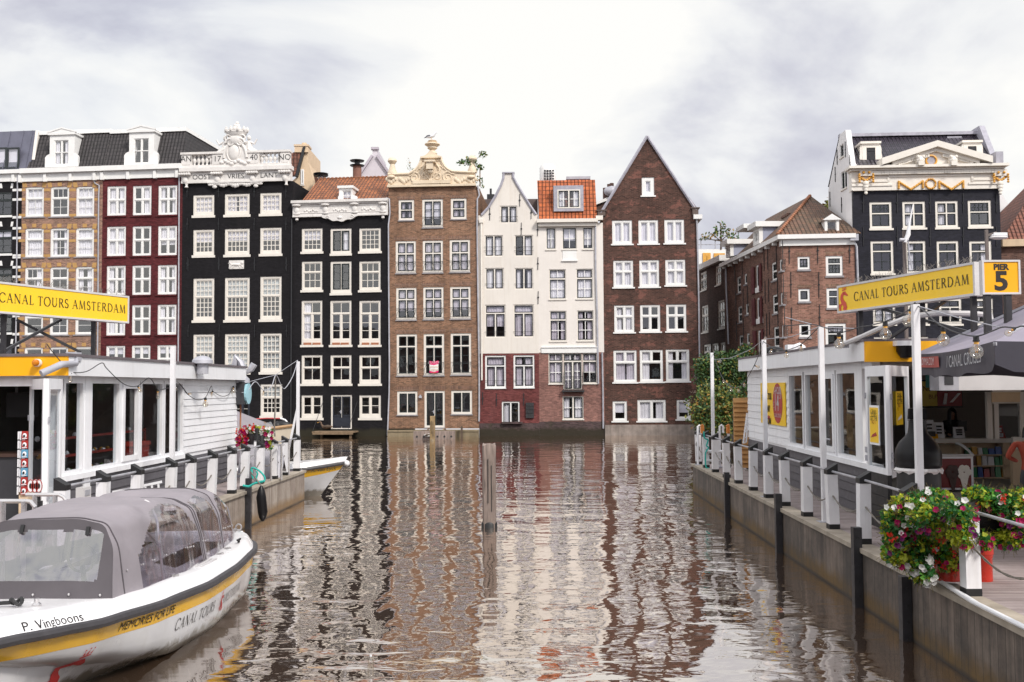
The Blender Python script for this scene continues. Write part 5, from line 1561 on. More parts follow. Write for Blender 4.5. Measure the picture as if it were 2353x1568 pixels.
# ground by the side street, and the overgrown bank
g=MB();g.box(15.0,60,-1,60,200,.7);q=g.build('ground',mat('pavement',(.22,.2,.19),.9,.2));q['kind']='structure'
def foliage(mb,c,r,n,size,w,shell=.5):
 for i in range(n):
  v=Vector((RND.gauss(0,1),RND.gauss(0,1),RND.gauss(0,1))).normalized()
  v*=RND.uniform(shell,1)if RND.random()<.8 else RND.uniform(0,1)
  k=1+.22*math.sin(v.x*7+c[0])*math.cos(v.z*6+c[2])
  mb.leaf((c[0]+v.x*r[0]*k,c[1]+v.y*r[1]*k,c[2]+v.z*r[2]*k),size,lm(w))
def bush(name,label,base,lumps,size,n,w,cat='bush'):
 t=thing(name,label,cat,base)
 mb=MB();b=Vector(base)
 for c,r in lumps:mb.tube([b+Vector((RND.uniform(-.3,.3),0,-.2)),(b+Vector(c))*.5+Vector(c).lerp(b,.5)*0+(Vector(c))*.5,Vector(c)],[.07,.05,.02],5)
 mb.build('stem',M['bark'],t,True,world=True)
 mb=MB()
 tot=sum(r[0]*r[2]for c,r in lumps)
 for c,r in lumps:foliage(mb,c,r,int(n*r[0]*r[2]/tot),size,w)
 mb.build('foliage',LEAF,t,world=True)
 return t
def L(x,y,Y,r):p=W(*Z('m',x,y),Y);return((p.x,p.y,p.z),r)
bush('ivy_bush','tall green climber bush spreading up the wall by the side street',tuple(W(1660,960,60).xy)+(.7,),[L(590,690,60,(.9,1,.8)),L(680,740,60,(1.1,1,.9)),L(620,780,60,(1.0,1,1.1)),L(790,700,60,(1.3,1,.9)),L(900,660,60,(1.1,1,.8)),L(1000,580,60,(.7,.8,.5)),L(960,720,60,(1.2,1,1.1)),L(870,780,60,(1.3,1,.9)),L(1010,510,60.3,(.45,.4,.35)),L(730,600,60.5,(.6,.5,.4)),L(580,860,60,(.6,.8,1.0)),L(970,880,60,(.8,.8,.9))],.2,8000,(5,10,1.4,.6))
bush('low_bush','rounded yellow green bush at the waterline left of the wooden slat screen',tuple(W(1650,985,52).xy)+(.5,),[L(700,1090,52,(1.5,1.1,1.2)),L(600,1190,52,(1.0,.9,1.1)),L(780,1050,52,(.9,.8,.9)),L(820,1200,52,(1.0,.9,1.2)),L(700,1270,52,(1.6,.9,.7)),L(560,1280,52,(.5,.5,.6))],.18,5500,(6,4,5,2))
# piers, fences, kiosks
ZD=0.9
def rx(Y):return 5.83-(32.4-Y)*0.0273
def lx(Y):return-6.39-(30.7-Y)*0.0273
def planks(name,c1,c2,w,axis,rough=.8,dirt=(.09,.07,.05),damt=.5,moss=None):
 """timber boards of width w; axis 0/1 picks the object axis across the boards"""
 m,nt,p,out=new_mat(name)
 co=objco(nt)
 sx=nd(nt,'ShaderNodeSeparateXYZ');nt.links.new(co,sx.inputs[0])
 q=mathn(nt,'DIVIDE',sx.outputs[axis],w)
 fl=mathn(nt,'FLOOR',q);fr=mathn(nt,'FRACT',q)
 wn=nd(nt,'ShaderNodeTexWhiteNoise',noise_dimensions='1D');nt.links.new(fl,wn.inputs['W'])
 c=ramp(nt,wn.outputs[0],[(0,c1),(1,c2)])
 st=[6,6,6];st[2 if axis==0 and moss is not None else(1-axis)]=.35
 ns=noise(nt,scaled(nt,co,st),1.5,7,.7)
 c=mixc(nt,ramp(nt,ns,[(.40,(0,)*3),(.60,(damt,)*3)]),c,dirt)
 c=mixc(nt,ramp(nt,noise(nt,co,1.2,6,.7),[(.4,(0,)*3),(.75,(damt*.8,)*3)]),c,lum(c1,1.5))
 if moss:
  zz=mathn(nt,'ADD',sx.outputs[2],mathn(nt,'MULTIPLY',noise(nt,co,3.0,5,.7),.35))
  c=mixc(nt,ramp(nt,zz,[(.32,(.9,)*3),(.52,(0,)*3)]),c,moss)
  c=mixc(nt,ramp(nt,sx.outputs[2],[(.0,(1,)*3),(.07,(0,)*3)]),c,(.012,.011,.01))
 c=mixc(nt,ramp(nt,noise(nt,scaled(nt,co,(1,1,.7)),.7,7,.75),[(.42,(0,)*3),(.62,(damt,)*3)]),c,dirt)
 gap=ramp(nt,fr,[(.0,(0,)*3),(.06,(1,)*3)])
 c=mixc(nt,1.0,c,ramp(nt,fr,[(0,(.12,)*3),(.09,(1,)*3)]),'MULTIPLY')
 nt.links.new(c,p.inputs['Base Color']);p.inputs['Roughness'].default_value=rough
 bump(nt,p,mathn(nt,'ADD',gap,mathn(nt,'MULTIPLY',ns,.4)),.6,.015)
 return m
M['wallplank']=planks('quay_boards',(.21,.165,.135),(.07,.054,.045),.19,0,moss=(.13,.075,.02),dirt=(.035,.03,.027),damt=.75)
M['wallpale']=planks('pale_quay_boards',(.46,.40,.34),(.36,.30,.26),.16,0,moss=(.26,.16,.07),dirt=(.17,.12,.09),damt=.6)
M['deck']=planks('deck_boards',(.42,.35,.34),(.33,.27,.265),.145,0,dirt=(.13,.10,.09),damt=.4)
M['capping']=mat('concrete_capping',(.36,.31,.25),.9,.25,2.5,streak=.3,dirt=(.14,.11,.07))
M['steel']=mat('black_steel',(.026,.025,.029),.45,.3,4)
M['postwhite']=mat('white_post_paint',(.80,.79,.81),.4,.06,3,streak=.4,dirt=(.42,.38,.34))
M['rope']=mat('chain_metal',(.16,.14,.12),.5,.3,30)
M['pipe']=mat('galvanised_pipe',(.40,.40,.43),.4,.2,5,metal=.3)
M['yellow']=mat('yellow_paint',(.90,.43,.004),.4,.04,1.5)
M['yellowsign']=mat('yellow_sign_face',(.95,.60,.010),.35,.03,1.5)
M['kwhite']=mat('white_cladding',(.82,.82,.84),.5,.05,1.2,streak=.3,dirt=(.5,.48,.47))
M['kgrey']=mat('grey_cladding',(.09,.085,.096),.55,.12,2)
M['kdark']=mat('charcoal_cladding',(.04,.04,.046),.5,.15,2)
M['room']=mat('kiosk_inner_wall',(.34,.31,.28),.8,.1)
M['black']=mat('matt_black',(.012,.012,.013),.5,.2)
M['shiny']=mat('glossy_black_plastic',(.007,.0065,.0075),.36,.15,spec=.22)
def pier(name,label,pl,dl,nearY,edge,inward,wallm,width):
 """pier with its long boarded wall along the canal; local x runs along the edge"""
 a=Vector((edge(dl),dl,0));b=Vector((edge(nearY),nearY,0))
 if inward>0:o,e=a,b
 else:o,e=b,a
 ux=(e-o).normalized()
 t=thing(name,label,'pier',o,math.atan2(ux.y,ux.x))
 ln=(e-o).length
 mb=MB();mb.box(0,0,-1.5,ln,.12,ZD-.06);mb.build('quay_wall',wallm,t)
 xa,xb=(.12,ln)if inward>0 else(0,ln-.12)
 mb=MB()
 if inward>0:mb.box(0,.12,-1.5,.12,width,ZD-.06)
 else:mb.box(ln-.12,.12,-1.5,ln,width,ZD-.06)
 mb.build('end_wall',wallm,t)
 mb=MB();mb.box(-.04,-.05,ZD-.06,ln+.04,.26,ZD+.012);mb.build('capping',M['capping'],t)
 mb=MB();mb.box(0,.26,ZD-.06,ln,width,ZD);mb.build('deck',M['deck'],t)
 return t,ln
rp,rl=pier('right_pier','boarded pier with black steel piles on the right side of the canal',0,32.4,4.5,rx,1,M['wallplank'],22)
rp.name='pier'
lp,ll=pier('left_pier','pale streaked pier on the left with the covered boat moored along it',0,30.7,5.0,lx,-1,M['wallpale'],20)
lp.name='pier.001'
ROOTM['pier']=ROOTM['right_pier'];ROOTM['pier.001']=ROOTM['left_pier']
def pile(t,xf,Y,ztop,side):
 x=xf(Y)-side*.075
 mb=MB();mb.box(x-.065,Y-.065,-1.2,x+.065,Y+.065,ztop)
 o=mb.build('pile',M['steel'],t,world=True)
 mb=MB()
 for i in range(7):mb.lathe([(.022,-.1),(.022,-.094),(.005,-.092)],(x,Y,ztop-.15-i*.22),6,axis='Y')
 mb.build('bolt',M['iron'],o,world=True)
for px,zt in((1663,1.16),(1779,1.2),(1955,1.22),(2062,.85)):
 k=(px-CX)/F
 Y=(5.83-32.4*.0273-.1)/(k-.0273);pile(rp,rx,Y,zt,1)
for px,zt in((575,1.22),):
 k=(px-CX)/F
 Y=(-6.39-30.7*.0273+.1)/(k-.0273);pile(lp,lx,Y,zt,-1)
mb=MB()
mb.tube([(rx(Y)+.05-.11*max(0,min(1,(12.6-Y)/1.2)),Y,ZD+.05)for Y in(13.2,12.6,12,11.4,10.8,10,9,8,6,4.6)],.028,8)
mb.tube([(rx(Y)+.12-.11*max(0,min(1,(12.6-Y)/1.2)),Y,ZD+.03)for Y in(13.2,12.6,12,11.4,10.8,10,9,8,6,4.6)],.014,6)
mb.build('edge_pipe',M['kwhite'],rp,True,world=True)
mb=MB();mb.tube([(lx(15.5)+.1+.1*0,15.5,.95)]*0+[(lx(Y)+.0,Y,1.0)for Y in(23.0,23.2)],.03,6)
def fence(name,label,xf,Ys,side,rail_to=None,tilt=.02,hh=1.13):
 t=thing(name,label,'fence',(xf(Ys[0]),Ys[0],ZD))
 pts=[]
 for Y in Ys:
  x=xf(Y)+side*.16
  w=.088
  lean=RND.uniform(-.012,.03)*-side
  mb=MB()
  mb.hexa([(x-w,Y-w,ZD+.1),(x+w,Y-w,ZD+.1),(x+w,Y+w,ZD+.1),(x-w,Y+w,ZD+.1),(x-w+lean,Y-w,ZD+.96),(x+w+lean,Y-w,ZD+.96),(x+w+lean,Y+w,ZD+.96),(x-w+lean,Y+w,ZD+.96)])
  po=mb.build('post',M['postwhite'],t,world=True)
  mb=MB();mb.box(x-w-.004,Y-w-.004,ZD+.012,x+w+.004,Y+w+.004,ZD+.1);mb.build('post_foot',M['black'],po,world=True)
  mb=MB()
  hi,lo=(ZD+1.15,ZD+1.04)
  zl,zr=(lo,hi)if side>0 else(hi,lo)
  a=w+.006
  mb.hexa([(x-a+lean,Y-a,ZD+.96),(x+a+lean,Y-a,ZD+.96),(x+a+lean,Y+a,ZD+.96),(x-a+lean,Y+a,ZD+.96),(x-a+lean,Y-a,zl),(x+a+lean,Y-a,zr),(x+a+lean,Y+a,zr),(x-a+lean,Y+a,zl)])
  mb.build('post_cap',M['black'],po,world=True)
  pts.append(Vector((x+lean*.9,Y,ZD)))
 for a,b in zip(pts,pts[1:]):
  if abs(a.y-b.y)>2.5:continue
  mb=MB();mb.tube([a+Vector((0,0,1.01)),b+Vector((0,0,1.01))],.02,8);mb.build('rail',M['pipe'],t,True,world=True)
  mb=MB()
  cp=[a.lerp(b,i/14)+Vector((-side*.0,0,.62-.20*math.sin(math.pi*i/14)))for i in range(15)]
  mb.tube(cp,[.011+.006*(i%2)for i in range(15)],5);mb.build('chain',M['rope'],t,world=True)
 return t
RY=[32.2,30.75,29.15,27.4,25.75,24.0,22.4,20.9,19.2,17.5,15.85,13.9,11.95,10.0]
fence('pier_fence','row of white posts with slanted black caps and pipe rail on the right pier',rx,RY,1)
LY=[15.5,16.9,18.3,20.0,21.15,22.5,24.0,25.0,26.4,27.8,29.0,30.4]
fence('pier_fence','row of white posts with slanted black caps and pipe rail on the left pier',lx,LY,-1)
# kiosks
def clad(f,name,mt,u0,u1,z0,z1,n,proud=.03):
 mb=MB();hgt=(z1-z0)/n
 for i in range(n):
  a,b=z0+i*hgt,z0+(i+1)*hgt-.012
  mb.hexa([(u0,-proud,a),(u1,-proud,a),(u1,.0,a),(u0,.0,a),(u0,-proud*.45,b),(u1,-proud*.45,b),(u1,.0,b),(u0,.0,b)])
  mb.box(u0,-.004,b,u1,0,b+.012)
 return mb.build(name,mt,f.root)
def kwin(f,pa,pb,z0,z1,fw=.07,sash=0.0,name='window',handle=False):
 u0,u1=f.uv(pa,891)[0],f.uv(pb,891)[0]
 mb=MB()
 mb.box(u0,-.05,z0,u0+fw,.06,z1);mb.box(u1-fw,-.05,z0,u1,.06,z1)
 mb.box(u0+fw,-.05,z1-fw,u1-fw,.06,z1);mb.box(u0+fw,-.05,z0,u1-fw,.06,z0+fw)
 if sash:
  a,b,c,d=u0+fw,u1-fw,z0+fw,z1-fw
  mb.box(a,-.08,c,a+sash,.0,d);mb.box(b-sash,-.08,c,b,.0,d);mb.box(a+sash,-.08,d-sash,b-sash,0,d);mb.box(a+sash,-.08,c,b-sash,0,c+sash)
 w=mb.build(name,M['kwhite'],f.root)
 g=MB();q=fw+sash
 g.face([(u0+q,.01,z0+q),(u1-q,.01,z0+q),(u1-q,.01,z1-q),(u0+q,.01,z1-q)]);g.build('pane',M['glass_clear'],w)
 if handle:
  mb=MB();mb.tube([(u1-q+.04,-.14,(z0+z1)/2-.55),(u1-q-.2,-.14,(z0+z1)/2-.55)],.018,6);mb.build('handle',M['zinc'],w)
 return w
 # right kiosk
dR=18.3
k=House('ticket_kiosk','white boarded ticket kiosk with grey base and yellow corner on the right pier',1719,2011,29.7,dR,'kiosk',None)
KR=k
hu=lambda px:k.uv(px,891)[0]
uE=hu(1813)
ZT,ZF,ZS,ZW=4.2,3.85,1.95,3.72
clad(k,'wall',M['kwhite'],.02,uE,ZS-.05,ZF,10)
mb=MB();mb.box(0,0,ZD,uE,.15,ZF);mb.box(uE,0.02,ZD,k.w,.12,ZS-.1);mb.box(0,0.02,ZD,.1,11.9,ZF);mb.build('frame_wall',M['kwhite'],k.root)
for a,b in((0.02,hu(1805)),(hu(1808),hu(1890)),(hu(1893),k.w-.02)):clad(k,'base_cladding',M['kgrey'],a,b,ZD+.06,ZS-.11,5,.04)
mb=MB();mb.box(uE,-.1,ZS-.1,k.w,.12,ZS);mb.build('sill',M['kwhite'],k.root)
for pa,pb,s_,hd in((1816,1849,0,0),(1853,1888,0,0),(1888,1924,.1,1),(1927,1972,0,0)):kwin(k,pa,pb,ZS,ZW,sash=s_,name='door' if hd else 'window',handle=bool(hd))
mb=MB();mb.box(hu(1973),-.06,ZS,hu(1988),.1,ZF);mb.box(uE,-.055,ZW,k.w,.1,ZF);mb.build('corner_post',M['kwhite'],k.root)
mb=MB();mb.box(-.15,-.25,ZF,k.w+.2,.05,ZT);mb.build('fascia',M['kwhite'],k.root)
mb=MB();mb.box(-.15,-.27,ZT,k.w+.25,12,ZT+.05);mb.build('roof',mat('roof_felt',(.13,.11,.12),.8,.2),k.root)
mb=MB();mb.box(-.1,0,ZD+.004,k.w,12,ZD+.15);mb.build('floor',M['room'],k.root)
mb=MB();mb.box(0.1,.15,ZF-.06,k.w,12,ZF-.01);mb.build('ceiling',M['room'],k.root)
mb=MB();mb.box(0.1,.15,ZD+.15,.2,12,ZF-.06);mb.build('back_wall',M['room'],k.root)
mb=MB();mb.box(.2,11.8,ZD+.15,k.w,11.9,ZF-.06);mb.build('inner_wall',M['room'],k.root)
mb=MB();mb.box(k.w+.2,-.25,ZF-.02,k.w+.26,12,ZT);mb.build('front_fascia',M['yellow'],k.root)
p=W(*Z('n',855,1085),17.95)
t=thing('security_camera','white dome security camera on the yellow kiosk fascia','camera',tuple(p))
mb=MB();mb.box(p.x-.2,p.y-.12,p.z+.05,p.x+.2,p.y+.12,p.z+.14);mb.build('bracket',M['kwhite'],t,world=True)
mb=MB();mb.lathe([(.05,.05),(.17,.05),(.16,-.06),(.1,-.16),(.02,-.18)],tuple(p),14);mb.build('dome',M['shiny'],t,True,world=True)
p=W(*Z('m',1530,540),25);t=thing('air_duct','white bent ventilation pipe on the right kiosk roof','pipe',tuple(p))
mb=MB();mb.tube([p+Vector((-.04,0,-.2)),p+Vector((-.04,0,.03)),p+Vector((0,0,.11)),p+Vector((.08,0,.14)),p+Vector((.16,0,.09)),p+Vector((.19,0,.0))],[.085,.085,.085,.085,.08,.075],12);mb.build('duct',M['kwhite'],t,True,world=True)
mb=MB();mb.lathe([(.13,-.2),(.13,-.15),(.09,-.13)],(p.x-.04,p.y,p.z),12);mb.build('flange',M['zinc'],t,world=True)
p=W(*Z('m',1290,570),27.5);t=thing('roof_cowl','dark hooded vent beside a white block on the right kiosk roof','vent',tuple(p))
mb=MB();mb.lathe([(.34,-.15),(.33,.05),(.26,.16),(.14,.21),(.02,.22)],tuple(p),14);mb.build('hood',M['shiny'],t,True,world=True)
mb=MB();mb.box(p.x+.36,p.y-.15,p.z-.15,p.x+.54,p.y+.15,p.z+.26);mb.build('box',M['kwhite'],t,world=True)
t=thing('canal_tour_poster','yellow poster with a red price oval on the white kiosk siding','poster',tuple(k.o))
a0,a1=hu(1752.5),hu(1808.5);z1p,z0p=3.62-.33,2.13
f=k
zc0=k.uv(1782,976)[1];zc1=k.uv(1782,880)[1]
rm=ROOTM[k.root.name].inverted()
def KL(u,y,z):return rm@Vector((u,y,z))
mb=MB();
c8=[KL(u,y,z)for z in(zc0,zc1)for u,y in((a0,-.06),(a1,-.06),(a1,-.035),(a0,-.035))]
mb.hexa(c8);mb.build('panel',M['yellowsign'],t,world=True)
M['red']=mat('dark_red_print',(.36,.025,.02),.5,.06)
M['ink']=mat('black_ink',(.02,.015,.012),.5,.1)
au,az_=a0+(a1-a0)*.72,(zc0+zc1)/2+.02
ru,rz=(a1-a0)*.19,(zc1-zc0)*.47
mb=MB();mb.face([KL(au+ru*math.cos(i*math.pi/16),-.064,az_+rz*math.sin(i*math.pi/16))for i in range(32)]);mb.build('price_oval',M['red'],t,world=True)
def ktext(body,size,u,z,mt,xs=1.0,nm='lettering',y=-.066,off=0.0):
 text_mesh(body,size,mt,nm,t,lambda a,b,c:KL(u+a,y,z+b),xs=xs,off=off)
ktext('14',.62,au-.1,az_,M['kwhite'],.8,off=.012);ktext('50',.26,au+ru*.62,az_+.2,M['kwhite'],.8);ktext('€',.22,au-ru*.78,az_-.06,M['kwhite'],.8)
ktext('1-HOUR',.26,au,az_+rz*.62,M['kwhite'],.85,off=.006);ktext('CANAL CRUISE',.15,au,az_-rz*.62,M['kwhite'],.75)
zz=(zc0+zc1)/2
for i,s_ in enumerate(('# CANAL TOUR','COMPANY','AMSTERDAM')):ktext(s_,.24,a0+(a1-a0)*.27,zz+.18-i*.33,M['ink'],.68,off=.008)
ktext('CANAL TOURS',.11,a0+(a1-a0)*.22,zc1-.22,M['red'],.8)
mb=MB();mb.face([KL(u,-.065,z)for u,z in((a0+.75,zc0+.12),(a0+1.1,zc0+.12),(a0+1.1,zc0+.22),(a0+.75,zc0+.22))]);mb.build('print_block',M['red'],t,world=True)
def leafdoor(name,label,A,Bp,z0,z1,fw=.1,dark=None,poster=None):
 A,Bp=Vector(A),Vector(Bp)
 d=(Bp-A);ln=d.length;rz=math.atan2(d.y,d.x)
 t=thing(name,label,'door',(A.x,A.y,0),rz)
 mb=MB();
 mb.box(0,-.03,z0,fw,.03,z1);mb.box(ln-fw,-.03,z0,ln,.03,z1);mb.box(fw,-.03,z1-fw*1.8,ln-fw,.03,z1);mb.box(fw,-.03,z0,ln-fw,.03,z0+fw)
 mb.build('door_frame',M['kwhite'],t)
 g=MB();g.face([(fw,0,z0+fw),(ln-fw,0,z0+fw),(ln-fw,0,z1-fw*1.8),(fw,0,z1-fw*1.8)]);g.build('pane',M['glass_clear'],t)
 mb=MB()
 for q in(.12,.2,.72):mb.box(-.03,-.05,z0+(z1-z0)*q-.05,.05,-.032,z0+(z1-z0)*q+.05)
 mb.build('hinge',M['zinc'],t)
 if dark:
  mb=MB();n=5;hg=(z0-dark)/n
  for i in range(n):mb.box(0,-.035,dark+i*hg+.008,ln,.035,dark+(i+1)*hg)
  mb.box(.02,-.02,dark,ln-.02,.02,z0);mb.build('lower_panel',M['black'],t)
 return t,ln
def G(px,Y,z=0):p=W(px,900,Y);return(p.x,p.y,z)
d1,ln=leafdoor('folding_door','white glazed folding door with dark lower panel, left leaf at the right kiosk corner',G(1992,17.75),G(2040,16.7),1.9,3.74,dark=ZD+.06)
M['flyer']=M['yellowsign']
def flyer(label,t0,ln,u0,u1,z0,z1,y,frame):
 t=thing('flyer',label,'poster',t0.location,t0.rotation_euler.z)
 ROOTM[t.name]=ROOTM[t0.name]
 mb=MB()
 if frame:mb.box(u0-.03,y-.02,z0-.04,u1+.03,y-.004,z1+.04);mb.build('frame',M['kwhite'],t);mb=MB()
 mb.box(u0,y-.026,z0,u1,y-.02,z1);mb.build('sheet',M['yellowsign'],t)
 um=(u0+u1)/2;w=u1-u0
 for i,(s_,mt)in enumerate((('CANAL','ink'),('TOURS','ink'),('GET THE','ink'),('NO 1','red'))):
  text_mesh(s_,w*.24,M[mt],'lettering',t,lambda a,b,c,i=i:(um+a,y-.028,z1-(z1-z0)*(.12+.1*i)+b),xs=.9,local=True)
 mb=MB();mb.prism([(um-w*.35,z0+.08),(um+w*.35,z0+.12),(um+w*.25,z0+(z1-z0)*.3),(um-w*.2,z0+(z1-z0)*.22)],y-.03,y-.027);mb.build('picture',M['red' if frame else 'kwhite'],t)
d2,ln2=leafdoor('folding_door','white glazed folding door, right leaf beside the dark kiosk opening',G(2042,16.75),G(2085,17.9),1.85,3.74)
flyer('narrow yellow flyer in a white frame on the left leaf of the folding door',d1,ln,ln*.28,ln*.68,2.42,3.02,-.035,True)
flyer('narrow unframed yellow flyer stuck on the right leaf of the folding door',d2,ln2,ln2*.28,ln2*.62,2.72,3.3,-.005,False)
# left kiosk
k2=House('ticket_kiosk','white boarded kiosk with a yellow fascia and wide windows on the left pier',130,543,17.6,28.0,'kiosk',None)
KL2=k2
hv=lambda px:k2.uv(px,891)[0]
ZT2,ZF2=4.0,3.66
uE=hv(421)
clad(k2,'wall',M['kwhite'],uE,k2.w,1.88,ZF2,11)
mb=MB();mb.box(uE,0,ZD,k2.w,.15,ZF2);mb.box(0,.02,ZD,uE,.12,1.78);mb.box(k2.w-.1,.15,ZD,k2.w,9.9,ZF2);mb.build('frame_wall',M['kwhite'],k2.root)
for a,b in((.0,hv(189)),(hv(197),hv(322)),(hv(324),hv(421)),(hv(422),k2.w)):clad(k2,'base_cladding',M['kgrey'],a,b,ZD+.04,1.78,5,.04)
mb=MB();mb.box(-.05,-.1,1.78,uE,.12,1.88);mb.build('sill',M['kwhite'],k2.root)
for pa,pb,s_ in((141,189,0),(203,272,0),(272,317,.1),(319,371,0),(373,418,0)):kwin(k2,pa,pb,1.88,3.6,sash=s_)
mb=MB();mb.box(hv(189),-.06,ZD,hv(203),.1,ZF2);mb.box(-.06,-.06,ZD,.1,.1,ZF2);mb.box(0,-.055,3.6,uE,.1,ZF2);mb.build('corner_post',M['kwhite'],k2.root)
mb=MB();mb.box(-.1,-.25,ZF2,k2.w+.1,.05,ZT2);mb.build('fascia',M['kwhite'],k2.root)
mb=MB();mb.box(-.16,-.26,ZF2,-.1,10,ZT2);mb.build('front_fascia',M['yellow'],k2.root)
mb=MB();mb.box(-.18,-.28,ZT2,k2.w+.12,10,ZT2+.05);mb.build('roof',MC['roof_felt'],k2.root)
mb=MB();mb.box(0,0,ZD+.004,k2.w,10,ZD+.12);mb.build('floor',M['room'],k2.root)
mb=MB();mb.box(0,.15,ZF2-.06,k2.w-.1,10,ZF2-.01);mb.build('ceiling',M['room'],k2.root)
mb=MB();mb.box(0.2,4.2,ZD+.12,k2.w-.1,4.3,ZF2-.06);mb.build('inner_wall',mat('dim_partition',(.10,.095,.09),.8),k2.root)
mb=MB();mb.box(.0,.1,ZF2-.18,.12,10,ZF2);mb.build('lintel',M['kwhite'],k2.root)
rm2=ROOTM[k2.root.name].inverted()
def K2(u,y,z):return rm2@Vector((u,y,z))
leafdoor('folding_door','outer grey tinted leaf of the folding door at the left kiosk entrance',G(72,17.9),G(104,16.6),1.15,3.6)
leafdoor('folding_door','inner leaf of the folding door hinged next to the left kiosk corner post',G(108,16.6),G(140,17.5),1.15,3.6)
p=W(*Z('r',378,188),17.35);t=thing('warning_light','small amber dome light on the yellow fascia','lamp',tuple(p))
mb=MB();mb.lathe([(.07,.0),(.07,.08)],tuple(p),14,axis='Y');mb.build('base',M['kwhite'],t,True,world=True)
mb=MB();mb.lathe([(.06,.0),(.06,-.04),(.04,-.08),(.01,-.09)],tuple(p),14,axis='Y');mb.build('dome',mat('amber_plastic',(.55,.18,.01),.25,.1),t,True,world=True)
t=thing('drain_pipe','grey bent rainwater pipe hung on the left kiosk corner','pipe',tuple(W(150,840,17.3)))
mb=MB();mb.tube([W(*Z('r',x,y),d_)for x,y,d_ in((780,100,17.9),(790,195,17.7),(640,205,17.2),(590,230,17.0),(430,300,16.8))],[.055,.055,.06,.06,.06],12)
mb.build('pipe',M['zinc'],t,True,world=True)
p=W(*Z('r',770,125),17.85);mb=MB();mb.box(p.x-.1,p.y-.1,p.z-.08,p.x+.1,p.y+.1,p.z+.08);mb.build('hopper',M['zinc'],t,world=True)
p=W(*Z('k',640,480),28.2)
t=thing('wall_heater','grey and black drum shaped unit on the far corner of the left kiosk','machine',tuple(p))
mb=MB();mb.box(p.x-.35,p.y-.3,p.z-.38,p.x+.3,p.y+.25,p.z+.25);mb.build('casing',M['kdark'],t,world=True)
mb=MB();mb.lathe([(.42,.22),(.40,.34),(.25,.48),(.1,.5)],(p.x-.03,p.y,p.z),16,sq=.8);mb.tube([p+Vector((-.05,0,.45)),p+Vector((-.05,0,.7)),p+Vector((-.0,0,.95)),p+Vector((.12,0,.8)),p+Vector((.25,0,.5)),p+Vector((.42,0,.62)),p+Vector((.5,0,.75))],.1,8);mb.build('hood',M['zinc'],t,True,world=True)
mb=MB();mb.lathe([(.3,.3),(.3,.36),(.02,.37)],(p.x,p.y,p.z-.08),18,axis='X');mb.build('fan_cover',mat('pale_blue_plastic',(.35,.6,.68),.5),t,world=True)
p=W(*Z('k',288,195),24);t=thing('roof_vent','small grey mushroom vent on the left kiosk roof','vent',tuple(p))
mb=MB();mb.lathe([(.14,-.25),(.14,.0),(.25,.0),(.24,.08),(.15,.16),(.02,.19)],tuple(p),14);mb.build('cap',M['zinc'],t,True,world=True)
t=thing('wall_screen','large black screen hanging inside the left kiosk','screen',tuple(K2(.9,3.2,2.6)))
mb=MB();a=W(*Z('r',70,500),18.6);b=W(*Z('r',330,755),18.6);mb.box(a.x,18.6,b.z,b.x,18.66,a.z);mb.build('panel',M['shiny'],t,world=True)
mb=MB();mb.bar((b.x-.3,18.63,a.z),(b.x-.3,18.63,ZF2-.06),.04);mb.build('bracket',M['iron'],t,world=True)
t=thing('counter','dark serving counter inside the left kiosk doorway','counter',tuple(W(20,1150,18.6)))
a=W(*Z('r',-40,1140),18.4);b=W(*Z('r',215,1140),18.4)
mb=MB();mb.box(a.x-2,18.4,a.z-.06,b.x,19.2,a.z);mb.build('top',mat('counter_brown',(.07,.035,.025),.5),t,world=True)
mb=MB();mb.box(a.x-2,18.45,ZD+.12,b.x-.05,19.15,a.z-.06);mb.build('front',M['kdark'],t,world=True)
t=thing('display_rack','red metal display rack behind the left kiosk windows','rack',tuple(K2(1.5,1.2,ZD+.12)))
mb=MB()
for u0,u1 in((1.4,3.0),(3.3,4.9),(5.0,6.2)):
 for z_ in(1.75,2.1,2.45):mb.bar(K2(u0,.9,z_),K2(u1,.9,z_),.05);
 for u in(u0,u1):mb.bar(K2(u,.9,ZD+.12),K2(u,.9,2.5),.05)
 mb.hexa([K2(u,y,z_)for z_ in(1.72,1.75)for u,y in((u0,.9),(u1,.9),(u1,1.3),(u0,1.3))])
mb.build('frame',mat('rack_red',(.33,.03,.02),.45),t,world=True)
mb=MB()
for i in range(60):
 q=K2(RND.uniform(1.45,6.1),RND.uniform(.95,1.25),RND.choice((1.78,2.12,2.47)));mb.ball(q,.05,5,RND.randrange(3),sc=(1,1,RND.uniform(.6,1.4)))
o=mb.build('goods',[M['kwhite'],M['leaf'],M['gold']],t,world=True);o['kind']='stuff'
t=thing('red_bin','red box shaped bin inside the left kiosk by the third window','bin',tuple(K2(5.0,.6,ZD+.12)))
mb=MB();q=[K2(u,y,z_)for z_,s_ in((1.55,.0),(2.15,.06))for u,y in((4.6-s_,.45),(5.3+s_,.45),(5.3+s_,.85),(4.6-s_,.85))];mb.hexa(q);mb.build('body',MC['rack_red'],t,world=True)
mb=MB();q=[K2(u,y,z_)for z_,s_ in((2.15,.09),(2.24,.02))for u,y in((4.6-s_,.42),(5.3+s_,.42),(5.3+s_,.88),(4.6-s_,.88))];mb.hexa(q);mb.build('lid',MC['rack_red'],t,world=True)
p=G(57,16.6)
t=thing('postcard_rack','tall rack of red, white and blue postcards beside the left kiosk door','rack',(p[0],p[1],ZD))
mb=MB();mb.box(p[0]-.08,p[1]+.02,ZD+.02,p[0]+.07,p[1]+.2,1.72);mb.build('stand',M['buff'],t,world=True)
CARD=[MC['dark_red_print'],mat('card_blue',(.10,.30,.45),.5),M['kwhite'],M['black']]
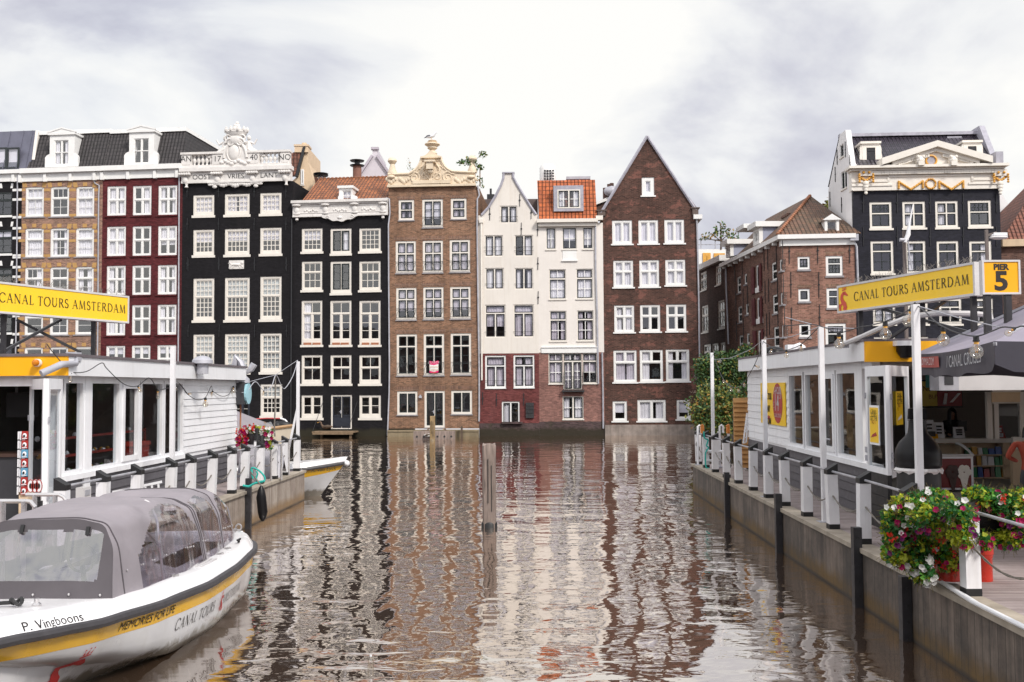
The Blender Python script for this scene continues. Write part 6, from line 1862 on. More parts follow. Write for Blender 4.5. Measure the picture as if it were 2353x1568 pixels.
for i in range(7):
 z_=1.68+i*.152
 mb=MB();mb.box(p[0]-.03,p[1]-.02,z_,p[0]+.075,p[1]+.0,z_+.136,1 if i in(4,2)else 0)
 c=(p[0]+.02,p[1]-.022,z_+.065);mb.ball(c,.036,7,2,sc=(1,.1,1.1));mb.ball((c[0]-.006,c[1]-.004,c[2]-.01),.018,6,3,sc=(1,.1,1.3));mb.box(p[0]-.02,p[1]-.024,z_+.01,p[0]+.06,p[1]-.02,z_+.022,2)
 for q in range(3):mb.box(p[0]-.1+q*.022,p[1]-.01+q*.03,z_-.01*q,p[0]-.085+q*.022,p[1]+.12,z_+.13-.02*q,2)
 mb.build('postcard',CARD,t,world=True)
t=thing('plate_rack','row of three round souvenir plates standing on the deck by the door','plates',G(81,16.2,ZD))
for px in(71,81,90):
 p=W(px,1117,16.1);mb=MB();mb.lathe([(.05,.02),(.056,.0),(.05,-.012),(.01,-.012)],tuple(p),18,axis='Y',sq=1.9);o=mb.build('plate',M['kwhite'],t,True,world=True)
 mb=MB();mb.tube([(p.x+.052*math.cos(q),p.y-.012,p.z+.1*math.sin(q))for q in[i*math.pi/8 for i in range(16)]],.007,5,closed=True);mb.build('plate_rim',M['red'],o,True,world=True);mb=MB();mb.ball((p.x,p.y-.014,p.z),.024,8,sc=(1,.2,1.9));mb.build('plate_picture',M['ink'],o,world=True)
mb=MB();a,b=G(66,16.13,ZD),G(96,16.13,ZD);mb.box(a[0],a[1],ZD,b[0],b[1]+.1,1.62);mb.build('stand',M['black'],t,world=True)
def handrail(label,pts,posts,Y):
 p0=W(*pts[0],Y)
 t=thing('handrail',label,'handrail',(p0.x,p0.y,ZD))
 mb=MB();q=[W(x,y,Y)for x,y in pts];mb.tube(q,.028,8);mb.build('rail',M['chrome'],t,True,world=True)
 for px,py in posts:
  a=W(px,py,Y);mb=MB();mb.tube([a,Vector((a.x,a.y,ZD-.3))],.035,8);mb.build('post',M['chrome'],t,True,world=True)
M['chrome']=mat('brushed_steel',(.62,.60,.60),.3,.1,3,metal=.85)
handrail('nearer steel handrail cut off by the left edge of the photo',[(-60,1152),(60,1152),(70,1153),(81,1166)],[(7,1152),(55,1152)],12.6)
handrail('farther steel handrail beside the postcard rack',[(60,1137),(135,1137),(145,1142),(152,1150)],[(80,1137),(127,1137)],14.6)
# serif lettering for the signs
def arcp(cx,cz,rx_,rz_,a0,a1,n=14):return[(cx+rx_*math.cos(math.radians(a0+(a1-a0)*i/n)),cz+rz_*math.sin(math.radians(a0+(a1-a0)*i/n)))for i in range(n+1)]
TK,TN=.125,.055
def S_(x,z,w=.22):return[('l',[(x-w/2,z),(x+w/2,z)],.04)]
GL={}
GL['C']=(.82,[('c',arcp(.46,.5,.42,.5,42,318,20),None),('l',[(.78,.72),(.78,.92)],.05)])
GL['A']=(.86,[('l',[(.1,0),(.42,1)],TN),('l',[(.42,1),(.76,0)],TK),('l',[(.22,.36),(.62,.36)],.05)]+S_(.1,.02)+S_(.76,.02,.26))
GL['N']=(.92,[('l',[(.14,0),(.14,1)],TN),('l',[(.12,1),(.78,0)],TK),('l',[(.78,0),(.78,1)],TN)]+S_(.14,.02)+S_(.1,.98,.2)+S_(.78,.98))
GL['L']=(.62,[('l',[(.18,0),(.18,1)],TK),('l',[(.18,.02),(.56,.02)],.05),('l',[(.56,0),(.58,.2)],.05)]+S_(.18,.98)+S_(.14,.02))
GL['T']=(.74,[('l',[(.37,0),(.37,1)],TK),('l',[(.04,.97),(.7,.97)],.055),('l',[(.05,.98),(.04,.8)],.04),('l',[(.69,.98),(.7,.8)],.04)]+S_(.37,.02,.28))
GL['O']=(.98,[('c',arcp(.48,.5,.43,.5,0,360,26),None)])
GL['U']=(.86,[('l',[(.16,1),(.16,.34)],TK),('c',arcp(.43,.34,.27,.33,180,360,12),None),('l',[(.70,.34),(.70,1)],TN)]+S_(.16,.98)+S_(.70,.98))
GL['R']=(.78,[('l',[(.18,0),(.18,1)],TK),('c',[(.18,.97)]+arcp(.36,.745,.24,.225,90,-90,10)+[(.18,.52)],None),('l',[(.38,.52),(.74,0)],TK)]+S_(.18,.02)+S_(.12,.98,.14)+S_(.76,.02,.12))
GL['S']=(.60,[('c',arcp(.3,.75,.2,.23,50,250,10)+arcp(.3,.26,.22,.25,80,-140,10),None),('l',[(.47,.74),(.47,.92)],.045),('l',[(.07,.06),(.07,.26)],.045)])
GL['M']=(1.1,[('l',[(.14,0),(.2,1)],TN),('l',[(.2,1),(.52,.05)],TK),('l',[(.52,.05),(.84,1)],TN),('l',[(.84,1),(.94,0)],TK)]+S_(.14,.02)+S_(.94,.02,.26))
GL['E']=(.64,[('l',[(.18,0),(.18,1)],TK),('l',[(.18,.975),(.56,.975)],.05),('l',[(.18,.52),(.46,.52)],.05),('l',[(.18,.025),(.58,.025)],.05),('l',[(.56,1),(.56,.82)],.04),('l',[(.58,0),(.59,.2)],.04)])
GL['D']=(.9,[('l',[(.18,0),(.18,1)],TK),('c',[(.18,.975)]+arcp(.34,.5,.48,.475,90,-90,14)+[(.18,.025)],None)])
def serif_text(body,cap,mt,parent,fn,xs=1.0,gap=.14,word=.42,align='L',name='lettering'):
 wd=sum((GL[c][0]+gap)if c!=' ' else word for c in body)*cap*xs
 x={'L':0,'C':-wd/2,'R':-wd}[align]
 mb=MB()
 for ch in body:
  if ch==' ':x+=word*cap*xs;continue
  adv,st=GL[ch]
  for typ,pts,w in st:
   for(x0,z0),(x1,z1)in zip(pts,pts[1:]):
    dx,dz=x1-x0,z1-z0
    ln=math.hypot(dx,dz)or 1
    if typ=='c':
     ww=TN+(TK-TN)*abs(dz)/ln
    else:ww=w
    nx,nz=-dz/ln*ww/2,dx/ln*ww/2
    ex,ez=(dx/ln*ww*.3,dz/ln*ww*.3)if typ=='c' else(0,0)
    q=[(x0-ex+nx,z0-ez+nz),(x0-ex-nx,z0-ez-nz),(x1+ex-nx,z1+ez-nz),(x1+ex+nx,z1+ez+nz)]
    mb.face([fn(x+a*cap*xs,b*cap)for a,b in q])
  x+=(adv+gap)*cap*xs
 return mb.build(name,mt,parent,world=True),wd
def swan_mark(mb,fn,s,m=0):
 """crowned S-shaped sea creature, drawn as a tapering ribbon with a tail and a crown; unit height about 1"""
 path=[(.30,.0,.13),(.36,.12,.135),(.32,.24,.13),(.22,.34,.12),(.16,.45,.11),(.17,.56,.10),(.24,.65,.09),(.33,.68,.08)]
 L_,R_=[],[]
 for i,(x,z,w)in enumerate(path):
  a,b=path[max(0,i-1)],path[min(len(path)-1,i+1)]
  dx,dz=b[0]-a[0],b[1]-a[1];ln=math.hypot(dx,dz)
  L_.append((x-dz/ln*w*.75,z+dx/ln*w*.75));R_.append((x+dz/ln*w*.75,z-dx/ln*w*.75))
 for i in range(len(path)-1):mb.face([fn(a*s,b*s)for a,b in(L_[i],R_[i],R_[i+1],L_[i+1])],m)
 for poly in([(.26,.70),(.30,.60),(.42,.56),(.52,.54),(.50,.60),(.44,.66),(.36,.74)],[(.04,.0),(.12,.0),(.12,.14),(.17,.22),(.24,.2),(.14,.28),(.04,.24),(.02,.3),(.0,.18)],[(.20,.76),(.42,.80),(.43,.84),(.19,.80)],[(.22,.82),(.20,.94),(.26,.84)],[(.28,.83),(.31,.96),(.34,.84)],[(.37,.85),(.42,.95),(.42,.85)]):
  mb.face([fn(a*s,b*s)for a,b in poly],m)
 for x,z in((.20,.96),(.31,.985),(.42,.975)):mb.face([fn((x+.022*math.cos(t))*s,(z+.022*math.sin(t))*s)for t in[i*math.pi/4 for i in range(8)]],m)
M['logo']=mat('logo_red',(.62,.07,.035),.5,.05)
M['logod']=mat('logo_dark_red',(.50,.02,.02),.45,.08)
M['alu']=mat('white_aluminium',(.62,.60,.60),.4,.08,2)
def signboard(name,label,A,Bp,zb,zt,th):
 A,Bp=Vector(A),Vector(Bp);d=Bp-A
 t=thing(name,label,'sign',(A.x,A.y,zb),math.atan2(d.y,d.x))
 ln=d.length;ux=d.normalized();n=Vector((ux.y,-ux.x,0))
 mb=MB();hg=zt-zb;e=.04
 t_=Matrix.Translation((A.x,A.y,zb))@Matrix.Rotation(math.atan2(d.y,d.x),4,'Z')
 mb.box(0,.01,0,ln,th,hg);mb.box(0,-.02,0,ln,.01,e);mb.box(0,-.02,hg-e,ln,.01,hg);mb.box(0,-.02,e,e,.01,hg-e);mb.box(ln-e,-.02,e,ln,.01,hg-e)
 mb.build('frame',M['alu'],t)
 mb=MB();mb.box(e,-.005,e,ln-e,.009,hg-e);mb.build('face',M['yellowsign'],t)
 mb=MB()
 for i in range(int(ln/.035)):
  x=i*.035+RND.uniform(-.01,.01);q=RND.uniform(-.05,.05);mb.bar((x,RND.uniform(.0,th),hg),(x+q,RND.uniform(-.02,th),hg+RND.uniform(.09,.15)),.004)
 o=mb.build('bird_spikes',M['rope'],t);o['kind']='stuff'
 fn=lambda a,b,c=0:t_@Vector((a,-.012-c,b))
 return t,ln,hg,fn
a=W(1926,720,19.8);b=W(2243,680,16.0)
zb_,zt_=(W(1926,719.6,19.8).z+W(2243,680.5,16).z)/2,(W(1925,657.4,19.8).z+W(2242,602,16).z)/2
t,ln,hg,fn=signboard('sign_board','long yellow sign on the right kiosk roof, red crowned emblem and CANAL TOURS AMSTERDAM',(a.x,a.y,0),(b.x,b.y,0),zb_,zt_,.22)
cap=hg*.31
_,wd=serif_text('CANAL TOURS AMSTERDAM',cap,M['ink'],t,lambda x,z:fn(ln*.145+x,hg*.40+z))
s_=ln*.825/wd
bpy.data.objects.remove(t.children[-1],do_unlink=True)
serif_text('CANAL TOURS AMSTERDAM',cap,M['ink'],t,lambda x,z:fn(ln*.145+x*s_,hg*.36+z))
mb=MB();swan_mark(mb,lambda x,z:fn(.05+x*1.2,.045+z),hg*.92);mb.build('emblem',M['logo'],t,world=True)
tR,fR,lnR=t,fn,ln
def leg(t,p,q,w=.07,name='support'):
 mb=MB();mb.bar(p,q,w);mb.build(name,M['steel'],t,world=True)
for s_ in(.15,.62,.95):
 p=fn(ln*s_,.0,-.12);leg(t,p,Vector((p.x,p.y,4.25)),.08)
leg(t,fn(ln*.3,0,-.2),fn(ln*.9,-.6,-.3),.05,'brace');leg(t,fn(ln*.75,0,-.2),fn(ln*.25,-.65,-.3),.05,'brace')
a=W(2258,677,15.4);b=W(2346,677,15.4);zt_=W(2258,598,15.4).z
t=thing('number_sign','yellow box sign reading PIER 5 in black','sign',(a.x,a.y,a.z))
wd,hg=b.x-a.x,zt_-a.z;e=.03
mb=MB();mb.box(a.x,15.42,a.z,b.x,15.5,zt_);
for q in((0,0,wd,e),(0,hg-e,wd,hg),(0,e,e,hg-e),(wd-e,e,wd,hg-e)):mb.box(a.x+q[0],15.39,a.z+q[1],a.x+q[2],15.42,a.z+q[3])
mb.build('frame',M['alu'],t,world=True)
mb=MB();mb.box(a.x+e,15.405,a.z+e,b.x-e,15.419,zt_-e);mb.build('face',M['yellow'],t,world=True)
text_mesh('PIER',hg*.23,M['ink'],'lettering',t,lambda x,y,z:Vector((a.x+wd*.5+x,15.402-z*.3,a.z+hg*.79+y)),xs=1.0,off=.006)
text_mesh('5',hg*.76,M['ink'],'lettering',t,lambda x,y,z:Vector((a.x+wd*.5+x,15.402-z*.3,a.z+hg*.365+y)),xs=1.1,off=.014)
for px in(2268,2315):p=W(px,690,15.46);leg(t,Vector((p.x,p.y,a.z)),Vector((p.x,p.y,3.9)),.09)
a=W(0,722,18.9);b=W(295,742,22.0)
d=Vector((b.x-a.x,b.y-a.y,0));A=Vector((a.x,a.y,0))-d*.42
zb_,zt_=(W(0,720,18.9).z+W(295,744,22).z)/2,(W(0,645,18.9).z+W(295,683,22).z)/2
t,ln,hg,fn=signboard('sign_board','long yellow sign on the left kiosk roof, cut by the photo edge',tuple(A),(b.x,b.y,0),zb_,zt_,.22)
capL=hg*.30
_,wd=serif_text('CANAL TOURS AMSTERDAM',capL,M['ink'],t,lambda x,z:fn(x,z))
bpy.data.objects.remove(t.children[-1],do_unlink=True)
x0=ln*.42/1.42-.1*ln/1.42*.1
s_=(ln*.985-x0)/wd
serif_text('CANAL TOURS AMSTERDAM',capL,M['ink'],t,lambda x,z:fn(x0+x*s_,hg*.36+z))
mb=MB();swan_mark(mb,lambda x,z:fn(.05+x*.8,.045+z),hg*.92);mb.build('emblem',M['logo'],t,world=True)
for px,Y in((215,21.4),(8,19.2),):
 p=W(px,760,Y);leg(t,Vector((p.x,p.y,zb_+.02)),Vector((p.x,p.y,3.95)),.08)
leg(t,W(38,735,20),W(185,810,20.8),.05,'brace');leg(t,W(140,735,20.6),W(0,812,19.2),.05,'brace')
# poles and string lights
def pole(label,px,Y,ytop,zb=ZD,r=.045,group='white poles carrying the string lights',brace=None):
 p=W(px,900,Y);zt_=W(px,ytop,Y).z
 t=thing('light_pole',label,'pole',(p.x,p.y,zb),0,group)
 mb=MB();mb.box(p.x-r,p.y-r,zb,p.x+r,p.y+r,zt_);mb.build('shaft',M['postwhite'],t,world=True)
 mb=MB();mb.box(p.x-.12,p.y-.12,zb,p.x+.12,p.y+.12,zb+.02);mb.build('foot_plate',M['zinc'],t,world=True)
 if brace:mb=MB();mb.bar(Vector((p.x,p.y,zb+2.0)),Vector((p.x-brace,p.y,zb+.02)),.06);mb.build('brace',M['postwhite'],t,world=True)
 return Vector((p.x,p.y,zt_))
P1=pole('white light pole farthest away on the right pier beside the slat screen',1637,30.1,811)
P2=pole('white light pole standing in front of the yellow price poster',1757,22.6,781)
P3=pole('white light pole in front of the right kiosk windows',1889,18.4,751)
P4=pole('tallest white light pole, in front of the black bottle on the right',2108,13.9,700)
L1=pole('white light pole before the left kiosk windows',397,20.2,797)
L2=pole('braced white light pole at the far end of the left pier',685,30.6,831,brace=.42)
M['bulb']=glassy('bulb_glass',(.93,.9,.84),1.9,.02,.02,.08)
M['filament']=mat('amber_filament',(.75,.38,.06),.35,.1)
def bulb(t,p,r,d=Vector((0,0,-1)),pear=False):
 d=d.normalized()
 rot=Vector((0,0,-1)).rotation_difference(d)
 def tr(mb):
  mb.v=[tuple(p+rot@(Vector(v)))for v in mb.v];return mb
 mb=MB();mb.lathe([(.005,.0),(r*.42,-.005),(r*.42,-r*.5),(r*.5,-r*.55),(r*.5,-r*.75),(r*.36,-r*.8)][::-1],(0,0,0),8);so_=tr(mb).build('socket',M['black'],t,True,world=True)
 mb=MB();mb.lathe([(r*.36,-r*1.15),(r*.34,-r*.78)],(0,0,0),8);tr(mb).build('bulb_cap',M['gold'],so_,True,world=True)
 mb=MB();
 pr=[(r*.34,-r*1.1),(r*.5,-r*1.35),(r*.86,-r*1.75),(r,-r*2.2),(r*.86,-r*2.72),(r*.5,-r*3.06),(r*.05,-r*3.2)]if not pear else[(r*.34,-r*1.1),(r*.42,-r*1.6),(r*.62,-r*2.2),(r*.7,-r*2.8),(r*.55,-r*3.3),(r*.2,-r*3.55),(r*.03,-r*3.6)]
 mb.lathe(pr[::-1],(0,0,0),14);tr(mb).build('bulb',M['bulb'],so_,True,world=True)
 mb=MB()
 for q in range(4):a=q*math.pi/2;mb.tube([(r*.1*math.cos(a),r*.1*math.sin(a),-r*1.2),(r*.28*math.cos(a),r*.28*math.sin(a),-r*1.7),(r*.12*math.cos(a),r*.12*math.sin(a),-r*2.35)],r*.03,4)
 tr(mb).build('filament',M['filament'],so_,world=True)
def stringlight(label,k,pts,Ys,bulbs,r=.009,br=.075,mt='steel'):
 """pts: pixel polyline; Ys: depth at first and last point"""
 n=len(pts)
 xs=[Z(k,*q)[0]for q in pts]
 ds=[Ys[0]+(Ys[1]-Ys[0])*((1/xs_t if False else 0)if False else i/(n-1))for i,xs_t in enumerate(xs)]if len(Ys)==2 else Ys
 q=[W(*Z(k,*pt),d_)for pt,d_ in zip(pts,ds)]
 t=thing('string_light',label,'string lights',tuple(q[0]))
 sm=[]
 for i in range(n-1):
  p0,p1,p2,p3=q[max(0,i-1)],q[i],q[i+1],q[min(n-1,i+2)]
  for j in range(5):
   u=j/5
   sm.append(.5*((2*p1)+(p2-p0)*u+(2*p0-5*p1+4*p2-p3)*u*u+(3*p1-p0-3*p2+p3)*u**3))
 sm.append(q[-1])
 mb=MB();mb.tube(sm,r,5);mb.build('cable',M[mt],t,world=True)
 for i,dr,rr,pear in bulbs:bulb(t,q[i],rr*.76,Vector(dr),pear)
 return t
D0=(0,0,-1)
stringlight('string light between the farthest right pole and the poster pole, hanging low over the bush','m',[(660,560),(690,650),(760,820),(850,905),(920,915),(985,855),(1020,810),(1090,685),(1150,540),(1170,440)],(30.1,22.6),[(1,(.6,0,.1),.07,0),(2,(.2,0,-.6),.06,0),(3,D0,.06,0),(4,(.2,0,-1),.06,0),(5,D0,.06,0),(7,(1,0,-.4),.06,0)])
stringlight('string light rising from the poster pole to the kiosk window pole','m',[(1180,430),(1275,500),(1340,520),(1425,525),(1500,505),(1580,465),(1650,400),(1760,290)],(22.6,18.4),[(0,(.5,0,.5),.05,0),(1,(-.3,0,-1),.06,0),(3,D0,.07,0),(5,D0,.06,0)])
stringlight('string light with large clear globes from the window pole to the tall right pole','n',[(-420,850),(-150,830),(0,862),(155,918),(370,862),(500,840),(640,800),(760,750),(860,695),(925,650),(950,605),(975,635)],[18.4,17.9,17.3,16.7,16.2,15.8,15.4,14.9,14.5,14.1,14,13.95],[(3,D0,.115,0),(6,D0,.12,0),(9,(-.3,0,-1),.12,0)])
stringlight('string light with two big globes from the tall right pole out to the right edge','n',[(975,635),(1060,700),(1150,790),(1245,855),(1400,920),(1590,955),(1750,905),(1870,860),(2000,868),(2091,850),(2300,900)],[13.9,13.5,13.1,12.7,12.2,11.7,11.4,11.1,10.8,10.6,10.2],[(3,D0,.105,0),(5,D0,.11,0),(8,(-.7,0,-.5),.055,0)])
stringlight('string light looping across the left kiosk windows from the roof corner','r',[(490,-10),(540,60),(640,180),(735,280),(900,280),(1060,190),(1110,240),(1230,360),(1330,425),(1440,430),(1555,345),(1620,420),(1650,465),(1700,465),(1800,440),(1860,400),(1900,430),(1960,515)],(16.6,22.4),[(3,D0,.075,1),(9,(.5,0,-.8),.06,0),(12,D0,.075,1),(14,(.9,0,-.5),.055,0)])
stringlight('string light over the white siding at the far end of the left kiosk','k',[(30,395),(75,440),(130,515),(230,575),(318,550),(380,432),(395,480),(480,535),(560,520),(610,430)],(22.4,27.5),[(2,(1,0,.1),.045,0),(4,D0,.1,0),(6,(-.4,0,-1),.06,0),(9,D0,.085,0)])
stringlight('thin dangling string light from the left kiosk end to the braced pole','k',[(700,500),(760,480),(840,385),(930,478),(1010,430),(1055,315),(1110,420),(1150,455),(1230,330),(1283,165)],(27.8,30.6),[(3,(-.3,0,-1),.06,0)],r=.012,mt='zinc')
def wire(label,k,pts,Ys,r=.008):
 q=[W(*Z(k,*pt),Ys[0]+(Ys[1]-Ys[0])*i/(len(pts)-1))for i,pt in enumerate(pts)]
 mb=MB();mb.tube(q,r,5);o=mb.build('support_wire',M['zinc']);tag(o,label,'wire')
wire('thin steel wire stretched from the braced pole to the left kiosk','k',[(700,405),(1050,315),(1283,160)],(28,30.6))
wire('thin steel wire between the farthest right pole and the poster pole','m',[(665,625),(840,610),(1050,520),(1170,430)],(30,22.6))
wire('thin steel wire from the poster pole to the kiosk window pole','m',[(1195,412),(1480,385),(1765,285)],(22.6,18.4))
wire('thin steel wire from the tall right pole down over the parasol','n',[(985,640),(1400,760),(1830,860)],(13.9,12.5))
wire('thin steel wire from the window pole over the kiosk roof','n',[(-400,760),(0,862),(330,875)],(18.4,17.5))
t=thing('roof_tube','bent pale tube frame over the right kiosk roof below the yellow sign','frame',tuple(W(*Z('n',200,1040),18.6)))
mb=MB();mb.tube([W(*Z('n',x,y),Y)for x,y,Y in((190,1045,18.8),(400,960,18.2),(640,850,17.6),(850,770,17.2),(1020,735,17.0),(1180,715,16.9),(1540,720,16.8),(1740,735,16.7),(1760,850,16.7))],.05,8);mb.build('tube',M['alu'],t,True,world=True)
mb=MB();p=W(*Z('n',190,1045),18.8);mb.box(p.x-.1,p.y-.1,p.z-.06,p.x+.1,p.y+.1,p.z+.02);mb.build('foot_plate',M['zinc'],t,world=True)
t=thing('antenna_post','weathered grey post with a white rod antenna behind the right sign','antenna',tuple(W(*Z('n',850,300),19)))
mb=MB();a=W(*Z('f',845,1560),19);b=W(*Z('f',838,1160),19);mb.bar(Vector((a.x,a.y,4.2)),b,.055);mb.build('post',mat('weathered_post',(.16,.13,.12),.8,.3),t,world=True)
mb=MB();mb.tube([W(*Z('f',x,y),18.9)for x,y in((845,1280),(880,1200),(893,1080),(932,885))],[.035,.045,.02,.01],10);mb.build('antenna',M['kwhite'],t,True,world=True)
mb=MB();p=W(*Z('f',825,1255),18.9);mb.tube([p-Vector((.06,0,0)),p+Vector((.1,0,0))],.035,8);mb.tube([W(*Z('f',x,y),18.9)for x,y in((880,1270),(890,1400),(920,1560))],.015,5);mb.build('cable',M['zinc'],t,world=True)
t=thing('flood_lamp','wide pale street lamp on a bracket behind the PIER 5 sign','lamp',tuple(W(*Z('f',1695,1500),17)))
mb=MB();a=W(*Z('f',1697,1150),17);mb.bar(Vector((a.x,a.y,4.2)),a,.045);p=W(*Z('f',1800,1180),17);mb.bar(a+Vector((0,0,-.1)),p,.04);mb.build('post',MC['weathered_post'],t,world=True)
c=W(*Z('f',1825,1225),17);mb=MB();mb.ball((c.x,c.y,c.z-.01),.165,14,sc=(1,.5,.22));mb.build('lens',M['alu'],t,True,world=True)
mb=MB();mb.ball((c.x+.01,c.y,c.z+.025),.15,14,sc=(1,.5,.3));mb.box(c.x-.1,c.y-.05,c.z+.03,c.x+.13,c.y+.05,c.z+.07);mb.build('housing',M['kwhite'],t,True,world=True)
# parasol over the shop front
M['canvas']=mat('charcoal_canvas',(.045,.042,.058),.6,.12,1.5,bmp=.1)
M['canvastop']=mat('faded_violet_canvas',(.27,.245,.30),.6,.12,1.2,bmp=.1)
c1=W(2096.7,802,17.2);c2=W(2285.7,801,12.3);ev=(c2-c1);ev.z=0
zz=(c1.z+c2.z)/2
nx=Vector((-ev.y,ev.x,0)).normalized()
if nx.x<0:nx=-nx
c3,c4=c2+nx*5.2,c1+nx*5.2
cs=[Vector((c.x,c.y,zz))for c in(c1,c2,c3,c4)]
ap=sum(cs,Vector())/4+Vector((0,0,1.35))
t=thing('parasol','big charcoal parasol with CANAL CRUISES on its edge over the shop front','parasol',(ap.x,ap.y,ZD))
mb=MB()
for i in range(4):
 a,b=cs[i],cs[(i+1)%4]
 rows=[]
 for j in range(9):
  s_=j/8
  row=[]
  for q in range(9):
   u=q/8;e=a.lerp(b,u)+Vector((0,0,-.05*math.sin(math.pi*u)))
   pnt=e.lerp(ap,s_);pnt.z-=.18*math.sin(math.pi*s_)*(.4+.6*math.sin(math.pi*u));row.append(pnt)
  rows.append(row)
 mb.grid(rows)
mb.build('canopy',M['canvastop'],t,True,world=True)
for i in range(4):
 a,b=cs[i],cs[(i+1)%4]
 mb=MB();rows=[[],[]]
 dn=.36
 for q in range(25):
  u=q/24;e=a.lerp(b,u)+Vector((0,0,-.05*math.sin(math.pi*u)))
  o_=nx*(-.03 if i==0 else 0)*math.sin(u*19)
  rows[1].append(e);rows[0].append(e+o_+Vector((0,0,-dn*(1 if .02<u<.98 else .8)-.02*math.sin(u*23))))
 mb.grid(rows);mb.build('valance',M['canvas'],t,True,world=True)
def vfn(u0):
 def fn(x,y,c=0):
  u=u0+x/ev.length;e=cs[0].lerp(cs[1],u)
  return e+Vector((0,0,-.05*math.sin(math.pi*u)-.13+y))-nx*(.035+c)
 return fn
mb=MB();fn=vfn(.0)
EL=ev.length
for j in range(12):
 x0,x1=EL*(.06+.36*j/12),EL*(.06+.36*(j+1)/12);mb.face([fn(x0+.05,-.09),fn(x1+.05,-.09),fn(x1,.08),fn(x0,.08)])
mb.build('red_patch',mat('faded_red_print',(.36,.06,.05),.6,.08),t,world=True)
text_mesh('STROMMA.COM',.17,M['kwhite'],'lettering',t,lambda x,y,c:vfn(.245)(x,y,.004),xs=.95)
text_mesh('/ CANAL CRUISES',.24,M['kwhite'],'lettering',t,lambda x,y,c:vfn(.715)(x,y-.03,.004),xs=1.0)
mb=MB();mb.tube([Vector((ap.x,ap.y,ZD)),ap],.05,10)
mb.build('mast',M['zinc'],t,world=True)
for cc in cs:
 mb=MB();mb.bar(ap-Vector((0,0,.06)),cc-Vector((0,0,.04)),.04);mb.build('rib',M['zinc'],t,world=True)
t=thing('awning_cassette','long white awning box across the top of the shop opening','awning',tuple(W(*Z('o',1290,220),17.9)))
a=W(*Z('o',1290,215),17.9);b=W(*Z('o',1290,25),17.9)
mb=MB();mb.box(a.x,17.75,a.z,a.x+4.5,18.1,b.z);mb.box(a.x,17.74,a.z+.3,a.x+4.5,17.75,a.z+.32);mb.build('cassette',M['alu'],t,world=True)
mb=MB();a2=W(*Z('o',1180,215),17.8);mb.box(a2.x,17.7,a.z,a.x+.12,18.1,b.z);mb.build('end_box',M['zinc'],t,world=True)
mb=MB();mb.box(a2.x+.1,17.69,a.z+.1,a.x+.02,17.7,b.z-.06);mb.build('end_plate',M['kdark'],t,world=True)
# shop interior on the right
def OW(x,y,Y):return W(*Z('o',x,y),Y)
t=thing('sales_counter','white topped sales counter inside the right kiosk','counter',tuple(OW(1500,1200,25)))
a,b=OW(1160,765,25),OW(1975,715,25)
mb=MB();mb.box(a.x,24.95,a.z,b.x,25.8,b.z);mb.build('top',M['cream'],t,world=True)
mb=MB();mb.box(a.x+.05,25.3,ZD+.15,b.x-.05,25.75,a.z);mb.box(b.x-.25,25.0,ZD+.15,b.x-.08,25.3,a.z);x_=OW(1445,800,25).x;mb.box(x_-.06,25.0,ZD+.15,x_,25.3,a.z);mb.build('front',M['buff'],t,world=True)
x1=OW(1960,800,25).x
for y in(885,1000,1125,1215):
 z_=OW(1700,y,25).z;mb=MB();mb.box(x_,25.0,z_-.03,x1,25.3,z_);mb.build('shelf',M['buff'],t,world=True)
PK=[mat('pack_red',(.4,.03,.03),.35),mat('pack_blue',(.03,.09,.35),.35),mat('pack_gold',(.6,.33,.06),.3),mat('pack_green',(.03,.22,.08),.35),M['kwhite'],mat('pack_brown',(.12,.05,.03),.4)]
cnt=0
for y,hmin,hmax in((885,.12,.2),(1000,.2,.28),(1125,.18,.28)):
 z_=OW(1700,y,25).z;x=x_+.1
 while x<x1-.15:
  w=RND.uniform(.1,.19);hh=RND.uniform(hmin,hmax)
  mb=MB();mb.hexa([(x,25.04,z_),(x+w*.9,25.04,z_),(x+w*.9,25.16,z_),(x,25.16,z_),(x+w*.08,25.07,z_+hh),(x+w*.85,25.07,z_+hh),(x+w*.85,25.12,z_+hh),(x+w*.08,25.12,z_+hh)])
  o=mb.build('snack_packet',PK[RND.randrange(6)])
  tag(o,('snack packet on the top shelf under the counter','snack packet on the middle shelf under the counter','bottle or can on the bottom shelf under the counter')[(885,1000,1125).index(y)],'snack','snacks on the shelf row at %s height'%{885:'top',1000:'middle',1125:'bottom'}[y])
  x+=w+.01
t=thing('freezer','dark red ice cream chest freezer with a glass lid','freezer',tuple(OW(1380,1300,22)))
a,b=OW(1195,905,22),OW(1558,905,22)
mb=MB();mb.box(a.x,22,ZD+.2,b.x,22.8,a.z);mb.build('cabinet',M['kwhite'],t,world=True)
mb=MB();mb.box(a.x+.03,21.98,ZD+.25,b.x-.06,22,a.z-.05);mb.build('front_panel',mat('freezer_red',(.16,.012,.012),.35,.1),t,world=True)
mb=MB();rows=[[Vector((x,22+.8*s_,a.z+.02+.22*math.sin(math.pi*.5*s_)))for x in(a.x,b.x)]for s_ in(0,.2,.4,.6,.8,1)];mb.grid(rows);mb.build('lid',M['glass_clear'],t,True,world=True)
mb=MB();mb.tube([r_[1]for r_ in rows],.03,6);mb.tube([r_[0]for r_ in rows],.03,6);mb.tube([rows[0][0],rows[0][1]],.03,6);mb.build('lid_frame',M['alu'],t,True,world=True)
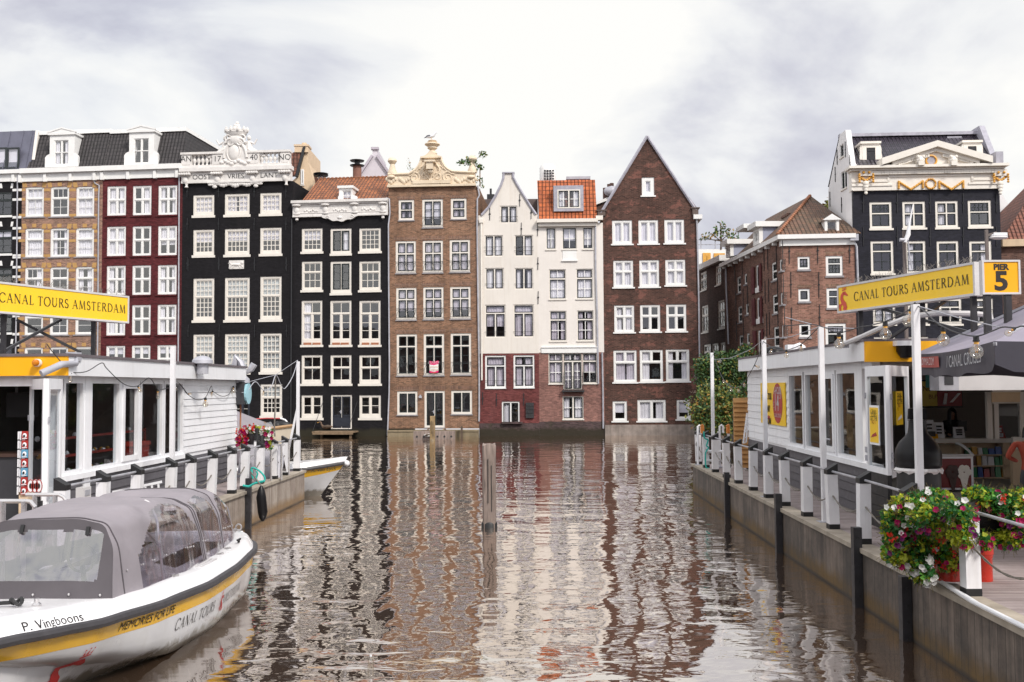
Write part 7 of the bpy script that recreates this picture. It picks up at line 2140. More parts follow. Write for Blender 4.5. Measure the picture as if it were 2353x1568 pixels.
for x,mi in((1345,'ink'),(1465,'cream')):
 c=OW(x,1085,21.96);mb=MB();
 for q in range(6):mb.ball((c.x+.09*math.cos(q),c.y,c.z+.09*math.sin(q)+.03),.08,8,sc=(1,.15,1))
 mb.prism([(c.x-.1,c.z-.04),(c.x+.1,c.z-.04),(c.x+.03,c.z-.38),(c.x-.02,c.z-.38)],c.y-.005,c.y+.01);mb.build('ice_cream_picture',M[mi]if mi!='ink' else mat('chocolate',(.05,.02,.015),.5),t,world=True)
for lab,x0,x1,y0,y1,kind in(('yellow and teal menu screen on the kiosk back wall',1010,1180,120,380,0),('red screen with a big white stroke beside the menu screen',1185,1440,225,380,1)):
 a,b=OW(x0,y1,27),OW(x1,y0,27)
 t=thing('menu_screen',lab,'screen',tuple(a))
 mb=MB();mb.box(a.x-.03,27.02,a.z-.04,b.x+.03,27.1,b.z+.04);mb.build('casing',M['black'],t,world=True)
 mb=MB();mb.box(a.x,27.0,a.z,b.x,27.02,b.z);mb.build('display',(mat('screen_yellow',(.62,.45,.04),.4,.1)if kind==0 else mat('screen_red',(.25,.01,.015),.4,.1)),t,world=True)
 if kind==0:
  text_mesh('HEINEKEN',.2,M['ink'],'lettering',t,lambda x,y,c:Vector(((a.x+b.x)/2+x,26.995,b.z-.2+y)))
  text_mesh('BUY 5',.16,M['red'],'lettering',t,lambda x,y,c:Vector(((a.x+b.x)/2+.2+x,26.995,b.z-.42+y)))
  mb=MB()
  for i in range(6):mb.box(a.x+.15+i*.2,26.99,a.z+.5,a.x+.28+i*.2,26.998,a.z+.95)
  mb.build('picture',mat('screen_teal',(.05,.35,.33),.4),t,world=True)
 else:
  mb=MB();w=b.x-a.x;h_=b.z-a.z
  mb.prism([(a.x+w*.22,a.z+.05),(a.x+w*.36,a.z+.05),(a.x+w*.42,b.z-.05),(a.x+w*.3,b.z-.05)],26.985,26.998);mb.prism([(a.x+w*.5,a.z+.1),(a.x+w*.62,a.z+.1),(a.x+w*.95,b.z-.05),(a.x+w*.82,b.z-.05)],26.985,26.998);mb.build('picture',M['kwhite'],t,world=True)
for lab,cat,x0,x1,y0,y1,mt in(('red and white leaflet holder left on the counter','leaflets',1060,1172,525,705,'kwhite'),('white menu card standing on the counter','card',1178,1275,552,705,'kwhite'),('tilted white notice with small print on the counter','card',1385,1490,600,700,'kwhite'),('small red box with a white emblem on the counter','box',1818,1900,585,700,'red'),('low red tin at the counter end','tin',1830,1920,660,712,'red'),('yellow and white card box on the counter','box',1085,1205,630,708,'yellow')):
 a,b=OW(x0,y1,24.9),OW(x1,y0,24.9);zb_=OW(1500,715,25).z
 t=thing('counter_card' if cat=='card' else 'counter_item',lab,cat,(a.x,24.98,zb_))
 dy=0 if x0!=1085 else-.02
 mb=MB();mb.hexa([(a.x,24.98+dy,zb_),(b.x,24.98+dy,zb_),(b.x,25.1,zb_),(a.x,25.1,zb_),(a.x,25.06+dy,b.z),(b.x,25.06+dy,b.z),(b.x,25.1,b.z),(a.x,25.1,b.z)]);mb.build('body',M[mt],t,world=True)
 mb=MB();hh=b.z-zb_
 for q in(.35,.55,.75):mb.box(a.x+.05,24.96+dy,zb_+hh*q-.02,b.x-.08,24.975+.08*q+dy,zb_+hh*q+.02)
 mb.build('print',M['ink' if mt!='red' else 'kwhite'],t,world=True)
t=thing('cash_screen','black till monitor in front of the woman','monitor',tuple(OW(1450,700,25.1)))
a,b=OW(1405,640,25.3),OW(1493,535,25.3);mb=MB();mb.box(a.x,25.3,a.z,b.x,25.35,b.z);mb.build('screen',M['black'],t,world=True);mb=MB();mb.box((a.x+b.x)/2-.05,25.32,OW(1500,715,25).z,(a.x+b.x)/2+.05,25.4,a.z);mb.build('stand',M['black'],t,world=True)
t=thing('roller_blind','lit beige roller blind inside the right kiosk','blind',tuple(OW(1900,230,23)))
a,b=OW(1755,345,23),OW(2050,230,23);mb=MB();mb.box(a.x,23,a.z,b.x,23.02,b.z);mb.build('fabric',mat('beige_fabric',(.72,.55,.36),.8),t,world=True);mb=MB();mb.tube([(a.x,23,b.z+.05),(b.x,23,b.z+.05)],.06,8);mb.tube([(a.x,23,a.z),(b.x,23,a.z)],.02,6);mb.build('roller',M['cream'],t,world=True)
t=thing('side_window','white framed window and low wall right of the shop counter','window',tuple(OW(1900,700,23.5)))
mb=MB()
for x0,x1,y0,y1 in((1715,1755,230,720),(1790,1825,345,720),(2060,2091,230,860)):a,b=OW(x0,y1,23.5),OW(x1,y0,23.5);mb.box(a.x,23.5,a.z,b.x,23.6,b.z)
a,b=OW(1980,830,23.4),OW(2300,700,23.4);mb.box(a.x,23.4,a.z,b.x,23.5,b.z);mb.build('frame',M['cream'],t,world=True)
mb=MB();a,b=OW(1825,720,23.55),OW(2300,345,23.55);mb.face([(a.x,23.55,a.z),(b.x,23.55,a.z),(b.x,23.55,b.z),(a.x,23.55,b.z)]);mb.build('pane',M['glass_clear'],t,world=True)
mb=MB();a,b=OW(1980,1260,23.5),OW(2300,830,23.5);mb.box(a.x,23.5,ZD+.15,b.x,23.62,b.z);mb.build('low_wall',M['buff'],t,world=True)
M['skin']=mat('skin',(.42,.24,.17),.55,.06,8)
M['hair']=mat('dark_hair',(.012,.009,.008),.45,.2,10)
M['coat']=mat('black_jumper',(.012,.011,.012),.85,.2,6)
def skinmesh(name,nodes,edges,mt,parent,levels=2):
 Mi=ROOTM[root_of(parent).name]
 me=bpy.data.meshes.new(name);me.from_pydata([tuple(Mi@Vector(n[0]))for n in nodes],edges,[])
 o=bpy.data.objects.new(name,me);COL.objects.link(o)
 o.modifiers.new('skin','SKIN')
 if not me.skin_vertices:
  bpy.context.view_layer.objects.active=o;bpy.ops.mesh.customdata_skin_add()if False else None
 sv=me.attributes
 lay=me.skin_vertices[0]if len(me.skin_vertices)else None
 if lay:
  for i,n in enumerate(nodes):lay.data[i].radius=n[1]if isinstance(n[1],tuple)else(n[1],n[1])
  lay.data[0].use_root=True
 s_=o.modifiers.new('sub','SUBSURF');s_.levels=levels;s_.render_levels=levels
 dg=bpy.context.evaluated_depsgraph_get();dg.update()
 m2=bpy.data.meshes.new_from_object(o.evaluated_get(dg))
 bpy.data.objects.remove(o,do_unlink=True)
 m2.name=name;m2.materials.clear();m2.materials.append(mt)
 m2.polygons.foreach_set('use_smooth',[True]*len(m2.polygons))
 o=bpy.data.objects.new(name,m2);COL.objects.link(o);o.parent=parent
 return o
def person(label,base,height,face_dir,shirt,trousers,hair_long=True,armpose=None):
 b=Vector(base);s_=height/1.7
 t=thing('person',label,'person',base)
 fx,fy=math.cos(face_dir),math.sin(face_dir)
 rgt=Vector((fy,-fx,0));fwd=Vector((fx,fy,0))
 P_=lambda r,f,z:b+rgt*(r*s_)+fwd*(f*s_)+Vector((0,0,z*s_))
 N=[(P_(0,0,.92),.15),(P_(0,0,1.1),.125),(P_(0,.02,1.3),.15),(P_(0,0,1.42),.075),(P_(0,.01,1.48),.055),(P_(0,.03,1.56),(.078,.09)),(P_(0,.03,1.64),(.072,.085))]
 E=[(0,1),(1,2),(2,3),(3,4),(4,5),(5,6)]
 for sg in(-1,1):
  k0=len(N)
  ap_=armpose or[(.2,.02,1.36),(.26,.06,1.1),(.17,.27,1.05)]
  N+=[(P_(sg*ap_[0][0],ap_[0][1],ap_[0][2]),.06),(P_(sg*ap_[1][0],ap_[1][1],ap_[1][2]),.045),(P_(sg*ap_[2][0],ap_[2][1],ap_[2][2]),.032),(P_(sg*(ap_[2][0]-.02),ap_[2][1]+.09,ap_[2][2]-.01),.028)]
  E+=[(2,k0),(k0,k0+1),(k0+1,k0+2),(k0+2,k0+3)]
  k1=len(N)
  N+=[(P_(sg*.1,0,.82),.095),(P_(sg*.1,.02,.48),.06),(P_(sg*.1,0,.1),.045),(P_(sg*.1,.12,.04),.04)]
  E+=[(0,k1),(k1,k1+1),(k1+1,k1+2),(k1+2,k1+3)]
 N=[(p_,(r_ if isinstance(r_,tuple)else(r_,r_)))for p_,r_ in N]
 N=[(p_,(r_[0]*s_,r_[1]*s_))for p_,r_ in N]
 body=skinmesh('body',N,E,M['skin'],t)
 body.data.materials.append(shirt);body.data.materials.append(trousers)
 zc,zw=P_(0,0,1.43).z,P_(0,0,.95).z
 iv=ROOTM[t.name].inverted()
 for pl in body.data.polygons:
  w=iv@pl.center;rel=w-b
  arm=abs(rel.dot(rgt))>.12*s_ and rel.dot(fwd)>.26*s_
  pl.material_index=0 if(w.z>zc or arm)else(1 if w.z>zw else 2)
 mb=MB();hc=P_(0,.0,1.615)
 n=14
 for i in range(9):
  pass
 rows=[]
 low=1.30 if hair_long else 1.5
 for i in range(9):
  th=i/8
  row=[]
  for j in range(17):
   ph=math.pi*(.16+1.68*j/16)if th>.35 else 2*math.pi*j/16
   if th<=.5:rr,zz_=.112*math.sin(th*math.pi*.9+.05),1.62+.115*math.cos(th*math.pi)
   else:rr,zz_=.112+.02*(th-.5),1.62-(1.62-low)*(th-.5)*2
   row.append(P_(rr*math.sin(ph),.02+rr*1.05*math.cos(ph),zz_))
  rows.append(row)
 mb.grid(rows);mb.build('hair',M['hair'],t,True,world=True)
 mb=MB()
 for sg in(-1,1):mb.ball(P_(sg*.033,.113,1.605),.012*s_,6,0);mb.bar(P_(sg*.018,.116,1.628),P_(sg*.05,.108,1.627),.006)
 mb.bar(P_(-.022,.113,1.53),P_(.022,.113,1.53),.009,m=1);mb.build('face_features',[M['hair'],M['red']],t,world=True)
 mb=MB();mb.tube([P_(0,.113,1.605),P_(0,.135,1.568)],[.007*s_,.014*s_],6);mb.build('nose',M['skin'],t,True,world=True)
 return t
hp=OW(1335,470,26.3)
person('woman with long dark hair in a black top behind the shop counter',(hp.x,26.3,ZD+.15),(OW(1335,395,26.3).z-ZD-.15)/1.02,math.radians(-95),M['coat'],M['coat'])
pp=OW(2130,1000,18.5)
person('person in an orange red jacket, just an elbow showing at the right edge',(OW(2165,1000,17.5).x,17.5,ZD),1.78,math.radians(70),mat('orange_jacket',(.42,.07,.035),.7,.1),M['kdark'],False,[(.22,0,1.42),(.36,-.05,1.18),(.2,.2,1.1)])
c=W(*Z('o',985,900),15.0);
t=thing('bottle_bin','giant black bottle shaped bin with white canal boat pattern near the kiosk','bin',(c.x,c.y,ZD))
def bz(y):return OW(985,y,15.0).z
mb=MB()
mb.lathe([(.30,bz(1022)),(.325,bz(1000)),(.33,bz(985)),(.325,bz(970)),(.33,bz(940)),(.33,bz(880)),(.318,bz(830)),(.27,bz(760)),(.19,bz(700)),(.145,bz(660)),(.13,bz(600)),(.125,bz(535))],(c.x,c.y,0),32);mb.build('bottle_top',M['shiny'],t,True,world=True)
mb=MB();pr=[]
n=40
for z0_,z1_ in((bz(530),bz(522)),):mb.lathe([(.135,z0_),(.14,z1_)],(c.x,c.y,0),24)
for i in range(n):
 a_=2*math.pi*i/n;mb.bar((c.x+.13*math.cos(a_),c.y+.13*math.sin(a_),bz(515)),(c.x+.12*math.cos(a_),c.y+.12*math.sin(a_),bz(408)),.014)
mb.lathe([(.132,bz(515)),(.122,bz(412)),(.115,bz(404)),(.01,bz(403))],(c.x,c.y,0),24);mb.build('cap',M['shiny'],t,True,world=True)
mb=MB();mb.lathe([(.30,ZD+.01),(.315,ZD+.1),(.31,bz(1045))],(c.x,c.y,0),32);dr=mb.build('drum',M['black'],t,True,world=True)
mb=MB()
for r_ in range(9):
 for q in range(30):
  a_=2*math.pi*(q+.5*(r_%2))/30+RND.uniform(-.03,.03);z_=ZD+.18+r_*.095
  if z_>bz(1060)-.03:continue
  R_=.317;vert=RND.random()<.5;hw,hh=(.012,.032)if vert else(.03,.013)
  pt=lambda du,dz:(c.x+R_*math.cos(a_+du/R_),c.y+R_*math.sin(a_+du/R_),z_+dz)
  for k0,k1 in((1.0,.7),):
   loop=[(-hw,-hh),(hw,-hh),(hw,hh),(0,hh*1.5)if vert else(hw*1.3,0),(-hw,hh)]
   for(a0,b0),(a1,b1)in zip(loop,loop[1:]+loop[:1]):mb.face([pt(a0,b0),pt(a1,b1),pt(a1*.7,b1*.7),pt(a0*.7,b0*.7)])
mb.build('boat_pattern',M['kwhite'],dr,world=True)
mb=MB();rows=[[],[],[]]
for q in range(41):
 a_=2*math.pi*q/40;
 for ri,(rr,z_)in enumerate(((.33,bz(1068)),(.345,bz(1045)),(.318,bz(1020)))):
  w=.012*math.sin(q*2.3+ri);rows[ri].append((c.x+(rr+w)*math.cos(a_),c.y+(rr+w)*math.sin(a_),z_+.02*math.sin(q*1.7)*(ri==0)))
mb.grid(rows);mb.build('bin_liner',mat('clear_liner',(.66,.63,.62),.2,.1),t,world=True)
# slat screen, ladders, trolley on the right pier
t=thing('slat_screen','honey coloured overlapping board screen at the far end of the right kiosk','screen',tuple(W(1703,1060,30.2)))
a,b=W(*Z('m',880,1760),30.2),W(*Z('m',1025,1025),30.2)
mb=MB();n=15
for i in range(n):
 z0_=ZD+.05+(b.z-ZD-.05)*i/n;z1_=ZD+.05+(b.z-ZD-.05)*(i+1)/n
 mb.hexa([(a.x,30.1,z0_),(b.x,30.1,z0_),(b.x,30.2,z0_),(a.x,30.2,z0_),(a.x,30.17,z1_),(b.x,30.17,z1_),(b.x,30.2,z1_),(a.x,30.2,z1_)])
mb.build('boards',mat('honey_wood',(.50,.26,.09),.65,.25,2.5,stretch=(1,1,6)),t,world=True)
mb=MB();mb.box(a.x,30.2,ZD,a.x+.07,30.27,b.z);mb.box(b.x-.07,30.2,ZD,b.x,30.27,b.z);mb.build('frame',M['bark'],t,world=True)
t=thing('ladder','thin white ladder leaning between the slat screen and kiosk','ladder',tuple(W(1707,1030,29.8)))
for x0,y0,x1,y1 in((975,1500,1015,1185),(1005,1490,1024,1230)):
 mb=MB();mb.bar(W(*Z('m',x0,y0),29.6),W(*Z('m',x1,y1),29.8),.04);mb.build('stile',M['kwhite'],t,world=True)
for i in range(5):mb=MB();f_=i/5;mb.bar(W(*Z('m',975+40*f_,1500-315*f_),29.6),W(*Z('m',1005+19*f_,1490-260*f_),29.6),.025);mb.build('rung',M['kwhite'],t,world=True)
t=thing('ladder','white ladder lying on its side on the left pier behind the boat','ladder',tuple(W(350,1120,18.6)))
a=[W(*Z('r',x,y),18.7)for x,y in((1180,1540),(1690,1432),(1190,1590),(1695,1560))]
for i in(0,2):mb=MB();mb.bar(a[i],a[i+1],.045);mb.build('stile',M['kwhite'],t,world=True)
for i in range(8):mb=MB();mb.bar(a[0].lerp(a[1],i/7.5),a[2].lerp(a[3],i/7.5),.03);mb.build('rung',M['kwhite'],t,world=True)
t=thing('hand_truck','grey hand truck with orange grips parked behind the far fence posts','trolley',tuple(W(*Z('q',510,690),30.6)))
mb=MB()
for x in(455,560):mb.tube([W(*Z('q',x,680),30.6),W(*Z('q',x,330),30.6)],.035,8)
mb.tube([W(*Z('q',330,540),30.6),W(*Z('q',575,545),30.6)],.05,8);mb.tube([W(*Z('q',330,635),30.6),W(*Z('q',575,640),30.6)],.04,8);mb.build('frame',M['kwhite'],t,world=True)
for x,y0,y1 in((555,350,262),(285,350,262)):
 mb=MB();mb.tube([W(*Z('q',x,y0),30.6),W(*Z('q',x,y1+15),30.6),W(*Z('q',x-10,y1),30.6)],.06,8);mb.build('grip',mat('orange_grip',(.65,.22,.04),.5),t,True,world=True)
for x in(430,568):
 mb=MB();p=W(*Z('q',x,660),30.5);mb.lathe([(.14,-.04),(.16,0),(.14,.04)],tuple(p),12,axis='X');mb.build('wheel',M['black'],t,True,world=True)
for lab,x,y0,Y in(('white hooked mooring bar at the far corner post of the right pier',238,280,31.8),('white hooked mooring bar behind the third fence post of the right pier',468,278,30.9)):
 a=W(*Z('q',x,640),Y);b=W(*Z('q',x,y0),Y);t=thing('mooring_hook',lab,'hook',(a.x,a.y,ZD))
 mb=MB();mb.tube([Vector((a.x,a.y,ZD)),b,b+Vector((.05,0,.04)),b+Vector((.1,0,0)),b+Vector((.1,0,-.2))],.035,8);mb.build('bar',M['kwhite'],t,True,world=True)
 mb=MB();mb.box(a.x-.08,a.y-.08,ZD,a.x+.08,a.y+.08,ZD+.03);mb.build('foot_plate',M['zinc'],t,world=True)
M['teal']=mat('teal_rope',(.03,.42,.36),.8,.2,40)
def rope(label,k,pts,Y,r=.022,n='rope',mt='teal'):
 q=[W(*Z(k,*p_),Y)for p_ in pts];sm=[]
 for i in range(len(q)-1):
  p0,p1,p2,p3=q[max(0,i-1)],q[i],q[i+1],q[min(len(q)-1,i+2)]
  for j in range(5):
   u=j/5;sm.append(.5*((2*p1)+(p2-p0)*u+(2*p0-5*p1+4*p2-p3)*u*u+(3*p1-p0-3*p2+p3)*u**3))
 sm.append(q[-1]);mb=MB();mb.tube(sm,[r*(1+.15*(i%2))for i in range(len(sm))],6);o=mb.build(n,M[mt],None,True);tag(o,label,'rope');return o
rope('teal rope tangled over the second post of the right pier','q',[(300,330),(310,400),(345,420),(330,480),(350,500),(320,560),(325,700),(355,715),(320,722)],30.5)
rope('dark teal rope coil hanging on the far corner post of the right pier','q',[(230,350),(240,420),(225,470),(250,500),(235,560),(255,620)],31.9,.03,mt='rope')
rope('teal rope looped on the left pier behind the black steel pile','k',[(800,1300),(815,1400),(800,1290),(870,1310),(930,1370),(935,1420),(880,1440),(850,1400),(862,1350),(850,1320)],24.8,.022)
rope('teal rope end lying along the left pier edge','k',[(710,1470),(770,1480),(830,1450),(900,1430),(940,1425)],24.2,.028)
t=thing('fender','long black boat fender hanging on the left pier wall','fender',tuple(W(590,1165,22.6)))
a,b=W(*Z('k',860,1480),22.2),W(591,1198,22.2)
a=W(590,1117,22.2)
mb=MB();mb.tube([a+Vector((.1,0,0)),a+Vector((.1,0,-.1)),a+Vector((.1,0,-.25)),b+Vector((.12,0,.2)),b+Vector((.12,0,.08)),b+Vector((.12,0,0))],[.03,.08,.11,.11,.08,.03],12);mb.build('body',M['shiny'],t,True,world=True)
mb=MB();mb.tube([a+Vector((.1,0,0)),W(576,1085,22.4)],.015,6);mb.build('line',M['rope'],t,world=True)
t=thing('steel_railing','thin brushed steel railing by the far posts of the left pier','railing',tuple(W(640,1090,28)))
mb=MB()
for x,y0,y1,Y in((1005,1040,1365,27.2),(1113,1040,1375,27.6),(1190,1000,1340,29)):a_=W(*Z('k',x,y0),Y);mb.tube([Vector((a_.x,a_.y,ZD)),a_],.03,8)
mb.build('upright',M['chrome'],t,True,world=True)
mb=MB();mb.tube([W(*Z('k',960,1042),27.0),W(*Z('k',1140,1045),27.8)],.022,8);mb.build('rail',M['chrome'],t,True,world=True)
t=thing('meter_box','small grey socket box fixed to the left kiosk base','box',tuple(W(185,1117,17.6)))
p=W(*Z('r',832,1545),18.0);mb=MB();mb.box(p.x-.0,p.y-.16,p.z-.1,p.x+.14,p.y+.16,p.z+.1);mb.build('casing',M['alu'],t,world=True)
mb=MB();mb.box(p.x+.14,p.y-.1,p.z-.05,p.x+.15,p.y+.1,p.z+.05);mb.build('cover',M['zinc'],t,world=True)
# boats
def lerp_tab(tab,y):
 if y<=tab[0][0]:return tab[0][1]
 for(a,va),(b,vb)in zip(tab,tab[1:]):
  if y<=b:
   t=(y-a)/(b-a);t=t*t*(3-2*t)*.4+t*.6
   return va+(vb-va)*t
 return tab[-1][1]
M['gel']=mat('white_gelcoat',(.85,.84,.85),.22,.05,1.0,coat=.3,streak=.18,dirt=(.5,.46,.4),wl=.3)
M['gelyellow']=mat('yellow_gelcoat',(.95,.52,.008),.25,.04,1.0,coat=.3)
M['rubber']=mat('dark_rubber',(.045,.042,.046),.55,.2,6)
M['wetline']=mat('waterline_grime',(.20,.15,.09),.7,.4,3)
def boathull(t,cx,tabs,Ya,Yb,n=44):
 """tabs: half breadth at rail / chine / waterline, height of rail / chine, all against Y; Ya bow, Yb stern"""
 br,bc,zr,zc=tabs
 Ys=[Ya+(Yb-Ya)*(i/n)for i in range(n+1)]
 def sec(Y):
  r,c,z,q=lerp_tab(br,Y),lerp_tab(bc,Y),lerp_tab(zr,Y),lerp_tab(zc,Y)
  return r,c,z,q
 def side(Y,f):
  r,c,z,q=sec(Y);e=f**.4
  return c+(r-c)*e,q+(z-q)*f
 hull,yel,low,rub,deck=MB(),MB(),MB(),MB(),MB()
 for s_ in(1,-1):
  A=lambda Y,f,o=0:(cx+s_*(side(Y,f)[0]+o),Y,side(Y,f)[1])
  def fy(Y,top,bot=None):
   r,c,z,q=sec(Y);return max(0,min(1,(z-top-q)/max(.02,z-q)))
  hull.grid([[A(Y,fy(Y,.22)*k/4)for k in range(5)]for Y in Ys])
  yel.grid([[A(Y,fy(Y,.22)+(fy(Y,.05)-fy(Y,.22))*k/2,.002)for k in range(3)]for Y in Ys])
  low.grid([[(cx,Y,min(-.25,sec(Y)[3]-.25)if Y>Ya+1.2 else sec(Y)[3]*(1-(Y-Ya)/1.2*1.0)-.25*(Y-Ya)/1.2),(cx+s_*sec(Y)[1]*.6,Y,sec(Y)[3]*.45-.1),A(Y,0)]for Y in Ys])
  rub.tube([(cx+s_*(sec(Y)[0]+.01),Y,sec(Y)[2])for Y in Ys],.055,8)
  deck.grid([[(cx+s_*sec(Y)[0],Y,sec(Y)[2]+.03),(cx+s_*max(.0,sec(Y)[0]-.10),Y,sec(Y)[2]+.17),(cx+s_*max(.0,sec(Y)[0]-.14),Y,sec(Y)[2]+.19),(cx+s_*max(0,sec(Y)[0]-.42),Y,sec(Y)[2]+.19),(cx,Y,sec(Y)[2]+.20)]for Y in Ys])
 r,c,z,q=sec(Yb)
 hull.face([(cx-c,Yb,q-.2),(cx+c,Yb,q-.2),(cx+c,Yb,q),(cx+r,Yb,z),(cx+r,Yb,z+.05),(cx-r,Yb,z+.05),(cx-r,Yb,z),(cx-c,Yb,q)])
 deck.face([(cx-r,Yb,z),(cx+r,Yb,z),(cx+r-.1,Yb,z+.19),(cx-r+.1,Yb,z+.19)])
 rub.tube([(cx-r,Yb,z),(cx+r,Yb,z)],.055,8)
 ho=hull.build('hull',M['gel'],t,True,world=True)
 yel.build('yellow_stripe',M['gelyellow'],t,True,world=True);low.build('hull_bottom',M['gel'],t,True,world=True)
 rub.build('rubbing_strake',M['rubber'],t,True,world=True);deck.build('deck',M['gel'],t,True,world=True)
 return sec,side
CXB=-5.45
t=thing('covered_boat','white and yellow tour boat with grey canvas hood moored in the lower left','boat',(CXB,13,0),0,'tour boats')
br=[(9.1,.02),(9.5,.22),(9.9,.42),(10.4,.68),(11.1,.98),(12.3,1.19),(13.7,1.33),(15,1.31),(16.4,1.2),(17.1,1.04),(17.4,.86)]
bc=[(9.1,.0),(9.9,.16),(10.6,.38),(11.3,.6),(12.3,.88),(13,1.04),(14.4,1.12),(16.4,1.0),(17.1,.86),(17.4,.7)]
zr=[(9.1,.98),(9.9,.93),(11.1,.86),(12.3,.80),(13.7,.76),(15,.745),(17.4,.76)]
zc=[(9.1,.84),(9.9,.70),(10.6,.50),(11.3,.32),(12.3,.12),(13,.02),(14,-.03),(17.4,-.02)]
sec,side=boathull(t,CXB,(br,bc,zr,zc),9.1,17.4)
BT=t
def proj(p):
 d=Vector(p)-CAM
 return CX+F*d.dot(_r)/d.dot(_f),CY-F*d.dot(_u)/d.dot(_f)
def solveY(fn,px):
 best=min(((abs(proj(fn(9.2+i*.02))[0]-px),9.2+i*.02)for i in range(400)))
 return best[1]
def hull_text(body,size,mt,top,fpx,xs=1.0,shear=0.0,serif=False,strip=False,off=0.0,nm='lettering'):
 """write along the starboard side: top = distance below the rail of the text middle; fpx = pixel of the text start"""
 if strip:base=lambda Y:(CXB+sec(Y)[0]-.055,Y,sec(Y)[2]+.10)
 else:base=lambda Y:(CXB+side(Y,max(0,(sec(Y)[2]-top-sec(Y)[3])/(sec(Y)[2]-sec(Y)[3])))[0],Y,sec(Y)[2]-top)
 Y0,Y1=solveY(base,fpx[0]),solveY(base,fpx[1])
 pts=[Vector(base(Y0+(Y1-Y0)*i/40))for i in range(41)]
 cum=[0]
 for a,b in zip(pts,pts[1:]):cum.append(cum[-1]+(b-a).length)
 L_=cum[-1]
 def at(x,y,c=0):
  s_=max(0,min(.999,x))*40;i=int(s_);p=pts[i].lerp(pts[i+1],s_-i)
  Y=p.y
  if strip:return Vector((CXB+sec(Y)[0]-.055-y*.7+.012,Y,p.z+y))
  f=max(0,min(1,(sec(Y)[2]-top+y-sec(Y)[3])/(sec(Y)[2]-sec(Y)[3])))
  return Vector((CXB+side(Y,f)[0]+.009,Y,sec(Y)[2]-top+y))
 if serif:
  o,wd=serif_text(body,size,mt,t,lambda x,z:CAM);bpy.data.objects.remove(o,do_unlink=True)
  serif_text(body,size,mt,t,lambda x,z:at((x+(z-size/2)*shear)/wd,z-size/2))
 else:
  o=text_mesh(body,size,mt,nm,None,None,shear=shear,align='LEFT');
  xs_=[v.co.x for v in o.data.vertices];x0,x1=min(xs_),max(xs_)
  for v in o.data.vertices:v.co=at((v.co.x-x0)/(x1-x0),v.co.y)
  o.data.transform(ROOTM[t.name]);o.parent=t
 return L_
hull_text('P. Vingboons',.125,M['ink'],0,(47,187),shear=.25,strip=True)
hull_text('MEMORIES FOR LIFE',.135,M['ink'],.135,(272,402),shear=.25,off=.004)
hull_text('CANAL TOURS',.14,M['ink'],.36,(403,493),serif=True,shear=.25)
hull_text('AMSTERDAM',.13,M['ink'],.36,(511,551),serif=True,shear=.25)
def hswan(px,zmid,hgt,name):
 base=lambda Y:(CXB+side(Y,.5)[0],Y,zmid)
 Y0=solveY(lambda Y:(CXB+sec(Y)[1]*.5+sec(Y)[0]*.5,Y,zmid),px)
 def fn(x,z):
  Y=Y0+x;zz=zmid-hgt/2+z
  r,c,zr_,q=sec(Y)
  if zz>=q:return Vector((CXB+side(Y,min(1,(zz-q)/(zr_-q)))[0]+.012,Y,zz))
  zl=q*.45-.1;f=(zz-zl)/max(.01,q-zl)
  xa=c*.6+(c-c*.6)*f if f>=0 else c*.6*max(0,1+(zz-zl)/.2)
  return Vector((CXB+xa+.02,Y,zz))
 mb=MB();swan_mark(mb,fn,hgt);mb.build(name,M['logod'],t,world=True)
hswan(496,.40,.30,'emblem');hswan(165,.36,.46,'emblem')
M['hood']=mat('grey_boat_canvas',(.265,.24,.26),.75,.12,1.6,bmp=.5,bscale=3)
M['hoodshade']=mat('shade_toned_canvas',(.078,.069,.077),.75,.12,1.6,bmp=.25,bscale=4)  # front panel's shade put into a darker canvas colour; seams share it
m,nt,p_,out=new_mat('clear_vinyl');nt.nodes.remove(p_)
co=objco(nt)
bp=nd(nt,'ShaderNodeBump',i_Strength=.5,i_Distance=.10);nt.links.new(noise(nt,scaled(nt,co,(1.6,1.0,.6)),1.5,2,.5,.8),bp.inputs['Height'])
tr=nd(nt,'ShaderNodeBsdfTransparent');tr.inputs[0].default_value=(.66,.62,.70,1)
gl=nd(nt,'ShaderNodeBsdfGlossy',i_Roughness=.10);nt.links.new(bp.outputs[0],gl.inputs['Normal'])
mx=nd(nt,'ShaderNodeMixShader');nt.links.new(mathn(nt,'ADD',schlick(nt,2.2,bp.outputs[0]),.18),mx.inputs[0]);nt.links.new(tr.outputs[0],mx.inputs[1]);nt.links.new(gl.outputs[0],mx.inputs[2]);nt.links.new(mx.outputs[0],out.inputs[0])
M['vinyl']=m
HW=[(11.6,.88),(12.4,.97),(13.6,1.03),(15,1.0),(16.2,.90),(16.8,.80)]
HT=[(11.6,.86),(11.85,.89),(12.7,.98),(13.4,1.0),(14.2,.92),(14.75,.89),(15.0,.95),(15.8,.91),(16.3,.82),(16.8,.62)]
SH=[(11.6,.86),(12.7,.90),(13.6,.90),(14.6,.82),(15.2,.84),(16.3,.68),(16.8,.5)]
def hood(Y,a):
 """a: -1 port deck .. 0 ridge .. 1 starboard deck"""
 w,h_=lerp_tab(HW,Y),lerp_tab(HT,Y);zd=lerp_tab(zr,Y)+.19
 th=abs(a)*math.pi/2;s_=1 if a>=0 else-1
 e=.42
 x=w*(math.sin(th)**e)*(1-.10*math.cos(th)*0);z=h_*(math.cos(th)**(e*.9))if th<math.pi/2-1e-6 else 0
 x*=1-.16*min(1,z/h_)
 sag=.010*math.sin(Y*9+a*4)+.012*math.sin(Y*5.3-a*9)*math.sin(a*7+Y*2)
 return Vector((CXB+s_*(x+sag),Y,zd+z+sag))
NY,NA=110,84
zd0=lerp_tab(zr,11.6)+.19
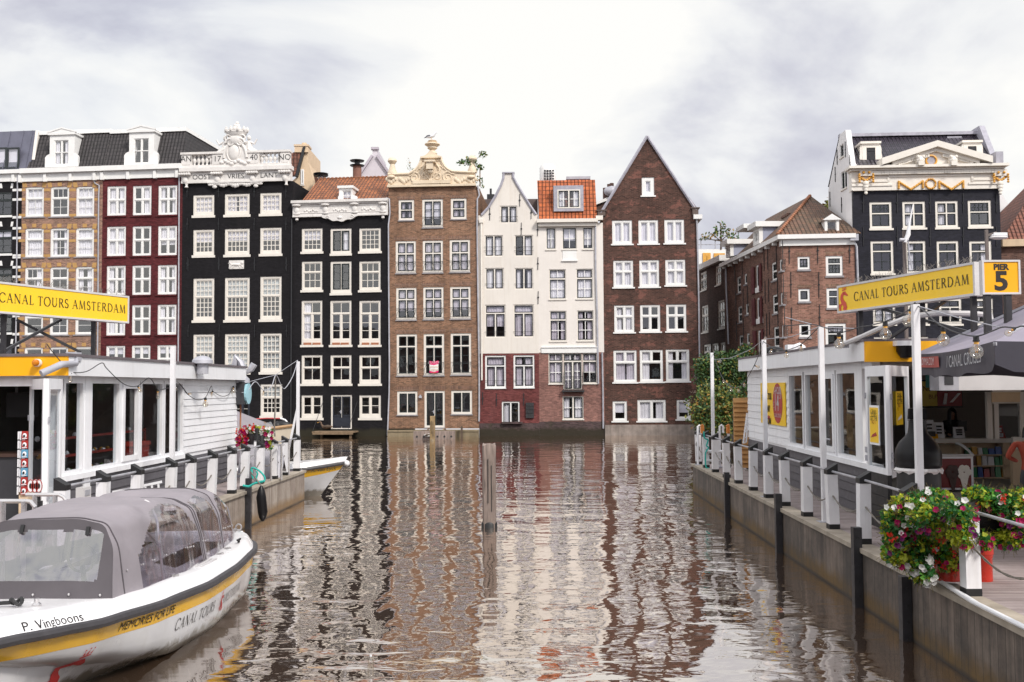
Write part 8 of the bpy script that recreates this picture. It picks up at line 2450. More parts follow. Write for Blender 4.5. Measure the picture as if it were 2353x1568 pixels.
def _halves(s,x):
 for sg in(-1,1):
  mb=MB()
  for f in s.f:
   if(s.v[f[0]][0]+s.v[f[2]][0]-2*x)*sg>0:mb.face([s.v[i]for i in f])
  yield mb
MB.halves=_halves
fab,film=MB(),[MB(),MB(),MB(),MB()]
Y0,Y1=11.75,16.8
wins=[(12.2,14.3),(14.46,15.58),(15.68,16.7)]
for i in range(NY):
 ya,yb=Y0+(Y1-Y0)*i/NY,Y0+(Y1-Y0)*(i+1)/NY
 for j in range(NA):
  a,b=-1+2*j/NA,-1+2*(j+1)/NA
  ym,am=(ya+yb)/2,(a+b)/2
  q=[hood(ya,a),hood(yb,a),hood(yb,b),hood(ya,b)]
  if i==0:
   for k_ in(0,3):q[k_].y=11.43+.32*min(1,max(0,(q[k_].z-zd0)/.87))
  k=None
  zn=(q[0].z-(lerp_tab(zr,ym)+.19))/lerp_tab(HT,ym)
  for wi,(wa,wb)in enumerate(wins):
   u=(ym-wa)/(wb-wa)
   lo,hi=.15,.93 if wi<2 else .9
   if wi==0:sl=.0+.5*max(0,(zn-.3))if False else 0;ua=.0+max(0,zn-.45)*.9;ub=1.0-max(0,zn-.6)*.35
   elif wi==1:ua=.05+max(0,.5-zn)*.25;ub=1-max(0,zn-.5)*.9
   else:ua=.02+max(0,zn-.5)*.3;ub=1-max(0,zn-.4)*.6
   cr=min(1,((min(u-ua,ub-u))/.08))if ua<u<ub else-1
   if ua<u<ub and lo+(1-max(0,cr))*.05<zn<hi-(1-max(0,cr))*.08:k=wi
  (fab if k is None else film[k]).face(q,0)
def weld(o):
 import bmesh
 bm=bmesh.new();bm.from_mesh(o.data);bmesh.ops.remove_doubles(bm,verts=bm.verts,dist=1e-4);bm.to_mesh(o.data);bm.free()
 o.data.polygons.foreach_set('use_smooth',[True]*len(o.data.polygons));return o
cv=weld(fab.build('canopy',M['hood'],t,world=True))
for wi in range(3):
 for q in film[wi].halves(CXB):weld(q.build('clear_window',M['vinyl'],cv,world=True))
fp,ww=MB(),MB()
zd=lerp_tab(zr,11.6)+.19
NX,NZ=60,30
def fpt(u,v):
 w=lerp_tab(HW,11.75);X=abs(u)*w;lo,hi=0.0,1.0
 for _ in range(26):
  md=(lo+hi)/2
  if abs(hood(11.75,md).x-CXB)<X:lo=md
  else:hi=md
 q=hood(11.75,lo);z=zd+max(.0,q.z-zd)*v
 return Vector((CXB+u*w,11.45+.3*min(1,(z-zd)/.87)-.05*math.cos(u*1.5)*(1-(z-zd)/.9),z))
for i in range(NX):
 for j in range(NZ):
  u0,u1,v0,v1=-1+2*i/NX,-1+2*(i+1)/NX,j/NZ,(j+1)/NZ
  um,vm=abs((u0+u1)/2),(v0+v1)/2
  zf=(fpt((u0+u1)/2,vm).z-zd)/.87;dx,dz=max(0,um-.70),max(0,abs(zf-.54)-.23)
  inside=(dx/.08)**2+(dz/.08)**2<1
  (ww if inside else fp).face([fpt(u0,v0),fpt(u1,v0),fpt(u1,v1),fpt(u0,v1)])
fo=weld(fp.build('front_panel',M['hoodshade'],t,world=True));weld(ww.build('windscreen',M['vinyl'],fo,world=True))
mb=MB()
for x in(-.55,0,.45,.84):pt=fpt(x,.07);mb.ball(pt+Vector((0,-.012,0)),.016,7)
mb.build('press_stud',M['chrome'],fo,True,world=True)
for u in(-.30,.56):
 mb=MB();a_,b_=fpt(u,.93),fpt(u,.82);mb.bar(a_+Vector((0,-.02,0)),b_+Vector((0,-.02,0)),.04,.03);mb.build('strap',M['black'],fo,world=True)
mb=MB()
for Y in(11.78,14.35,14.42,15.62):mb.tube([hood(Y,-1+2*i/40)+Vector((0,0,.004))for i in range(41)],.011,5)
mb.build('seam',M['hoodshade'],cv,True,world=True)
mb=MB();mb.tube([hood(12.9+.5*i/12*0+.38*(i/12),1-.72*i/12)-Vector((.04,0,.0))for i in range(13)],.018,6);mb.tube([hood(13.0-.9*(i/12),.95-.55*i/12)-Vector((.05,0,.02))for i in range(13)],.014,6);mb.tube([hood(16.25+.2*i/12,.96-.5*i/12)-Vector((.04,0,0))for i in range(13)],.016,6)
mb.build('hoop',M['alu'],cv,True,world=True)
mb=MB()
for i in range(14):
 Y=11.9+i*.36;pt=hood(Y,.975);mb.ball((pt.x+.012,pt.y,pt.z),.013,6)
mb.build('press_stud',M['chrome'],cv,True,world=True)
mb=MB()
mb.box(CXB-.8,12.2,.5,CXB-.35,16.2,.95);mb.box(CXB+.35,12.2,.5,CXB+.8,16.2,.95);mb.box(CXB-.8,12.0,.35,CXB+.8,16.4,.5)
mb.build('bench',mat('bench_brown',(.09,.05,.035),.7,.3),t,world=True)
mb=MB();mb.tube([(CXB+.3,12.1,1.0),(CXB+.3,12.0,1.35)],.03,6);mb.tube([(CXB+.3+.16*math.cos(q),11.98,1.4+.16*math.sin(q))for q in[i*math.pi/8 for i in range(16)]],.018,5,closed=True);mb.build('steering_wheel',M['black'],t,world=True)
for Y,off in((16.05,.16),(17.2,.3)):
 x,z_=CXB+lerp_tab(br,Y)-off,lerp_tab(zr,Y)+.20
 mb=MB();mb.bar((x,Y-.09,z_+.05),(x,Y+.09,z_+.05),.025);mb.bar((x,Y-.03,z_),(x,Y-.03,z_+.05),.02);mb.bar((x,Y+.03,z_),(x,Y+.03,z_+.05),.02);mb.build('cleat',M['black']if Y<17 else M['chrome'],t,world=True)
mb=MB();x,z_=CXB+.72,lerp_tab(zr,17.25)+.2;mb.tube([(x+.05*math.cos(q),17.28,z_+.07+.05*math.sin(q))for q in[i*math.pi/6 for i in range(12)]],.014,5,closed=True);mb.build('ring',M['chrome'],t,True,world=True)
for Y in(13.1,15.0,15.5):
 x,z_=CXB+lerp_tab(br,Y)-.24,lerp_tab(zr,Y)+.195
 mb=MB();mb.bar((x-.05,Y,z_+.01),(x+.05,Y+.04,z_+.01),.012,.02);mb.bar((x,Y-.04,z_+.01),(x+.02,Y+.08,z_+.01),.012,.02);mb.build('deck_fitting',M['chrome'],t,world=True)
mb=MB();x,z_=CXB+.75,lerp_tab(zr,14)+.196
for i in range(3):mb.box(CXB+lerp_tab(br,14.2)-.35+i*.07,13.9,lerp_tab(zr,14)+.192,CXB+lerp_tab(br,14.2)-.31+i*.07,14.6,lerp_tab(zr,14)+.2)
mb.build('tread_mat',M['alu'],t,world=True)
a=WZ(38,1389,1.1)
t2=thing('mooring_rope','black rope with a knot lying on the white foredeck','rope',tuple(a))
mb=MB();mb.tube([a+Vector((-1.3,.05,-.02)),a+Vector((-.5,.02,-.01)),a+Vector((-.05,0,.02))],.022,6);mb.tube([a+Vector((.05*math.cos(q)*1.2,.04*math.sin(q),.03+.03*math.sin(2*q)))for q in[i*.6 for i in range(22)]],.02,6);mb.build('line',M['black'],t2,True,world=True)
mb=MB();mb.lathe([(.05,-.02),(.05,.0),(.025,.02),(.03,.06),(.01,.065)],tuple(a+Vector((.17,.1,-.02))),8);mb.build('bitt',M['chrome'],t2,True,world=True)
Yc=31.9
t=thing('tour_boat','bow of a white and yellow tour boat poking out behind the left pier','boat',(-6.5,Yc,0),0,'tour boats')
def FB(px,py):return W(px,py,Yc)
tip=FB(804,1056);rl0=FB(697,1066)
x0,x1=tip.x-7.5,tip.x
NS=36
def fs(i):
 u=i/NS;X=x0+(x1-x0)*u
 bow=max(0,(u-.62)/.38)
 return X,u,bow
zt0=rl0.z;
hull,yel,rub,deck=MB(),MB(),MB(),MB()
for s_ in(-1,1):
 rh,ry,rd,rr=[],[],[],[]
 for i in range(NS+1):
  X,u,bow=fs(i)
  hb=1.15*(1-bow**2.2);zr_=.78+.26*bow**1.3
  hw=1.0*(1-min(1,bow*1.0)**1.3);rake=1.05*bow**1.5
  Xw=X-rake
  P0=Vector((Xw,Yc+s_*hw*.3,-.15));Pc=Vector((X-rake*.55,Yc+s_*(hw*.9),.08+.42*bow**2));Pr=Vector((X-.15*bow,Yc+s_*hb,zr_))
  yb_=Pc.lerp(Pr,.60);yt_=Pc.lerp(Pr,.97)
  rh.append([P0,Pc,yb_]);ry.append([yb_+Vector((0,s_*.003,0)),yt_]);rr.append(Pr)
  rd.append([Pr+Vector((0,0,.03)),Pr+Vector((.08*bow,-s_*min(.1,hb*.5),.2)),Vector((X,Yc,zr_+.22))])
 hull.grid(rh);yel.grid(ry);rub.tube(rr,.055,8);deck.grid(rd)
hull.build('hull',M['gel'],t,True,world=True);yel.build('yellow_stripe',M['gelyellow'],t,True,world=True);rub.build('rubbing_strake',M['rubber'],t,True,world=True);deck.build('deck',M['gel'],t,True,world=True)
mb=MB();mb.ball((x1-.1,Yc,1.02),.1,10);mb.build('bow_fender',M['gel'],t,True,world=True)
pc=FB(755,1074);text_mesh('A. van Eyck',.16,M['ink'],'lettering',t,lambda x,y,c:Vector((pc.x+x,Yc-.98+(x+.5)*.28-.02,pc.z+y+x*.08)),shear=.2)
mb=MB();mb.tube([(x0+1,Yc,1),(x0+1,Yc,2.0),(x0+3,Yc,2.15),(x0+4.3,Yc,1.7),(x0+4.9,Yc,1.05)],[.6,.85,.9,.8,.5],10);mb.build('canopy',M['hood'],t,True,world=True)
Yb=50
def OB(x,y,Y=Yb):return W(*Z('k',x,y),Y)
t=thing('wooden_launch','cream launch with a tan tarpaulin cover behind the flower basket','boat',tuple(OB(900,1000)))
tip=OB(1238,850);st=OB(300,930)
hull,tim,cov=MB(),MB(),MB()
for s_ in(-1,1):
 rh,rt=[],[]
 for i in range(25):
  u=i/24;X=st.x+(tip.x-st.x)*u;bow=max(0,(u-.55)/.45);hb=1.2*(1-bow**2);zr_=st.z+(tip.z-st.z)*(u**1.5)
  rh.append([Vector((X-.5*bow,Yb+s_*hb*.5,-.1)),Vector((X-.25*bow,Yb+s_*hb*.92,zr_*.5)),Vector((X,Yb+s_*hb,zr_))]);rt.append(Vector((X,Yb+s_*hb,zr_+.03)))
 hull.grid(rh);tim.tube(rt,.09,6)
hull.build('hull',mat('cream_hull',(.66,.58,.46),.5,.08),t,True,world=True);tim.build('gunwale',mat('varnished_wood',(.36,.22,.11),.5,.2),t,True,world=True)
rows=[]
for x,y,hw in((500,905,1.1),(640,855,1.1),(730,830,1.0),(790,795,.55),(840,783,.5),(930,800,.6),(1010,840,.9),(1060,880,.6)):
 c=OB(x,y);zb_=st.z+.12;rows.append([Vector((c.x,Yb-1.15,zb_)),Vector((c.x,Yb-hw*.6,(c.z+zb_)/2+.1)),Vector((c.x,Yb,c.z)),Vector((c.x,Yb+hw*.6,(c.z+zb_)/2)),Vector((c.x,Yb+1.1,zb_))])
cov.grid(rows);cov.build('tarpaulin',mat('tan_tarpaulin',(.20,.135,.09),.8,.25,1.5,bmp=.3,bscale=3),t,True,world=True)
mb=MB();q=[OB(905,870,Yb-.9),OB(1040,868,Yb-.9),OB(1005,805,Yb-.45),OB(950,815,Yb-.45)];mb.face(q);mb.build('cover_window',M['vinyl'],t,world=True)
mb=MB();mb.tube([OB(1100,768),OB(1150,785),OB(1185,825),OB(1200,855)],.05,6);mb.build('roll_bar',M['kwhite'],t,True,world=True)
mb=MB();mb.tube([OB(640,810,Yb+.5),OB(720,795,Yb+.5),OB(860,775,Yb+.5),OB(960,768,Yb+.5),OB(1110,770,Yb+.5)],.035,5);mb.build('red_line',mat('faded_red_rope',(.5,.07,.07),.7),t,True,world=True)
mb=MB();mb.ball(OB(1130,845),.35,8,sc=(1.2,.6,.7));mb.ball(OB(1070,850),.25,8);mb.build('outboard',M['black'],t,True,world=True)
rope('thin vertical dark mooring line hanging by the flower basket on the left','k',[(1050,320),(1048,500),(1045,700),(1040,850),(1045,960)],29.5,.02,mt='rope')
rope('reddish downpipe like cord at the far end of the left kiosk','k',[(688,545),(684,800),(682,1000),(680,1100)],28.3,.022,mt='terracotta')
# mooring piles, timber and ducks
M['oldwood']=mat('weathered_pile_wood',(.29,.225,.195),.85,.4,3,bmp=.6,bscale=18,stretch=(5,5,.5),streak=.7,dirt=(.10,.08,.065))
def mooring(label,px,ytop,ybase,wpx,lean=0.0,ochre=False):
 p=WZ(px,ybase,0);w=wpx*p.y/F/2;zt_=W(px,ytop,p.y).z
 t=thing('mooring_pile',label,'pile',(p.x,p.y,0))
 mb=MB();n=14;rows=[]
 zs=[-1.5,0,.12]+[zt_*q for q in(.2,.35,.5,.65,.8,.92,.985,1)]
 for z_ in zs:
  row=[]
  for j in range(n+1):
   a_=2*math.pi*(j%n)/n;k=(1/max(abs(math.cos(a_)),abs(math.sin(a_))))**.75
   rr=w*k*(1+.03*math.sin(z_*5+j*2.1))*(.94 if z_==zt_ else 1)
   row.append((p.x+lean*z_+rr*math.cos(a_),p.y+rr*math.sin(a_),z_+(.03*math.sin(j*1.3)if z_==zt_ else 0)))
  rows.append(row)
 mb.grid(rows);mb.face(rows[-1][:-1]);mb.build('shaft',M['oldwood']if not ochre else mat('lichen_pile_wood',(.34,.23,.11),.85,.35,2.5,bmp=.5,streak=.6,dirt=(.12,.1,.09)),t,True,world=True)
 mb=MB();mb.lathe([(w*1.16,-.3),(w*1.18,.10),(w*1.02,.14)],(p.x,p.y,0),14);mb.build('wet_base',M['wetline']if ochre else M['black'],t,True,world=True)
 mb=MB()
 for q in range(3):a_=-1.2-q*.5;mb.bar((p.x+w*1.02*math.cos(a_),p.y+w*1.12*math.sin(a_),zt_*(.2+.1*q)),(p.x+w*1.02*math.cos(a_),p.y+w*1.12*math.sin(a_),zt_*(.75+.08*q)),.014)
 mb.build('crack',M['black'],t,world=True)
 return p
mooring('tall weathered grey timber pile standing alone in mid canal',1124.5,1021,1212,31)
pq=mooring('small lichen stained pile in front of the brown gable house door',993.5,957,1014,12,.01,True)
a,b=W(*Z('l',668,962),66.5),W(*Z('l',1098,962),66.5)
t=thing('timber_fender','floating grey timber beam behind the small lichen pile','beam',(a.x,66.5,0))
mb=MB();mb.box(a.x,66.2,-.2,b.x,66.8,.55);mb.build('beam',M['oldwood'],t,world=True)
mb=MB()
for i in range(6):x=a.x+(b.x-a.x)*(i+.5)/6;mb.lathe([(.07,66.18),(.07,66.2)],(x,0,.2),8,axis='Y')
mb.build('bolt',M['iron'],t,world=True)
mb=MB();p=W(*Z('l',1168,960),69.8);mb.bar((p.x,p.y,0),(p.x,p.y,W(*Z('l',1168,850),69.8).z),.14);o=mb.build('iron_stake',M['bark']);tag(o,'thin dark stake at the ledge of the brown gable house','stake')
def duck(label,p,fx,body,s_=1.0):
 t=thing('duck',label,'duck',tuple(p));V=lambda x,y,z:p+Vector((x*fx,y,z))*s_
 mb=MB();mb.tube([V(-.34,0,.16),V(-.25,0,.15),V(-.05,0,.13),V(.12,0,.15),V(.2,0,.26),V(.22,0,.36),V(.27,0,.38),V(.33,0,.36)],[.02,.08,.13,.11,.06,.055,.055,.03],10);mb.build('body',body,t,True,world=True)
 mb=MB();mb.tube([V(.32,0,.36),V(.40,0,.345)],[.028,.015],6);mb.build('bill',M['gold'],t,True,world=True)
 mb=MB()
 for y in(-.09,.09):mb.ball(V(-.08,y,.17),.1*s_,8,sc=(1.9,.4,.7))
 mb.build('wing',M['bark'],t,True,world=True)
mbw,mbb=mat('duck_white',(.65,.62,.58),.7,.1),mat('duck_brown',(.14,.09,.06),.8,.3)
duck('brown duck on the ledge left of the small lichen pile',W(*Z('l',785,930),69.6),1,mbb)
duck('pale duck by the timber beam just left of the small pile',W(*Z('l',828,960),66)+Vector((0,0,-.05)),1,mbw)
duck('pale duck on the timber beam right of the small pile',W(*Z('l',905,945),66.4),-1,mbw)
duck('brown duck resting on the ledge far right of the small pile',W(*Z('l',1030,935),69.6),-1,mbb)
duck('brown duck sitting on the black house landing stage',W(*Z('k',1575,890),71.2),-1,mbb,1.5)
t=thing('plastic_bottle','clear plastic bottle floating upright near the bottom of the photo','bottle',tuple(WZ(852,1535,0)))
p=WZ(852,1535,0);mb=MB();mb.lathe([(.04,-.05),(.04,.06),(.025,.1),(.012,.12),(.012,.14)],tuple(p),12);mb.build('body',M['bulb'],t,True,world=True)
mb=MB();mb.lathe([(.014,.135),(.014,.155),(.002,.156)],tuple(p),10);mb.build('cap',M['kwhite'],t,True,world=True)
# flowers
def leafmat(*a):
 m=mat(*a);nt=m.node_tree;p=[n for n in nt.nodes if n.type=='BSDF_PRINCIPLED'][0];out=[n for n in nt.nodes if n.type=='OUTPUT_MATERIAL'][0]
 tl=nd(nt,'ShaderNodeBsdfTranslucent');nt.links.new(p.inputs[0].links[0].from_socket,tl.inputs[0]);mx=nd(nt,'ShaderNodeMixShader');mx.inputs[0].default_value=.4
 nt.links.new(p.outputs[0],mx.inputs[1]);nt.links.new(tl.outputs[0],mx.inputs[2]);nt.links.new(mx.outputs[0],out.inputs[0]);return m
FM=[leafmat('petunia_white',(.86,.84,.83),.6,.04),leafmat('petunia_magenta',(.42,.005,.10),.55,.12),leafmat('geranium_red',(.72,.05,.02),.55,.1),leafmat('petunia_purple',(.17,.008,.12),.55,.15)]
FL=[leafmat('leaf_bright',(.11,.34,.03),.5,.3,8),leafmat('leaf_deep',(.03,.15,.03),.5,.3,8),leafmat('leaf_lime',(.42,.46,.03),.5,.25,8),leafmat('stem_brown',(.14,.11,.035),.6,.3,8)]
def petunia(mb,p,nrm,r,m):
 nrm=nrm.normalized();e=nrm.cross(Vector((.3,.2,1))).normalized();f_=nrm.cross(e)
 p=Vector(p);n=10;ring=[]
 for i in range(n):
  a_=2*math.pi*i/n;rr=r*(1 if i%2 else .8)*RND.uniform(.88,1.1)
  ring.append(p+e*rr*math.cos(a_)+f_*rr*math.sin(a_)+nrm*r*RND.uniform(.1,.3))
 for i in range(n):mb.face([p-nrm*r*.35,ring[i],ring[(i+1)%n]],m)
def planting(t,lumps,nleaf,nflow,ls,fs_,wts,face=Vector((-.35,-1,.25)),lw=(6,5,2.5,2),tiny=False):
 """leaves as one crown, blossoms as one part"""
 lf,f0,bl=MB(),MB(),[]
 tot=sum(r[0]*r[2]for c,r in lumps)
 for c,r in lumps:
  c=Vector(c)
  for i in range(int(nleaf*r[0]*r[2]/tot)):
   v=Vector((RND.gauss(0,1),RND.gauss(0,1),RND.gauss(0,1))).normalized()*RND.uniform(.35,1.06)
   q=c+Vector((v.x*r[0],v.y*r[1],v.z*r[2]))
   nz=math.sin(q.x*9)*math.sin(q.z*8+1)+RND.gauss(0,.5)
   lf.leaf(q,ls*RND.uniform(.6,1.3),RND.choices(range(4),lw)[0]if abs(nz)<.5 else(2 if nz>0 else 1),asp=.75)
  for i in range(int(nleaf*.12*r[0]*r[2]/tot)):
   v=Vector((RND.gauss(0,1),RND.gauss(0,1),RND.gauss(0,1))).normalized();q=c+Vector((v.x*r[0],v.y*r[1],v.z*r[2]))*RND.uniform(.6,.95)
   lf.bar(q,q+Vector((v.x*.6,v.y*.6,v.z-.3)).normalized()*RND.uniform(.05,.13),.004,m=3)
 tot=sum(r[0]*r[2]*w for(c,r),w in zip(lumps,[q[4]for q in wts]))
 for(c,r),w in zip(lumps,wts):
  c=Vector(c)
  for i in range(max(1,int(nflow*r[0]*r[2]*w[4]/tot))):
   v=(Vector((RND.gauss(0,.8),RND.gauss(0,.5)-.7,RND.gauss(0,.8)))).normalized()*1.04
   q=c+Vector((v.x*r[0],v.y*r[1],v.z*r[2]));m_=RND.choices(range(4),w[:4])[0]
   fl=f0 if tiny else MB()
   if not tiny:bl.append(fl)
   if m_==2:
    for k in range(9):petunia(fl,q+Vector((RND.gauss(0,.022),RND.gauss(0,.02),RND.gauss(0,.022))),face+Vector((RND.gauss(0,.6),0,RND.gauss(0,.6))),fs_*.45,2)
   else:petunia(fl,q,face+v*.8+Vector((RND.gauss(0,.3),0,RND.gauss(0,.3))),fs_*RND.uniform(.8,1.15),m_)
 fl=f0;RND.shuffle(bl);lf.build('foliage',FL,t,world=True)
 if tiny:o=fl.build('blossoms',FM,t,world=True);o['kind']='stuff';return
 for q in bl[:100]:q.build('blossom',FM,t,world=True)
 for q in bl[100:]:fl.v+=[];[fl.face([q.v[i]for i in f],m_)for f,m_ in zip(q.f,q.m)]
 if fl.f:fl.build('blossoms',FM,t,world=True)['kind']='stuff'
def PP(x,y,Y):return W(*Z('p',x,y),Y)
def tub(t,px,py0,py1,wpx,Y,mt,name='tub',hoop=None):
 c=PP(px,py1,Y);r=wpx/4.55*Y/F/2;z1=PP(px,py0,Y).z
 mb=MB();mb.lathe([(r*.96,c.z),(r,c.z+.03),(r*.98,c.z+.05),(r*.98,z1-.05),(r*1.03,z1-.04),(r*1.03,z1),(r*.92,z1),(r*.9,z1-.1)],(c.x,c.y,0),30);mb.build(name,mt,t,True,world=True)
M['redtub']=mat('red_enamel',(.46,.028,.014),.28,.08,3)
W0=(5,3,1,.6,1);W1=(2,6,1,2,1);W2=(1,1,5,0,.7)
t=thing('flower_planter','large planter overflowing with white, magenta and red flowers over the pier edge','planter',tuple(PP(1050,300,12.6)))
def lp(x,y,rx_,rz_,Y=12.4):c=PP(x,y,Y);k=Y/F/4.55;return(tuple(c),(rx_*k,.28,rz_*k))
lumps=[lp(1010,-30,300,130),lp(850,110,240,180),lp(1180,110,290,210,11.9),lp(1400,60,150,150,11.45),lp(760,300,140,190),lp(980,320,220,180),lp(1220,330,220,170),lp(1430,250,110,190,11.45),lp(720,500,90,130),lp(930,540,160,130),lp(1020,680,130,120),lp(1270,530,110,140),lp(1180,-120,130,80),lp(1330,560,60,90)]
planting(t,lumps,10500,150,.062,.040,[W0,(3,1,1,0,.7),(2,2,1,1,.8),W1,(2,3,3,1,1.3),(1,0,2,0,.2),(1,3,1,1,.6),W1,(4,3,0,1,2),(5,0,0,0,1.6),(6,0,0,0,2.2),(0,4,4,1,1),(2,3,1,0,.8),(0,1,3,0,.8)])
mb=MB();a_,b_=PP(830,60,12.6),PP(1480,330,12.7);mb.hexa([(a_.x,12.5,b_.z),(b_.x,12.5,b_.z),(b_.x,12.85,b_.z),(a_.x,12.85,b_.z),(a_.x-.05,12.45,a_.z),(b_.x+.05,12.45,a_.z),(b_.x+.05,12.9,a_.z),(a_.x-.05,12.9,a_.z)]);mb.build('trough',M['shiny'],t,world=True)
t=thing('flower_planter','black trough of magenta and white flowers on the rail at the right edge','planter',tuple(PP(1900,150,11.9)))
lumps=[lp(1650,-110,170,110,12),lp(1850,-60,200,120,12),lp(2080,-60,170,140,12),lp(1980,110,160,110,11.9),lp(2060,260,110,150,11.8),lp(1900,330,120,110,11.9),lp(1780,0,120,90,12),lp(1620,330,120,110,12)]
planting(t,lumps,5000,46,.062,.038,[(2,1,4,0,.6),(3,1,2,0,.5),(2,0,1,0,.4),(3,5,0,1,1.2),(3,5,0,2,1.6),(0,5,0,2,1.3),(1,4,0,1,.6),(1,5,1,1,.8)])
mb=MB();a_,b_=PP(1540,60,12.1),PP(1880,320,12.1);mb.hexa([(a_.x,12.0,b_.z+.08),(b_.x,12.0,b_.z),(b_.x,12.4,b_.z),(a_.x,12.4,b_.z+.08),(a_.x-.04,11.95,a_.z),(b_.x+.1,11.95,a_.z),(b_.x+.1,12.45,a_.z),(a_.x-.04,12.45,a_.z)])
for i in range(5):z_=b_.z+.06+i*.05;mb.bar((a_.x-.01,11.97,z_+.04),(b_.x,11.985,z_),.012)
mb.build('trough',M['shiny'],t,world=True)
t=thing('red_drum','red enamel drum partly hidden under the flowers, left one','drum',tuple(PP(1290,770,12.6)));tub(t,1300,510,765,275,12.6,M['redtub'],'shell');mb=MB();c=PP(1300,765,12.6);mb.lathe([(.175,c.z),(.175,c.z+.012)],(c.x,c.y,0),28);mb.build('base_ring',M['alu'],t,True,world=True)
t=thing('red_drum','red enamel drum behind the nearest white post, right one','drum',tuple(PP(1640,770,12.9)));tub(t,1640,480,770,235,12.9,M['redtub'],'shell');c=PP(1620,480,12.9);mb=MB();mb.lathe([(.16,c.z),(.155,c.z+.2),(.14,c.z+.3)],(PP(1640,770,12.9).x,c.y,0),24);mb.build('inner_pot',M['redtub'],t,True,world=True)
def KP(x,y,Y=27):return W(*Z('k',x,y),Y)
t=thing('flower_basket','dark basket of red, white and yellow flowers behind the left fence posts','planter',tuple(KP(870,1000)))
def lk(x,y,rx_,rz_,Y=27):k=Y/F/4.55;return(tuple(KP(x,y,Y)),(rx_*k,.3,rz_*k))
planting(t,[lk(720,910,60,50),lk(830,895,110,40),lk(940,905,90,40),lk(730,980,60,60),lk(680,1010,30,50),lk(985,950,35,50),lk(985,1040,30,60),lk(850,870,100,25)],1100,110,.075,.06,[(2,4,2,0,1),(4,3,1,0,1),(6,2,1,0,1),(1,6,3,0,1.6),(2,5,0,1,1.4),(5,2,0,0,1.2),(1,5,0,1,1),(1,2,2,0,.5)],lw=(3,2,7,1),tiny=True)
c=KP(875,1030);mb=MB();mb.lathe([(.28,KP(870,1040).z),(.36,KP(870,930).z),(.38,KP(870,925).z),(.3,KP(870,930).z)],(c.x,c.y+.05,0),18);mb.build('basket',mat('dark_grey_basket',(.05,.05,.052),.6,.2),t,True,world=True)
mb=MB();a_=KP(855,950,26.7);mb.box(a_.x-.06,26.65,ZD,a_.x+.06,26.77,a_.z);mb.build('stand_post',M['kwhite'],t,world=True);mb=MB();mb.lathe([(.1,a_.z-.12),(.1,a_.z),(.05,a_.z+.02),(.05,a_.z+.2)],(a_.x,26.71,0),12);mb.build('stand_head',M['black'],t,True,world=True)
t=thing('covered_cart','silver grey tarpaulin bundle between the far posts of the left pier','cart',tuple(KP(900,1280,28.5)))
mb=MB();rows=[]
for x,y,w in((690,1060,.1),(780,1030,.3),(900,1080,.45),(1000,1050,.5),(1110,1040,.4),(1140,1200,.2)):
 c=KP(x,y,28.6);rows.append([Vector((c.x,28.2-w*.3,ZD+.02)),Vector((c.x+.03,28.3,(c.z+ZD)/2)),Vector((c.x,28.6,c.z)),Vector((c.x,29,ZD+.02))])
mb.grid(rows);mb.build('tarpaulin',mat('silver_tarpaulin',(.34,.33,.36),.35,.25,2,bmp=.5,bscale=5),t,True,world=True)
mb=MB();mb.tube([KP(680,1250,28),KP(720,1210,28),KP(850,1130,28)],.025,6);mb.build('handle',M['kwhite'],t,True,world=True)
# water, sky, sun, camera
m,nt,p,out=new_mat('canal_water')
co=objco(nt)
p.inputs['Base Color'].default_value=(0.085,0.052,0.033,1)
p.inputs['Roughness'].default_value=0.6
p.inputs['Specular IOR Level'].default_value=0.0
n0=noise(nt,scaled(nt,co,(0.35,1.0,1)),0.8,2,0.5,0.45)
n1=noise(nt,scaled(nt,co,(0.6,1.0,1)),2.1,2,0.45,0.7)
n2=noise(nt,scaled(nt,co,(0.6,1.1,1)),8.0,2,0.5,0.5)
big=noise(nt,scaled(nt,co,(1,.55,1)),0.28,3,.6,.6)
amp=ramp(nt,big,[(0.36,(0.45,)*3),(0.62,(1.2,)*3)])
hh=mathn(nt,'MULTIPLY',mathn(nt,'ADD',mathn(nt,'ADD',n0,mathn(nt,'MULTIPLY',n1,0.5)),mathn(nt,'MULTIPLY',n2,0.055)),amp)
bp=nd(nt,'ShaderNodeBump',i_Strength=1.0,i_Distance=0.034)
nt.links.new(hh,bp.inputs['Height'])
gl=nd(nt,'ShaderNodeBsdfGlossy',i_Roughness=0.015);gl.inputs[0].default_value=(1.0,0.95,0.905,1)
nt.links.new(bp.outputs[0],gl.inputs['Normal'])
fr=nd(nt,'ShaderNodeFresnel',i_IOR=1.6);nt.links.new(bp.outputs[0],fr.inputs['Normal'])
mxw=nd(nt,'ShaderNodeMixShader')
nt.links.new(mathn(nt,'MINIMUM',mathn(nt,'ADD',mathn(nt,'MULTIPLY',fr.outputs[0],0.7),0.54),0.97),mxw.inputs[0])
nt.links.new(p.outputs[0],mxw.inputs[1]);nt.links.new(gl.outputs[0],mxw.inputs[2]);nt.links.new(mxw.outputs[0],out.inputs[0])
mb=MB();mb.face([(-900,-300,0),(900,-300,0),(900,1500,0),(-900,1500,0)])
w_=mb.build('water',m);w_['kind']='structure'
world=bpy.data.worlds.new('World');scene.world=world;world.use_nodes=True
nt=world.node_tree
for n in list(nt.nodes):nt.nodes.remove(n)
SUN_EL,SUN_AZ=math.radians(42),math.radians(143)
out=nd(nt,'ShaderNodeOutputWorld')
sky=nd(nt,'ShaderNodeTexSky',sky_type='NISHITA',sun_disc=False,sun_elevation=SUN_EL,sun_rotation=SUN_AZ)
tc=nd(nt,'ShaderNodeTexCoord').outputs['Generated']
sx=nd(nt,'ShaderNodeSeparateXYZ');nt.links.new(tc,sx.inputs[0])
zc=mathn(nt,'MAXIMUM',sx.outputs[2],0.0)
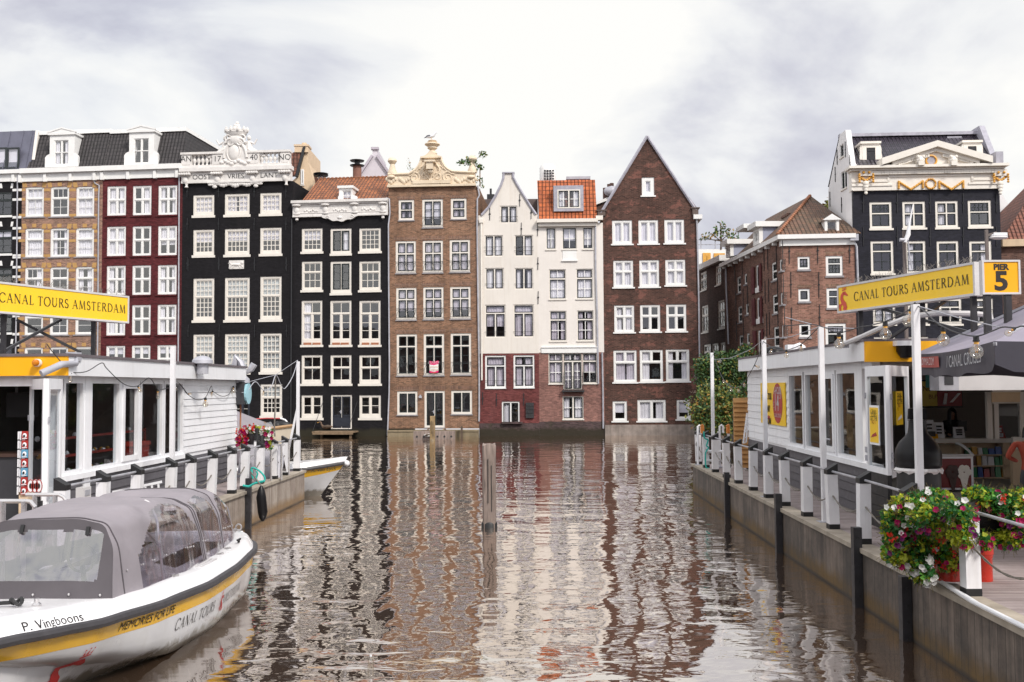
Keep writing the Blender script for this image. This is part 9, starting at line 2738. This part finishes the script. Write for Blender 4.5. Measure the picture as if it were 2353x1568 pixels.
den=mathn(nt,'ADD',zc,0.5)
cb=nd(nt,'ShaderNodeCombineXYZ')
nt.links.new(mathn(nt,'DIVIDE',sx.outputs[0],den),cb.inputs[0])
nt.links.new(mathn(nt,'DIVIDE',sx.outputs[1],den),cb.inputs[1])
SKYOFF=(7.3,3.3,4)
cl=noise(nt,scaled(nt,cb.outputs[0],(0.85,1.0,1),SKYOFF),2.6,8,0.53,0.3)
cl2=noise(nt,cb.outputs[0],0.55,3,0.5,0.2)
cloud=ramp(nt,cl,[(0.35,(0.50,0.50,0.60)),(0.435,(0.68,0.69,0.76)),(0.505,(0.88,0.89,0.905)),(0.575,(1.0,0.995,0.97))])
bg1=nd(nt,'ShaderNodeBackground');nt.links.new(sky.outputs[0],bg1.inputs[0]);bg1.inputs[1].default_value=0.1
glow=mathn(nt,'ADD',0.67,mathn(nt,'MULTIPLY',mathn(nt,'MINIMUM',mathn(nt,'MAXIMUM',mathn(nt,'MULTIPLY',mathn(nt,'SUBTRACT',0.82,sx.outputs[1]),2.0),0.0),1.0),0.36))  # sky shaped brighter outside the view direction to add ambient light
cloud=mixc(nt,1.0,cloud,glow,'MULTIPLY')
bg2=nd(nt,'ShaderNodeBackground');nt.links.new(cloud,bg2.inputs[0]);bg2.inputs[1].default_value=1.0
mx=nd(nt,'ShaderNodeMixShader')
nt.links.new(ramp(nt,cl2,[(0.30,(0.78,)*3),(0.48,(1.0,)*3)]),mx.inputs[0])
nt.links.new(bg1.outputs[0],mx.inputs[1]);nt.links.new(bg2.outputs[0],mx.inputs[2])
nt.links.new(mx.outputs[0],out.inputs[0])
sd=bpy.data.lights.new('sun','SUN');sd.energy=2.1;sd.angle=math.radians(10);sd.color=(1,0.95,0.88)
so=bpy.data.objects.new('sun',sd);COL.objects.link(so)
dv=Vector((math.sin(SUN_AZ)*math.cos(SUN_EL),math.cos(SUN_AZ)*math.cos(SUN_EL),math.sin(SUN_EL)))
so.rotation_euler=dv.to_track_quat('Z','Y').to_euler();so.location=(20,-30,40)
cd=bpy.data.cameras.new('camera');cam=bpy.data.objects.new('camera',cd);COL.objects.link(cam)
cd.sensor_width=36;cd.lens=36*F/2353;cd.clip_end=4000;cd.clip_start=0.1
mat3=Matrix((_r,_u,-_f)).transposed()
cam.matrix_world=Matrix.Translation(CAM)@mat3.to_4x4()
scene.camera=cam
scene.view_settings.view_transform='Standard'
scene.view_settings.look='None'
scene.view_settings.exposure=0.58
scene.view_settings.gamma=1.0
scene.cycles.max_bounces=6;scene.cycles.transparent_max_bounces=12
scene.cycles.caustics_reflective=False;scene.cycles.caustics_refractive=False
for i,(x0,x1,hgt,bk,lb)in enumerate(((-75,-30,13.2,'darkhouse','dark brick street front across the road, mirrored in the left window panes'),(-30,18,14.2,'umber','umber brick street front across the road, mirrored in the middle window panes'),(18,70,13.4,'cornerdark','brown brick street front across the road, mirrored in the right window panes'))):
 t=thing('street_building',lb,'building',(x0,-45,1.5))
 mb=MB();mb.box(x0+.1,-55,1.5,x1-.1,-45,hgt);mb.build('wall',B[bk],t,world=True)
 mb=MB();mb.prism([(x0,hgt),(x1,hgt),(x1-4,hgt+2),(x0+4,hgt+2)],-54,-46);mb.build('roof',T_br,t,world=True)
 for k in range(int((x1-x0)/4)):
  for z_ in(4,7.4,10.4):
   mb=MB();mb.box(x0+1.4+k*4,-44.95,z_,x0+2.8+k*4,-44.9,z_+1.9);mb.build('window',M['blind2'],t,world=True)
q=MB();q.box(-300,-200,-1,300,-14,1.5);q=q.build('street',mat('pavement',(.22,.2,.19),.9,.2));q['kind']='structure'
